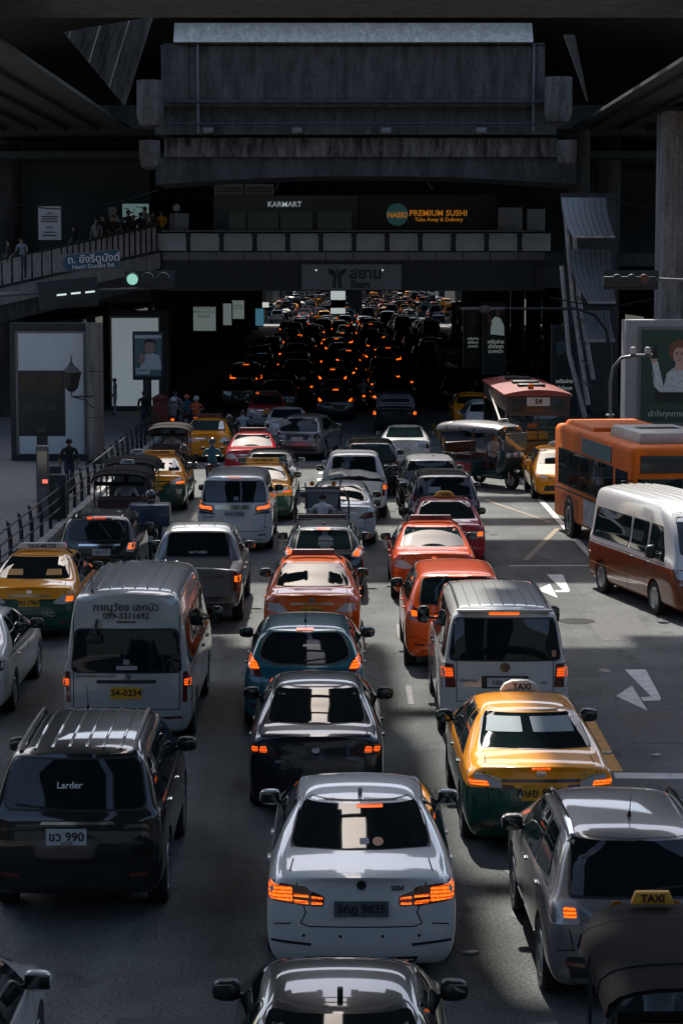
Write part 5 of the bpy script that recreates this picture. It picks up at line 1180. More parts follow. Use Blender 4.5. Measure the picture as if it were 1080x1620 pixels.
person((at(222, 0, 91.5)[0], 91.5, .14), R(10), 'pedestrian in a black shirt standing left of the red pillar box', 'stand', BLKS, JEAN, sz=1.03); person((at(100, 0, 66)[0], 66, .14), R(20), 'pedestrian in dark clothes walking behind the fence', 'walk', DK, JEAN); person((at(177, 0, 104)[0], 103.5, .14), R(90), 'pedestrian in pale trousers by the far advert panel', 'stand', GREYS, PBLUE); person((at(258, 0, 91)[0] + .25, 92.5, .14), R(0), 'pedestrian in a grey top behind the red pillar box', 'stand', GREYS, DK)
x = at(217, 0, 90)[0]; o = empty('stool', (x, 90, .14)); tag(o, 'small dark stool beside the standing pedestrian', 'stool'); part('seat', DARKM, o, -.2, .2, -.2, .2, .44, .48)
for sx in (-1, 1):
    for sy in (-1, 1): MB().bar((sx * .16, sy * .16, .44), (sx * .2, sy * .2, 0), .03).build('leg', DARKM, o)
fn = empty('fence', (-7.62, 45, .14)); tag(fn, 'dark steel pavement fence with curved posts along the left kerb', 'fence'); FM = mat('fence_paint', (.018, .024, .026), .45, coat=.2)
pm = MB().prism([(0, 0), (.10, 0), (.10, .55), (.04, .95), (-.05, 1.02), (.0, .55)], -.035, .035, 'Y').mesh(bevel=.008); rm_ = MB().tube([(0, 0, 0), (0, 1.75, 0)], .024, 6).mesh(True)
for i in range(-8, 30):
    obj('post', pm, FM, fn, (0, i * 1.75, 0), (0, 0, R(8)))
    for zz, xx in ((.88, .04), (.62, .06), (.36, .08)): obj('rail', rm_, FM, fn, (xx, i * 1.75, zz))
for j, (px, y, h_) in enumerate(((191, 60, 3.2), (216, 58, 2.6))): 
    x = at(px, 0, y)[0]
# banners on the far left pavement
for j, (px0, px1, py0, py1, Y, tx, wd) in enumerate(((305, 341, 485, 523, 150, 'CHIDLOM\nOPEN HOUSE\nEVENT', 'widest'), (353, 366, 480, 514, 156, '', 'narrow middle'), (367, 386, 475, 504, 160, 'Chidlom\nHOUSE', 'small right'))):
    o = empty('banner_stand', (0, Y, 0)); tag(o, '%s white banner on a pink pole on the far left pavement' % wd, 'banner'); a, b = at(px0, py1, Y), at(px1, py0, Y)
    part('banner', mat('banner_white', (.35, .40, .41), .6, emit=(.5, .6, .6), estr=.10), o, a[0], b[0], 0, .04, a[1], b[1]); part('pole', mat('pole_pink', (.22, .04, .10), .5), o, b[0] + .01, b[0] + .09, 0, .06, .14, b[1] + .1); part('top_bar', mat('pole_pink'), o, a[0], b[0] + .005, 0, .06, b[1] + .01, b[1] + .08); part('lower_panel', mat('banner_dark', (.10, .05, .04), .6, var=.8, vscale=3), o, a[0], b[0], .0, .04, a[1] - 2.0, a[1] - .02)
    if tx: lettering(tx, .30 if j == 0 else .2, SIGND, o, face_M((a[0] + b[0]) / 2, -.01, (a[1] + b[1]) / 2 + (.45 if j == 0 else .2)), .0)
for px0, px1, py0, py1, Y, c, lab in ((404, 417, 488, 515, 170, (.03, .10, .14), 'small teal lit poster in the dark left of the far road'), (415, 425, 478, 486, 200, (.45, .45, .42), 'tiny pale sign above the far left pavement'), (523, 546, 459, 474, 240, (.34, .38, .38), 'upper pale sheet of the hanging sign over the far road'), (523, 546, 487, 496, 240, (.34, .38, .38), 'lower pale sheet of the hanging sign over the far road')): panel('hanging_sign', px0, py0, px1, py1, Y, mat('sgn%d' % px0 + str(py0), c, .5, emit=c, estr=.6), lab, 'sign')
o = panel('hanging_sign', 523, 475, 546, 486, 240, mat('sgn_dark', (.03, .02, .02), .5, var=.6, vscale=2), 'dark middle sheet of the hanging sign over the far road', 'sign')

# right side: stair canopies, posters, lamp, big billboard
sc_ = empty('stair_canopy', (0, 88, 0)); tag(sc_, 'covered stairway with three ribbed curved roof sheets descending at right', 'canopy'); CANM = mat('canopy_sheet', (.20, .22, .22), .4, var=.15, metal=.3)
for (x0, x1, y0, y1, c0, c1) in ((888, 958, 312, 374, 905, 972), (900, 966, 394, 478, 930, 973), (922, 962, 491, 539, 932, 972)):
    nn_ = 8; rows = []
    for i in range(nn_ + 1):
        f = i / nn_; yy = y0 + (y1 - y0) * f; xa = x0 + (c0 - x0) * f ** 1.9; xb = x1 + (c1 - x1) * f ** 1.9; dy = -1.3 * f
        A_, B_ = at(xa, yy, 88 + dy), at(xb, yy, 88 + dy); rows.append((Vector((A_[0], dy, A_[1])), Vector((B_[0], dy, B_[1]))))
    m = MB(); 
    for th in (0, .06):
        for a, b in rows: m.v += [tuple(a + Vector((0, th, 0))), tuple(b + Vector((0, th, 0)))]
    N = 2 * (nn_ + 1)
    for i in range(nn_): a = 2 * i; m.f += [(a, a + 1, a + 3, a + 2), (a + N, a + 2 + N, a + 3 + N, a + 1 + N), (a, a + 2, a + 2 + N, a + N), (a + 1, a + 1 + N, a + 3 + N, a + 3)]
    m.f += [(0, N, N + 1, 1), (N - 2, N - 1, 2 * N - 1, 2 * N - 2)]
    sh = m.build('roof_sheet', CANM, sc_, sm=True)
    for j in range(9):
        f = j / 8; MB().tube([a.lerp(b, f) + Vector((0, -.02, .0)) for a, b in rows], .022, 5).build('rib', STEEL, sh, sm=True)
    MB().bar(rows[-1][0] + Vector((0, -.05, 0)), rows[-1][1] + Vector((0, -.05, 0)), .10, .09).build('edge_trim', concrete('trim_concrete', (.6, .55, .52), .3), sh)
MB().prism([(at(x, y, 89.4)[0], at(x, y, 89.4)[1]) for x, y in ((886, 305), (974, 305), (976, 650), (934, 650), (905, 480))], 1.4, 1.6, 'Y').build('stair_wall', mat('stair_wall_paint', (.05, .058, .058), .7, var=.3), sc_)
for pts in (((893, 318), (905, 470), (930, 640)), ((905, 330), (915, 470), (938, 600)), ((888, 420), (900, 560), (925, 660))): MB().tube([(at(x, y, 88.6)[0], .6, at(x, y, 88.6)[1]) for x, y in pts], .09, 8).build('stringer', concrete('trim_concrete', (.6, .55, .52), .3), sc_, sm=True)
for i in range(9):
    p0, p1 = at(893 + i * 3.6, 330 + i * 34, 88.6), at(908 + i * 3.4, 340 + i * 34, 88.6); MB().bar((p0[0], .5, p0[1]), (p1[0], .5, p1[1]), .10, .05).build('tread', STEEL, sc_)
TXT = mat('poster_text', (.6, .65, .64), .5, emit=(.6, .68, .66), estr=.14)
def poster(px0, px1, py0, py1, Y, label, fig=None, txt=True, kind=0):
    o = empty('poster_case', (0, Y, 0)); tag(o, label, 'poster'); a, b = at(px0, py1, Y), at(px1, py0, Y); part('case', DARKM, o, a[0] - .12, b[0] + .12, .0, .4, max(.14, a[1] - .8), b[1] + .12); part('edge_strip', STEEL, o, a[0] - .15, a[0] - .121, -.02, .3, max(.14, a[1] - .8), b[1] + .12)
    W_ = px1 - px0; H_ = py1 - py0; P = lambda pts, m, l: MB().prism([at(px0 + W_ * x, py0 + H_ * y, Y) for x, y in pts], -.012 - .004 * l, -.004 * l - .001, 'Y').build('print', m, o)
    P([(0, 0), (1, 0), (1, 1), (0, 1)], mat('poster_dark', (.012, .022, .02), .35), 0)
    if fig: P([(.25, .55), (.3, .3), (.5, .22), (.8, .25), (1, .4), (1, .58)], mat('print_blouse', (.5, .6, .58), .5, var=.3, vscale=14, emit=(.4, .5, .48), estr=.10), 3); P(el_(.66, .14, .12, .09), SK2, 6); P([(.5, .2), (.52, .06), (.66, .03), (.8, .06), (.84, .2), (.77, .1), (.56, .1)], mat('print_hair', (.08, .035, .02), .5), 9); P([(.22, .42), (.12, .2), (.22, .18), (.36, .36)], SK2, 8)
    else: P([(.1, .2), (.8, .14), (.95, .3), (.2, .36)], mat('poster_teal', (.05, .10, .11), .4), 3)
    if txt:
        for j, (s, yy) in enumerate((('เครือข่าย', .70), ('เข้าใจทุก', .79), ('มากกว่า', .88))):
            x, z = at(px0 + W_ * .55, py0 + H_ * yy, Y - .1); lettering(s, W_ * .20 * Y / 3501 * 1.3, TXT, o, face_M(x, -.03, z))
poster(737, 757, 488, 556, 108, 'narrow dark poster with pale lettering left of the figure poster'); poster(768, 797, 482, 566, 106, 'dark poster of a figure in a pale blouse under the footbridge', True); poster(876, 906, 518, 640, 96, 'tall dark poster with Thai lettering beside the stairs')
o = empty('poster_case', (0, 125, 0)); tag(o, 'small poster of a figure in a dark suit far right', 'poster'); a, b = at(714, 540, 125), at(730, 478, 125); part('case', DARKM, o, a[0], b[0], 0, .3, .14, b[1]); 
for pts, m, l in (([(717, 520), (718, 500), (723, 494), (728, 500), (729, 520)], DK, 0), ([(721, 512), (723, 498), (725, 512)], INKW, 3), (el_(723, 488, 3.2, 5), SK2, 3)): MB().prism([at(x, y, 125) for x, y in pts], -.012 - .004 * l, -.004 * l - .001, 'Y').build('print', m, o)
# long lamp arm over the oncoming lane and its mast
la = empty('lamp_mast', (at(972, 0, 86)[0], 86, 0)); tag(la, 'dark lamp mast with a long horizontal arm and dome camera', 'mast'); za = at(0, 488, 86)[1]; xa = at(735, 0, 86)[0] - la.location.x
MB().tube([(0, 0, .14), (0, 0, za - 1.6), (-.15, 0, za - .8), (-.6, 0, za - .25), (-1.3, 0, za), (xa, 0, za)], [.11, .09, .08, .07, .06, .04], 10).build('mast', DARKM, la, sm=True); x = at(770, 0, 86)[0] - la.location.x; MB().lathe([(.05, -.2), (.22, -.12), (.26, .05), (.1, .12)], (x, 0, za), 'Z', 16).build('dome_camera', STEEL, la, sm=True); part('lamp_head', STEEL, la, xa - .1, xa + 1.6, -.12, .12, za - .05, za + .06, bevel=.02)
cp = empty('camera_post', (at(973, 0, 72)[0], 72, 0)); tag(cp, 'curved grey camera post with two white cameras', 'post'); zc = at(0, 562, 72)[1]; MB().tube([(0, 0, .14), (0, 0, zc - .9), (.08, 0, zc - .4), (.35, 0, zc - .08), (.8, 0, zc), (1.35, 0, zc)], .055, 10).build('post', STEEL, cp, sm=True)
for x in (.72, 1.2): MB().lathe([(.09, 0), (.10, .12), (.08, .2), (.001, .22)], (x, 0, zc + .06), 'Z', 14).build('camera', mat('camera_white', (.45, .46, .46), .4), cp, sm=True)
MB().lathe([(.10, 0), (.16, .06), (.12, .1)], (0, 0, zc - 2.0), 'Z', 12).build('collar', STEEL, cp)
rs = empty('traffic_light', (0, 62, 0)); tag(rs, 'dark signal box on an arm at the right edge', 'traffic light'); a, b = at(954, 452, 62), at(1042, 430, 62); part('backing', DARKM, rs, a[0], b[0], .1, .2, a[1] - .1, b[1] + .05); part('housing', DARKM, rs, a[0], b[0] - .1, -.1, .09, a[1], b[1] - .12, bevel=.02)
for px, m in ((975, SIGND), (998, SIGND), (1018, mat('amber_dim', (.10, .035, .02), .4))): x, z = at(px, 441, 62); MB().lathe([(.001, 0), (.13, 0), (.14, .05)], (x, -.14, z), 'Y', 18).build('lamp', m, rs)
MB().tube([(b[0] - .2, .05, (a[1] + b[1]) / 2), (b[0] + 3, .05, (a[1] + b[1]) / 2 - .12), (b[0] + 3.4, .05, 0)], .05).build('arm', STEEL, rs, sm=True)
YB = 76; bb = empty('billboard', (0, YB, 0)); tag(bb, 'large green billboard of a figure holding a phone at the right edge', 'billboard'); a, b = at(1012, 668, YB), at(1150, 522, YB); o_ = at(990, 506, YB)
part('frame', mat('frame_grey', (.30, .32, .33), .5, var=.1), bb, o_[0], b[0] + .8, .02, 1.2, .14, o_[1]); part('bezel', STEEL, bb, a[0] - .1, b[0] + .1, -.03, .018, a[1] - .1, b[1] + .1); part('print', mat('print_green', (.010, .055, .038), .3), bb, a[0], b[0], -.045, -.032, a[1], b[1])
def bp_(pts, m, l): MB().prism([at(x, y, YB) for x, y in pts], -.052 - .004 * l, -.046 - .004 * l + .003, 'Y').build('print', m, bb)
BL = mat('bright_blouse', (.62, .70, .68), .5, var=.3, vscale=14); HR = mat('hair_brown', (.20, .08, .04), .5); SKB = mat('print_skin_light', (.62, .40, .32), .5)
bp_(el_(1074, 556, 17, 18), HR, 0); bp_([(1030, 582), (1034, 612), (1048, 618), (1054, 590), (1064, 582), (1092, 582), (1104, 600), (1106, 622), (1050, 622), (1040, 618), (1034, 600)], BL, 2); bp_([(1030, 572), (1040, 572), (1050, 616), (1038, 616)], BL, 4); bp_(el_(1074, 562, 10, 14), SKB, 4); bp_([(1058, 560), (1060, 542), (1074, 537), (1088, 542), (1090, 560), (1086, 550), (1074, 549), (1062, 551)], HR, 7); bp_([(1068, 574), (1080, 574), (1082, 586), (1066, 586)], SKB, 3); bp_(el_(1034, 566, 6, 8), SKB, 6); bp_([(1029, 546), (1040, 546), (1040, 567), (1029, 567)], INK, 9); bp_([(1036, 620), (1110, 620), (1112, 634), (1036, 634)], INK, 6)
LIP = mat('print_lip', (.40, .08, .08), .5)
for dx in (-4, 4): bp_(el_(1074 + dx, 560, 1.7, .9), INK, 7); bp_([(1074 + dx - 2.5, 557), (1074 + dx + 2.5, 556.6), (1074 + dx + 2.5, 557.6), (1074 + dx - 2.5, 558)], HR, 7)
bp_(el_(1074, 569.5, 2.6, 1.2), LIP, 7); bp_([(1073.2, 561), (1074.8, 561), (1075.6, 566), (1072.6, 566)], mat('print_skin_shade', (.50, .30, .23), .5), 7)
for q in range(46): bx_, by_ = rng.uniform(1036, 1104), rng.uniform(584, 619); bp_(el_(bx_, by_, .8, .8, 6), SIGND, 5)
for q in range(4): bp_([(1029.5, 548 + q * 4.5), (1031, 548 + q * 4.5), (1031, 550 + q * 4.5), (1029.5, 550 + q * 4.5)], SKB, 12)
for s, py, h_, c in (('เครือข่ายความสุข', 643, 9, (.07, .10, .07)), ('เข้าใจทุกการเชื่อมต่อ', 655, 8.5, (.42, .45, .44))): x, z = at(1024, py, YB - .1); lettering(s, h_ * YB / 3501 * 1.35, mat('bb_text%d' % py, c, .5), bb, face_M(x, -.065, z), .02, align='LEFT')
# small litter and a drain on the open asphalt
for px, py, w_ in ((1038, 1207, .10), (962, 1203, .08), (745, 1535, .10)): 
    Y = 3501 * 6.8 / (py - 430); x = at(px, py, Y)[0]; o = MB().prism([(x - w_, Y), (x, Y - .04), (x + w_ * .8, Y + .02), (x + .02, Y + .06)], .004, .03, 'Z').build('paper_scrap', mat('paper', (.4, .4, .39), .8), None); tag(o, 'scrap of pale paper on the asphalt %s' % ('right of the arrow' if px > 1000 else ('below the arrow' if px > 900 else 'by the white sedan')), 'litter')

for k, (x, y, w_, l_) in enumerate(((-1.6, 17.5, .9, 2.2), (4.9, 31.5, 1.3, 2.4), (1.1, 23.5, .5, 3.0), (5.3, 40.5, 1.0, 3.4), (-4.3, 27.5, .7, 2.8), (4.8, 54, 1.2, 2.0), (-1.4, 37, .6, 4.0))):
    q = [(x - w_ / 2 + rng.uniform(-.05, .05), y), (x + w_ / 2, y + rng.uniform(-.1, .1)), (x + w_ / 2 + rng.uniform(-.08, .08), y + l_), (x - w_ / 2, y + l_ + rng.uniform(-.1, .1))]
    MB().prism(q, -.002, .0022 + .0003 * (k % 3), 'Z').build('asphalt_patch', mat('patch_asphalt%d' % (k % 2), ((.062, .062, .064), (.085, .083, .082))[k % 2], .85, var=.35, vscale=9, bump=.5, bscale=40, spec=.2), road)
for x, y in ((4.6, 42.8),): mark('manhole', [(x + .36 * math.cos(a), y + .36 * math.sin(a)) for a in [k * math.pi / 10 for k in range(20)]], mat('iron_cover'))
for i in range(22):                       # thin tar-filled cracks that wander along the lanes
    x, y = rng.uniform(-4, 7), rng.uniform(14, 60); pts = []
    for k in range(9): pts.append((x, y)); x += rng.gauss(0, .09); y += rng.uniform(.15, .4)
    L_ = [(a - .011, b) for a, b in pts] + [(a + .011, b) for a, b in reversed(pts)]; mark('tar_seam', L_, mat('tar', (.03, .03, .031), .6))
for i in range(26):                       # oil drips
    x, y = rng.choice((-2.8, -.2, 2.4, 4.9)) + rng.gauss(0, .35), rng.uniform(13, 48); r_ = rng.uniform(.04, .13); mark('oil_spot', [(x + r_ * rng.uniform(.7, 1.2) * math.cos(a), y + 1.5 * r_ * rng.uniform(.7, 1.2) * math.sin(a)) for a in [k * math.pi / 6 for k in range(12)]], mat('oil', (.045, .044, .044), .5))
for x in (-4.1, -1.5, 1.1):               # worn remains of the lane dashes
    for k in range(3, 9):
        y = 15 + k * 6.5 + rng.uniform(-.2, .2); line(x, y, x, y + 1.6, .09, mat('worn_white', (.125, .122, .121), .8, var=.5, vscale=7), 'worn_dash')
for z, r_ in ((at(0, 160, 89.8)[1], .07), (at(0, 196, 90.2)[1], .05)): MB().tube([(at(262, 0, 89.8)[0], -.12, z), (at(868, 0, 89.8)[0], -.12, z)], r_, 8).build('conduit', DARKM, pt, sm=True)
for px in range(330, 860, 52):
    for py in (92, 118, 144): x, z = at(px + rng.uniform(-3, 3), py, 90); MB().lathe([(.045, -.004), (.045, .02)], (x, -.0, z), 'Y', 8).build('tie_hole', CONCX, pt)
for px in (330, 470, 610, 760): x, z = at(px, 206, 90.3); part('flood_lamp', STEEL, pt, x - .2, x + .2, -.1, .25, z - .12, z + .1, bevel=.02); MB().tube([(x, .1, z + .1), (x, .2, z + .6)], .02).build('lamp_stem', DARKM, pt)
for px, y0, y1 in ((312, 70, 210), (845, 70, 210)): x = at(px, 0, 89.9)[0]; MB().tube([(x, -.1, at(0, y1, 90)[1]), (x, -.1, at(0, y0, 90)[1])], .06, 8).build('downpipe', STEEL, pt, sm=True)
for k, (x0, y0, x1, y1) in enumerate(((0, 318, 250, 300), (880, 268, 1080, 330), (870, 470, 1080, 455))):
    p0, p1 = at(x0, y0, 87), at(x1, y1, 87); pts = [(p0[0] + (p1[0] - p0[0]) * i / 10, 87, p0[1] + (p1[1] - p0[1]) * i / 10 - .5 * math.sin(math.pi * i / 10)) for i in range(11)]
    tag(MB().tube(pts, .025, 5).build('cable', TRIM), 'slack dark cable %s' % ('over the left walkway', 'from the portal to the right column', 'behind the right signal arm')[k], 'cable')
# ------------------------------------------------------------------ the queue of traffic
def surf(root, t, x, z, axis='R', off=.012):
    h, n_ = t.hit(x, z, axis)
    if n_.dot(Vector(AX[axis][1])) > 0: n_ = -n_
    if axis == 'S': xa = Vector((0, 1, 0))
    elif axis == 'L': xa = Vector((0, -1, 0))
    elif axis == 'F': xa = Vector((-1, 0, 0))
    else: xa = Vector((1, 0, 0))
    ya = n_.cross(xa).normalized(); xa = ya.cross(n_).normalized()
    return Matrix.Translation(h + n_ * off) @ Matrix((xa, ya, n_)).transposed().to_4x4()
def surf_text(root, t, x, z, s, size, m=INK, axis='R', bold=.0, name='lettering', off=.013): return lettering(s, size, m, root, surf(root, t, x, z, axis, off), bold, name)
def sticker(root, t, name, poly, m, off=.017, axis='R', rad=.01): return obj(name, patch(t.bvh, poly, axis, off, .006, rad, .06), m, root)
def meter_bar(root, t, y, m, w_=.46, txt='TAXI-METER', ink=INK):
    z = t.hit(0, y, 'T')[0].z
    k = MB().prism([(-w_, z + .035), (w_, z + .035), (w_ - .03, z + .15), (-w_ + .03, z + .15)], y - .05, y + .05, 'Y').build('roof_sign', m, root, bevel=.012)
    for s in (1, -1):
        MB().bar((s * w_ * .9, y, z + .07), (s * (w_ + .12), y, t.hit(s * (w_ + .12), y, 'T')[0].z + .01), .05, .03).build('sign_foot', TRIM, k)
    if txt: lettering(txt, .10, ink, k, face_M(0, y - .056, z + .09), .02)
def pod(root, t, y, m, txt='TAXI', x=0.):
    z = t.hit(x, y, 'T')[0].z
    k = MB().prism([(x - .26, z + .005), (x + .26, z + .005), (x + .20, z + .10), (x + .10, z + .145), (x - .10, z + .145), (x - .20, z + .10)], y - .06, y + .06, 'Y').build('roof_sign', m, root, bevel=.015)
    lettering(txt, .105, INK, k, face_M(x + .02, y - .065, z + .065), .03)
def fin(root, t, y, m): z = t.hit(0, y, 'T')[0].z; MB().prism([(y - .10, z - .01), (y + .12, z - .01), (y - .04, z + .07), (y - .09, z + .07)], -.022, .022, 'X').build('antenna', m, root, bevel=.008)
def whip(root, t, y, x=0., ln=.4): z = t.hit(x, y, 'T')[0].z; MB().tube([(x, y, z), (x, y - .02, z + .05)], [.022, .012], 8).tube([(x, y - .02, z + .04), (x, y - .02 - ln * .35, z + ln)], [.006, .003], 6).build('antenna', TRIM, root)
def roof_lines(root, t, xs, y0, y1, name, m, r=.012, up=.0):
    for x in xs:
        pts = [(x, y0 + (y1 - y0) * i / 9, t.hit(x, y0 + (y1 - y0) * i / 9, 'T')[0].z + up * (0 if i in (0, 9) else 1)) for i in range(10)]
        MB().tube(pts, r, 6).build(name, m, root, sm=True)
def wiper(root, t, x0, z0, x1, z1):
    a, b = t.hit(x0, z0, 'R')[0], t.hit(x1, z1, 'R')[0]; MB().bar(a + Vector((0, -.03, 0)), b + Vector((0, -.025, 0)), .022, .015).build('wiper', TRIM, root)

VSIL = paint('van_silver_paint', (.37, .375, .35), metal=.2); VWP = paint('van_grey_paint', (.47, .475, .445)); WHITE = paint('white_paint', (.575, .575, .535)); PEARL = paint('pearl_paint', (.50, .51, .51)); SILVER = paint('silver_paint', (.30, .31, .32), metal=.55); DSILVER = paint('dark_silver_paint', (.15, .155, .16), metal=.5)
BLACK = paint('black_paint', (.003, .006, .0065)); NAVY = paint('ink_paint', (.004, .008, .012)); BLUE = paint('blue_paint', (.005, .092, .115), metal=.2); ORANGE = paint('orange_paint', (.64, .098, .003))
RUST = paint('burnt_orange_paint', (.52, .062, .004)); CRIMSON = paint('crimson_paint', (.36, .008, .02)); TAUPE = paint('taupe_paint', (.20, .185, .17), metal=.3)
YG = paint('yellow_green_paint', (.82, .30, .002), (.003, .055, .036), .80); YG2 = paint('yellow_green_paint_low', (.74, .31, .006), (.008, .055, .036), .74); RS = paint('red_silver_paint', (.40, .03, .03), (.32, .33, .34), .78); YEL = paint('yellow_paint', (.80, .30, .003)); TWO = paint('white_rust_paint', (.56, .56, .55), (.19, .045, .012), 1.02)
GREYW = paint('grey_white_paint', (.50, .51, .52)); WROOF = paint('black_roof_paint', (.01, .011, .012), (.50, .50, .50), 1.02)
SIGNW = mat('sign_white', (.52, .50, .46), .5, var=.08); SIGNY = mat('sign_amber', (.62, .30, .03), .5, var=.1); SIGNR = mat('sign_red_brown', (.12, .05, .045), .5); RED = mat('red_film', (.35, .03, .03), .5)
PALE = mat('sun_shade_and_glare', (.16, .21, .22), .7); SILVERF = mat('foil', (.40, .42, .43), .35, metal=.6)
G_ = 'cars queuing in the middle lane'
def J(): return R(rng.uniform(-.5, .5))

# middle lane, nearest first
r, t = spawn('city', 'sedan', -.01, 14.35, 0, BLACK, 'glossy black sedan cut by the bottom edge with shark fin on its roof', 'car', rim=RIM)
fin(r, t, 1.62, TRIM); sticker(r, t, 'roof_badge', [(-.09, 1.33), (.05, 1.33), (.05, 1.36), (-.09, 1.36)], PALE)
r, t = spawn('exec', 'sedan', .19, 20.52, 0, WHITE, 'white executive sedan with long lit orange tail lights', 'car', plate='5กฎ 9835', mirror=WHITE, lamp=LAMPB, platem=mat('shaded_plate', (.10, .105, .11), .5))  # white plate coloured dark to carry the shade on it
fin(r, t, 1.88, paint('fin_paint', (.2, .2, .2)))
surf_text(r, t, .34, .955, '525d', .062, TRIM, bold=.03)
sticker(r, t, 'boot_badge', [(.045 * math.cos(a), .99 + .05 * math.sin(a)) for a in [k * math.pi / 6 for k in range(12)]], TRIM, .012, rad=0)
sticker(r, t, 'round_sticker', [(.17 + .055 * math.cos(a), 1.185 + .026 * math.sin(a)) for a in [k * math.pi / 6 for k in range(12)]], mat('sticker_tan', (.45, .22, .12), .6), rad=0)
sticker(r, t, 'square_sticker', [(-.01, 1.17), (.08, 1.17), (.08, 1.205), (-.01, 1.205)], mat('sticker_grey', (.25, .25, .25), .6))
for x in (-.55, -.2, .2, .55): sticker(r, t, 'parking_sensor', [(x + .016 * math.cos(a), .50 + .016 * math.sin(a)) for a in [k * math.pi / 4 for k in range(8)]], TRIM, .004, rad=0)
r, t = spawn('city', 'sedan', -.32, 27.0, 0, NAVY, 'black sedan with smoked tail lights directly ahead of the white sedan', 'car', plate='กธ 2213')
surf_text(r, t, -.44, .74, 'sport', .06, SILVERF); sticker(r, t, 'boot_badge', [(.05 * math.cos(a), .88 + .04 * math.sin(a)) for a in [k * math.pi / 6 for k in range(12)]], CHROME, .012, rad=0)
r, t = spawn('focus', 'hatchback', -.55, 32.15, 0, BLUE, 'dark teal blue hatchback with lit tail lights and roof antenna', 'car', lamp=LAMPB, mirror=BLUE)
whip(r, t, 1.35, 0, .45); roof_lines(r, t, (-.55, .55), .95, 2.4, 'roof_channel', SEAM, .006); wiper(r, t, 0, 1.06, .30, 1.09)
r, t = spawn('compact', 'taxi', -.53, 39.3, 0, ORANGE, 'bright orange taxi sedan with blank roof bar behind the teal hatchback', 'taxi', plate='ทศ 8765', lamp=None, brake=None, mirror=TRIM)
meter_bar(r, t, 1.95, SIGNR, .42, None)
r, t = spawn('hatch', 'hatchback', -.37, 45.4, 0, NAVY, 'dark hatchback with bright upright orange tail lights ahead of the orange taxi', 'car', lamp=LAMPB)
whip(r, t, 1.1, 0, .4); roof_lines(r, t, (-.52, .52), .8, 2.2, 'roof_rail', CHROME, .012, .02)
r, t = spawn('compact', 'sedan', -.02, 54.4, 0, WHITE, 'white sedan with unlit tail lights beyond the open tuk-tuk', 'car', lens=LENSD, clear=LENS, lamp=None, brake=None)
fin(r, t, 1.75, TRIM)
r, t = spawn('pickup_cover', 'pickup_truck', .35, 60.2, 0, GREYW, 'white pickup truck with a grey tarpaulin over its load', 'pickup', lamp=LAMPB)
tm = MB(); nx, ny = 10, 8
for j in range(ny + 1):
    for i in range(nx + 1):
        x = -.84 + 1.68 * i / nx; y = .05 + 1.36 * j / ny
        tm.v.append((x, y, 1.16 + .16 * math.sin(3.2 * i / nx) * (.5 + .5 * j / ny) + .12 * (i < 4) * math.sin(j * .9) + rng.uniform(-.03, .03) - (.05 if i in (0, nx) else 0)))
for j in range(ny):
    for i in range(nx): a = j * (nx + 1) + i; tm.f.append((a, a + 1, a + nx + 2, a + nx + 1))
o = tm.build('tarpaulin', mat('tarp', (.13, .15, .16), .38, var=.3, bump=.4, bscale=6), None, sm=True, ang=60); o.location = r.location
md = o.modifiers.new('t', 'SOLIDIFY'); md.thickness = .012
tag(o, 'crumpled grey tarpaulin spread over the bed of the white pickup', 'tarpaulin')
spawn('redsuv', 'estate_car', .88, 66.6, 0, BLACK, 'black estate car just ahead of the pickup with the tarpaulin', 'car', lamp=None, brake=None, glass=GLASS2)
r, t = spawn('crossover', 'crossover', -1.6, 79.6, R(-11), paint('mid_grey_paint', (.19, .195, .20), metal=.4), 'grey crossover turned slightly right in front of the shadow', 'car', lamp=None, brake=None, clear=LENSD, mirror=SILVER)
sticker(r, t, 'tailgate_panel', [(-.40, .78), (.40, .78), (.44, .96), (-.44, .96)], TRIM, .01)
spawn('civic', 'sedan', 2.17, 76.0, R(-2), PEARL, 'pale silver low sedan beside the yellow centre line', 'car', plate='2กข 517', lamp=None)

# second lane from the left
r, t = spawn('taxi', 'sedan', -3.42, 14.4, 0, WHITE, 'white car at the bottom left corner showing only its right front and mirror', 'car', mirror=WHITE)
r, t = spawn('suv', 'suv', -2.78, 22.5, R(.5), BLACK, 'large glossy black SUV with a ribbed roof in the left foreground', 'car', plate='ขว 990')
surf_text(r, t, -.08, .885, 'ชลบุรี', .055, INK, off=.02)
roof_lines(r, t, (-.45, -.27, -.09, .09, .27, .45), .5, 2.7, 'roof_rib', BLACK, .016); roof_lines(r, t, (-.60, .60), .5, 2.7, 'roof_rail', TRIM, .025, .05)
surf_text(r, t, -.06, 1.45, 'Larder', .10, INKW, bold=.01); wiper(r, t, -.1, 1.22, -.62, 1.27); whip(r, t, 2.5, -.1, .3)
r, t = spawn('minibus', 'minibus_van', -3.08, 31.2, 0, VSIL, 'silver high roof van with Thai name and phone number on its back', 'van', plate='34-0234', lamp=LAMP, brake=None)
roof_lines(r, t, (-.62, -.44, -.26, -.08, .10, .28, .46, .63), .45, 4.3, 'roof_rib', VSIL, .016)
surf_text(r, t, 0, 2.02, 'ภาณุวัชช เอกบัว', .15, INK, bold=.012); surf_text(r, t, 0, 1.90, '099-3311692', .125, INK, bold=.012)
surf_text(r, t, -.44, 1.04, 'จำนวนที่นั่งผู้โดยสาร ๑๓ ที่นั่ง', .05, INK)
sticker(r, t, 'van_badge', [(.07 * math.cos(a), 1.035 + .045 * math.sin(a)) for a in [k * math.pi / 6 for k in range(12)]], CHROME, .012, rad=0)
MB().tube([(-.42, .10, 1.84), (-.42, .0, 1.80), (-.42, -.02, 1.62)], .022).build('rear_view_mirror', TRIM, r, sm=True).rotation_euler = (0, 0, 0)
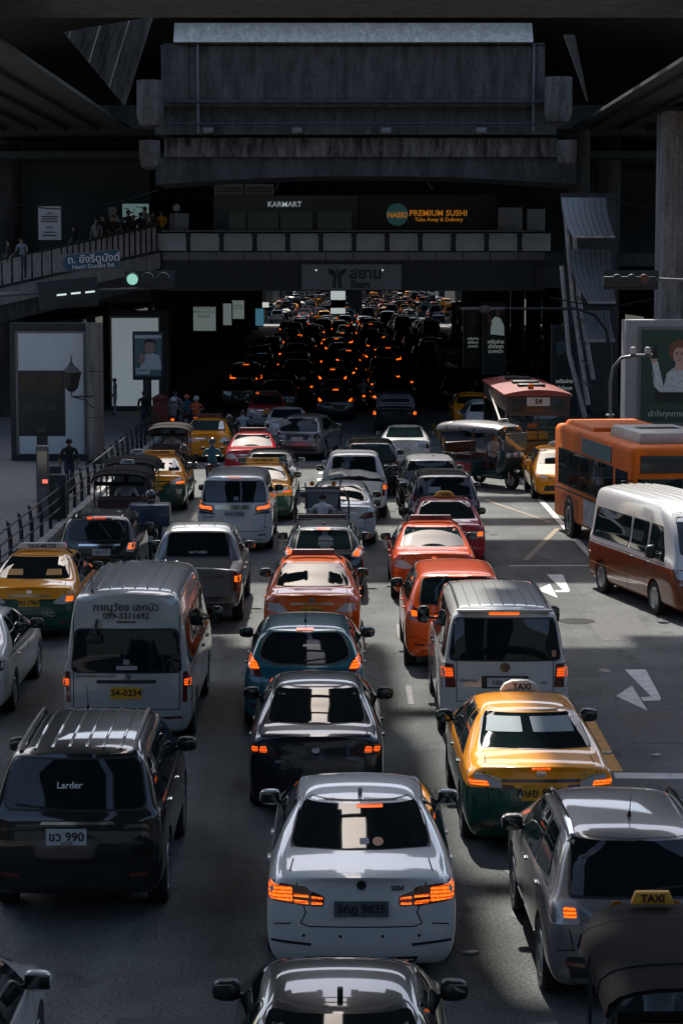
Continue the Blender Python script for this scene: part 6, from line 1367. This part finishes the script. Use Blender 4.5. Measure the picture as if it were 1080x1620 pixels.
MB().box(-.56, -.34, -.03, .02, 1.52, 1.64).build('rear_view_mirror', TRIM, r, bevel=.03)
sticker(r, t, 'window_sticker', [(-.14, 1.13), (.16, 1.13), (.16, 1.19), (-.14, 1.19)], mat('sticker_pale', (.35, .33, .32), .6)); sticker(r, t, 'window_sticker', [(-.04, 1.21), (.05, 1.21), (.05, 1.28), (-.04, 1.28)], mat('sticker_grey', (.25, .25, .25), .6))
whip(r, t, .3, -.5, .3)
r, t = spawn('pickup', 'pickup_truck', -2.84, 42.0, 0, DSILVER, 'dark silver pickup truck with an empty black bed', 'pickup', lamp=LAMPB)
MB().box(-.69, .69, .11, 1.39, .685, .70).build('bed_liner', TRIM, r)
roof_lines(r, t, (-.3, 0, .3), 1.95, 2.85, 'roof_rib', DSILVER, .012); surf_text(r, t, .45, .98, 'HI-LANDER', .055, INK); surf_text(r, t, 0, 1.27, '4x4 TURBO', .07, INKW); surf_text(r, t, .5, .74, 'V-CROSS', .06, CHROME)
r, t = spawn('mpv', 'people_carrier', -2.60, 53.4, 0, WHITE, 'white people carrier with wide orange tail lights and chrome band', 'car', plate='3กฮ 9363', lamp=LAMPB)
surf_text(r, t, -.62, .87, 'ALPHARD', .05, INK); sticker(r, t, 'window_sticker', [(-.02, 1.27), (.10, 1.27), (.10, 1.36), (-.02, 1.36)], PALE)
r, t = spawn('taxi', 'taxi', -2.2, 59.8, 0, YG2, 'yellow and green taxi mostly hidden ahead of the white people carrier', 'taxi', glass=GLASS2); meter_bar(r, t, 1.95, SIGNY)
spawn('hatch', 'hatchback', -2.14, 65.0, 0, WROOF, 'white hatchback with a black roof ahead of the people carrier', 'car', lamp=None, brake=None, mirror=WHITE)
r, t = spawn('compact', 'taxi', -2.95, 71.9, 0, CRIMSON, 'pinkish red taxi with a pale reflection in its rear window', 'taxi', lamp=None, brake=None); meter_bar(r, t, 2.0, SIGNR)
spawn('merc', 'sedan', -2.15, 86.0, 0, PEARL, 'light silver sedan at the edge of the dark underpass', 'car', plate='ฎฮ 88', lamp=None)
r, t = spawn('compact', 'taxi', -3.23, 95.3, 0, RS, 'dark red and silver taxi farthest of the clear queue', 'taxi', lamp=None, brake=None); meter_bar(r, t, 2.0, SIGNR)

# leftmost lane by the fence
spawn('merc', 'sedan', -5.95, 33.0, 0, WHITE, 'white sedan cut by the left edge beside the silver van', 'car', mirror=TRIM)
r, t = spawn('compact', 'taxi', -5.75, 40.3, 0, YG, 'yellow and green taxi with a TAXI-METER bar by the left edge', 'taxi', plate='ทม 1967', lamp=LAMPB)
meter_bar(r, t, 1.95, SIGNW); surf_text(r, t, .35, .52, 'TRD', .13, SILVERF); surf_text(r, t, -.36, .52, 'SPORTIVO', .05, SILVERF)
for x in (-.36, .36): sticker(r, t, 'seat_back', [(x - .15, 1.14), (x + .15, 1.14), (x + .13, 1.23), (x - .13, 1.23)], mat('seat_tan', (.34, .17, .03), .7))
r, t = spawn('cube', 'hatchback', -5.26, 47.2, 0, BLACK, 'small dark boxy hatchback between the yellow taxi and the fence', 'car', lamp=LAMPB, plate='ฆจ 17'); roof_lines(r, t, (-.5, .5), .5, 2.2, 'roof_rail', CHROME, .012, .02); wiper(r, t, .3, 1.1, .02, 1.42)
r, t = spawn('taxi', 'taxi', -5.3, 62.4, 0, YG, 'yellow and green taxi beside the motorcycles in the left lane', 'taxi', plate='มฉ 4410', lamp=LAMPB); meter_bar(r, t, 1.95, SIGNY); sticker(r, t, 'window_sticker', [(.42, 1.2), (.56, 1.2), (.52, 1.34), (.42, 1.34)], INKW)
r, t = spawn('compact', 'taxi', -4.85, 79.1, 0, YEL, 'far yellow taxi with a sunlit rear window behind the riders', 'taxi', lamp=None, brake=None, glass=GLASS2); meter_bar(r, t, 2.0, SIGNR); sticker(r, t, 'sun_shade_and_glare', [(.40, 1.13), (.62, 1.13), (.54, 1.38), (.42, 1.38)], INKW)  # white patch on the glass stands in for sunlit glare

# right hand lane
r, t = spawn('crossover', 'crossover', 2.79, 19.7, R(1.2), TAUPE, 'taupe crossover with roof rails cut by the right edge', 'car', lamp=LAMPB, mirror=TAUPE, brake=LAMPB)
roof_lines(r, t, (-.60, .60), .75, 2.6, 'roof_rail', CHROME, .024, .055); whip(r, t, 1.15, .0, .22); wiper(r, t, 0, 1.13, .45, 1.17); sticker(r, t, 'window_blind', [(.42, 1.14), (.66, 1.14), (.64, 1.32), (.45, 1.32)], PALE)
r, t = spawn('taxi', 'taxi', 2.33, 25.3, R(.8), YG, 'yellow and green taxi with a small TAXI sign beside the turn arrow', 'taxi', plate='ทษย 8606', lamp=LAMPB, mirror=NAVY, brake=LAMPB)
pod(r, t, 2.75, SIGNW); sticker(r, t, 'sun_shade_and_glare', [(-.57, 1.26), (-.13, 1.26), (-.13, 1.385), (-.52, 1.385)], PALE); sticker(r, t, 'sun_shade_and_glare', [(.0, 1.26), (.50, 1.26), (.46, 1.385), (-.02, 1.385)], PALE)
sticker(r, t, 'spoiler_lamp', [(-.11, 1.025), (.11, 1.025), (.11, 1.045), (-.11, 1.045)], LAMPB); surf_text(r, t, .50, .965, 'ALTIS', .05, CHROME); surf_text(r, t, .48, .72, '1.6 G', .06, CHROME)
r, t = spawn('transporter', 'van', 2.37, 31.6, 0, VWP, 'light grey passenger van with a tinted tailgate window', 'van', plate='1ฮข 7577', lamp=LAMP, brake=LAMPB)
roof_lines(r, t, (-.50, -.34, -.17, 0, .17, .34, .50), .5, 3.6, 'roof_rib', VWP, .012); roof_lines(r, t, (-.66, .66), .4, 3.5, 'roof_rail', TRIM, .02, .02)
sticker(r, t, 'tailgate_badge', [(.075 * math.cos(a), 1.095 + .07 * math.sin(a)) for a in [k * math.pi / 8 for k in range(16)]], CHROME, .012, rad=0); lettering('V', .055, TRIM, r, surf(r, t, 0, 1.118, 'R', .02), .03); lettering('W', .06, TRIM, r, surf(r, t, 0, 1.07, 'R', .02), .03)
surf_text(r, t, -.52, .90, 'CARAVELLE', .05, TRIM); surf_text(r, t, .56, .87, 'TDI', .05, TRIM); sticker(r, t, 'window_sticker', [(.68, 1.24), (.74, 1.24), (.74, 1.33), (.68, 1.33)], mat('sticker_tan', (.45, .22, .12), .6))
z = t.hit(0, .26, 'T')[0].z; MB().prism([(-.70, .14), (.70, .14), (.68, .34), (-.68, .34)], z - .03, z + .012, 'Z')  .build('roof_spoiler', VWP, r, bevel=.015)
r, t = spawn('redsuv', 'suv', 2.0, 37.2, 0, RUST, 'burnt orange SUV tucked in front of the grey van', 'car', lamp=LAMPB, brake=LAMPB)
r, t = spawn('compact', 'taxi', 1.91, 45.2, 0, RUST, 'burnt orange taxi sedan with a brown TAXI-METER bar', 'taxi', lamp=None, brake=None); meter_bar(r, t, 1.95, SIGNR)
r, t = spawn('compact', 'taxi', 2.45, 50.4, 0, CRIMSON, 'crimson taxi with a rounded amber TAXI sign', 'taxi', lamp=LAMPB, brake=None); pod(r, t, 2.0, SIGNY)
r, t = spawn('redsuv', 'suv', 2.62, 55.7, 0, BLACK, 'black SUV ahead of the crimson taxi', 'car', lamp=None, brake=None); roof_lines(r, t, (-.55, .55), .7, 2.6, 'roof_rail', CHROME, .014, .03); sticker(r, t, 'window_sticker', [(-.42, 1.2), (-.1, 1.2), (-.1, 1.35), (-.4, 1.35)], PALE)
r, t = spawn('crossover', 'crossover', 2.5, 61.4, 0, paint('white_roof_paint', (.42, .43, .44), (.012, .013, .014), 1.5), 'dark crossover with a pale roof ahead of the black SUV', 'car', lamp=None, brake=None); whip(r, t, 1.2, .1, .3)

# oncoming side: the same shells with faces
def with_front(key, new, head, grille, bump, plate_z, wip=True):
    S = dict(SPEC[key]); SPEC[new] = S; S['tail'] = list(S['tail'])
    S['trim2'] = list(S.get('trim2', ())) + [('headlight', head, 'F', 'head', .03)]
    S['trim'] = list(S['trim']) + [('grille', grille, 'F', 'black', .02), ('air_dam', bump, 'F', 'black', .03), ('front_plate', [(-.2, plate_z - .06), (.2, plate_z - .06), (.2, plate_z + .06), (-.2, plate_z + .06)], 'F', 'platem', .005)]
with_front('minibus', 'minibus_front', [(.50, .80), (.86, .84), (.88, 1.02), (.56, .96)], [(-.48, .80), (.48, .80), (.44, .90), (-.44, .90)], [(-.6, .38), (.6, .38), (.55, .56), (-.55, .56)], .66)
with_front('taxi', 'taxi_front', [(.48, .66), (.80, .70), (.82, .80), (.50, .74)], [(-.46, .62), (.46, .62), (.46, .70), (-.46, .70)], [(-.6, .30), (.6, .30), (.55, .46), (-.55, .46)], .52)
with_front('compact', 'compact_front', [(.48, .64), (.78, .66), (.80, .80), (.52, .76)], [(-.40, .62), (.40, .62), (.40, .72), (-.40, .72)], [(-.6, .30), (.6, .30), (.55, .46), (-.55, .46)], .52)
r, t = spawn('minibus_front', 'minibus_van', 6.2, 47.9, R(193), TWO, 'white over rust brown minibus facing us at the right edge', 'van', tail=None, lamp=None, brake=None, black=TRIM)
roof_lines(r, t, (-.62, -.44, -.26, -.08, .10, .28, .46, .63), .45, 4.3, 'roof_rib', WHITE, .016)
sticker(r, t, 'bumper_strip', [(-.82, .72), (.82, .72), (.82, .76), (-.82, .76)], CHROME, .01, 'F')
for s, ax in ((1, 'S'), (-1, 'L')): sticker(r, t, 'gold_stripe', [(.3, .60), (3.4, .60), (3.4, .615), (.3, .615)], mat('gold_line', (.45, .18, .03), .4), .008, ax, 0)
r, t = spawn('taxi_front', 'taxi', 6.62, 70.2, R(180), YEL, 'yellow taxi facing us, half hidden behind the orange bus', 'taxi', lamp=None, mirror=YEL); pod(r, t, 2.2, SIGNW)
spawn('compact_front', 'sedan', 7.25, 64.6, R(181), paint('wine_paint', (.10, .02, .025)), 'dark red car between the yellow taxi and the orange bus', 'car', lamp=None)
spawn('compact_front', 'sedan', 6.0, 95.4, R(180), WHITE, 'white car facing us behind the red roofed bus', 'car', lamp=None)
r, t = spawn('taxi_front', 'taxi', 5.75, 101.0, R(180), YEL, 'dim yellow taxi facing us under the footbridge', 'taxi', lamp=None)

ORB = mat('orange_bus_paint', (.64, .125, .003), .6, coat=.05, spec=.25, var=.25, vscale=1.2); ORL = mat('orange_bus_skirt', (.40, .075, .015), .5, var=.35, vscale=2)
b = bus('city_bus', 6.83, 58.75, R(187), 'orange city bus with a cream air conditioner on its roof', 8.2, 1.2, 2.82, ORB, ORL, 5, 'orange')
k = MB().prism([(-.85, 2.8), (.85, 2.8), (.78, 3.08), (-.78, 3.08)], 4.6, 7.4, 'Y').build('roof_air_conditioner', mat('cream_pod', (.50, .47, .42), .45, var=.12), b, bevel=.06)
for y in (4.75, 5.0): MB().box(-.87, -.80, y, y + .2, 2.86, 3.0).build('vent_grille', TRIM, k); 
for y in (5.6, 5.85, 6.1): MB().box(-.5, .5, y, y + .12, 3.08, 3.09).build('vent_slot', TRIM, k)
MB().prism([(-1.0, 2.8), (1.0, 2.8), (.9, 2.93), (-.9, 2.93)], .3, 3.4, 'Y').build('roof_duct', ORB, b, bevel=.04)
for s in (1, -1):
    MB().box(*sorted((s * 1.2, s * 1.216)), 3.3, 6.3, 2.28, 2.66).build('advert_strip', mat('advert_teal', (.03, .12, .15), .4, var=.5, vscale=4), b)
    MB().box(*sorted((s * 1.2, s * 1.213)), 3.5, 7.1, .50, 1.14).build('advert_panel', mat('advert_white', (.38, .40, .42), .4, var=.5, vscale=2.5), b)
lettering('73', .26, mat('board_digit', (.16, .10, .05), .5), b, face_M(-.62, 8.235, 2.40, math.pi), .03)
RBUS = mat('red_bus_roof', (.20, .035, .03), .5, coat=.2, var=.2, vscale=1.5); RBD = mat('brown_bus_paint', (.05, .028, .022), .5, coat=.2, var=.3, vscale=2)
b = bus('city_bus', 6.35, 82.6, R(180.6), 'red roofed city bus numbered 54 facing us', 10., 1.06, 2.84, RBD, RBD, 6, 'red')
m = MB(); n = 8
for y in (-.03, 10.04):
    for i in range(n + 1): x = -1.12 + 2.24 * i / n; m.v.append((x, y, 2.80 + .15 * (1 - (x / 1.12) ** 2)))
    for i in range(n, -1, -1): x = -1.12 + 2.24 * i / n; m.v.append((x, y, 2.74))
N = 2 * n + 2; m.f += [tuple(range(N)), tuple(range(2 * N - 1, N - 1, -1))] + [(i, (i + 1) % N, (i + 1) % N + N, i + N) for i in range(N)]
m.build('roof', RBUS, b, sm=True, ang=30)
for y in (2.2, 5.0, 7.2): MB().box(-.45, .45, y, y + .7, 2.90, 3.03).build('roof_vent', TRIM, b, bevel=.03)
k = MB().box(-.38, .38, 10.03, 10.06, 2.42, 2.70).build('route_board', PLATEW, b); lettering('54', .24, INK, k, face_M(0, 10.075, 2.56, math.pi), .03)
MB().lathe([(.10, 0), (.10, .16), (.06, .2)], (.2, 9.5, 2.93), 'Z', 12).build('beacon', mat('amber_lens', (.5, .14, .01), .2), b, sm=True)
MB().prism([(0, .13), (.13, -.09), (-.13, -.09)], 10.0, 10.012, 'Y').build('bonnet_badge', TRIM, b).location = (0, .0, 1.08)
for s in (1, -1): MB().bar((s * 1.07, 3.0, 2.6), (s * 1.07, 9.6, 1.5), .06, .05).build('side_stripe', mat('stripe_pale', (.4, .36, .32), .5), b)
b = bus('city_bus', 6.4, 128, R(180), 'dark bus facing us deep in the underpass', 10., 1.1, 2.9, TRIM, TRIM, 6, 'dark')

tuktuk(2.55, 15.6, R(1), 'black canvas tuk-tuk with an amber TAXI sign in the bottom right corner', None, SIGNY, CANVAS, s_=.92, shirt=mat('shirt_light_blue', (.25, .35, .42), .8))
tuktuk(-.45, 50.7, 0, 'tuk-tuk with a bare roof hoop in the middle lane ahead of the dark hatchback', None, None, roofless=True, lit=True)
tuktuk(-5.5, 54.6, 0, 'dark tuk-tuk with a white TAXI sign right behind the small boxy hatchback', None, SIGNW, s_=1.02)
tuktuk(-5.55, 57.9, 0, 'dark tuk-tuk with a white TAXI sign behind the yellow and green taxi', None, SIGNW, s_=1.02)
tuktuk(-5.6, 71.6, 0, 'dark tuk-tuk without a sign ahead of the yellow and green taxi', None, None)
tuktuk(3.7, 71.4, R(217), 'tuk-tuk with a pale roof and red seats crossing towards us', mat('tuk_green', (.012, .04, .045), .3, coat=.5), SIGNW, mat('tuk_roof_vinyl', (.10, .105, .105), .35), frame=TUKFR, sideboard=mat('tuk_red', (.30, .03, .05), .3, coat=.5), s_=1.12)
for x, y, lab, pl, sh, hm, bx, lit in [
    (-4.55, 52.0, 'motorcycle carrying a large dark blue cargo box', 'rider in black hunched before the dark blue cargo box', BLKS, HD, mat('box_blue', (.012, .035, .07), .4, coat=.3), False),
    (-4.05, 68.6, 'motorcycle under the rider in a teal shirt', 'motorcycle rider in a teal shirt seen from behind', TEALS, HD, None, False),
    (-4.75, 66.0, 'dark motorcycle with one red lit tail lamp beside the yellow taxi', 'rider all in black beside the yellow and green taxi', BLKS, HD, None, True),
    (-3.75, 83.5, 'motorcycle under the rider in a pale blue shirt', 'rider in a pale blue shirt with bare dark hair', PBLUE, None, None, False),
    (-4.1, 80.2, 'dark motorcycle close behind the pale blue rider', 'rider in dark clothes left of the pale blue rider', DK, HD, None, False),
    (-7.0, 91.5, 'motorcycle with a bright orange lamp next to the red pillar box', 'rider with a white helmet next to the red pillar box', GREYS, HW, None, True),
    (-6.6, 94.0, 'motorcycle second from the red pillar box', 'rider in a teal shirt with an orange helmet', TEALS, HO, None, False),
    (-6.1, 92.4, 'motorcycle with an orange lamp under the rider in the vest', 'rider in an orange vest with a white helmet', OV, HW, None, True)]:
    motorbike(x, y, J() * 3, lab, mat('bike_plastic', (.014, .016, .018), .25, coat=1.), lit, bx)
    person((x, y + .48, 0), 0, pl, 'ride', sh, JEAN, hm, 'riders on motorcycles')

# traffic deep under the station and far beyond: fewer parts, every vehicle still its own
def far(key, name, X, Y, yaw, paintm, label, group, cat='car', lit=True, **roles):
    t = template(key); root = empty(name, (X, Y, 0), yaw); tag(root, label, cat, group); rl = dict(ROLES); rl['paint'] = paintm
    rl.update(lens=LENSD, clear=LENSD, smoked=LENSD, lamp=LAMPF, brake=LAMPF); rl.update(roles)
    idx = {}
    for i, (nm, me, role, par, M) in enumerate(t.parts):
        if nm not in ('body', 'rear_window', 'windscreen', 'tail_light', 'lamp', 'brake_light', 'side_window', 'wheel', 'headlight'): continue
        if nm in ('brake_light', 'lamp') and not lit: continue
        o = bpy.data.objects.new(nm, me); col.objects.link(o)
        if not me.materials: me.materials.append(rl[role])
        o.material_slots[0].link = 'OBJECT'; o.material_slots[0].material = rl[role]; o.parent = idx.get(par, root); idx[i] = o
        if M is not None: o.matrix_local = M
    return root
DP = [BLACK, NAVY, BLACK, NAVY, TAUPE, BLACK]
KN = dict(compact='sedan', city='sedan', suv='SUV', hatch='hatchback', taxi='sedan', redsuv='SUV', minibus='minibus', mpv='people carrier', civic='low sedan', pickup='pickup', taxi_front='sedan', compact_front='saloon', minibus_front='minibus')
LANES = ('leftmost', 'second', 'middle', 'right hand')
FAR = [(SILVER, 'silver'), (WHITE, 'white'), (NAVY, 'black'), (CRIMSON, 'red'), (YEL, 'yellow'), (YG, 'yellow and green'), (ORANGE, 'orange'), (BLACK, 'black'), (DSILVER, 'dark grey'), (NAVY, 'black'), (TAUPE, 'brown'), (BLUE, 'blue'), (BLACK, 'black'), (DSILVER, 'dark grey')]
keys = ['compact', 'city', 'suv', 'hatch', 'taxi', 'redsuv', 'minibus', 'mpv', 'civic', 'pickup']
GD = 'cars queuing in the shade under the station'; GF = 'sunlit traffic far beyond the station'; GO = 'oncoming cars in the shade under the station'
for lane, (x, y0) in enumerate([(-5.6, 104), (-2.9, 103), (-.2, 96), (2.5, 90)]):
    y = y0 + rng.uniform(0, 5)
    while y < 275:
        k = rng.choice(keys[:6] + ['mpv', 'pickup']); s = SPEC[k]; xx = x + rng.uniform(-.55, .55) + (y - 100) * .004; lt = rng.random() < .62
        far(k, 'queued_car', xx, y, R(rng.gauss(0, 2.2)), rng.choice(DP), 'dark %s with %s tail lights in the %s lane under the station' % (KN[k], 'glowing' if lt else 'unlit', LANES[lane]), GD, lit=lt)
        y += s['L'] + rng.uniform(1.5, 10.0)
for x, y0, ln in ((5.9, 112, 'inner'), (8.6, 96, 'outer')):
    y = y0
    while y < 270:
        k = rng.choice(['taxi_front', 'compact_front', 'minibus_front'])
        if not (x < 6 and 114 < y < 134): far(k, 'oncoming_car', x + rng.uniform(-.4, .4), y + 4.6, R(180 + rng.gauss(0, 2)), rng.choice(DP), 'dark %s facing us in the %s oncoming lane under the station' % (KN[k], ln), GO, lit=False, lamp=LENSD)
        y += rng.uniform(8, 16)
for li, x in enumerate((-11.5, -8.6, -5.6, -2.7, .2, 3.2, 6.4, 9.4, 12.6, 15.6, 18.8)):
    y = 285 + rng.uniform(0, 14)
    while y < 600:
        k = rng.choice(keys); s = SPEC[k]; p_, cn = rng.choice(FAR); lt = rng.random() < .3
        far(k, 'distant_car', x + rng.uniform(-.7, .7) + (y - 285) * .006, y, R(rng.gauss(0, 2)), p_, 'distant %s %s in the dense sunlit traffic beyond the station%s' % (cn, KN[k], ', left half' if x < 2 else ', right half'), GF, lit=lt)
        y += s['L'] + rng.uniform(1.5, 6) * (1 + (y - 285) / 250)

for i, (x, y) in enumerate(((-4.2, 112), (-1.6, 118), (1.1, 109), (-4.4, 131), (.9, 140), (-1.4, 147), (3.9, 123), (-4.1, 158), (1.2, 172), (3.8, 150))):
    side = ('far left gap', 'left gap', 'centre gap', 'right gap')[0 if x < -3 else 1 if x < 0 else 2 if x < 2 else 3]
    motorbike(x, y, J() * 4, 'motorcycle with a glowing lamp filtering through the %s under the station' % side, mat('bike_plastic'), True); person((x, y + .48, 0), 0, 'rider in dark clothes in the %s under the station' % side, 'ride', (DK, BLKS, GREYS)[i % 3], JEAN, (HD, HW)[i % 2], 'riders on motorcycles')
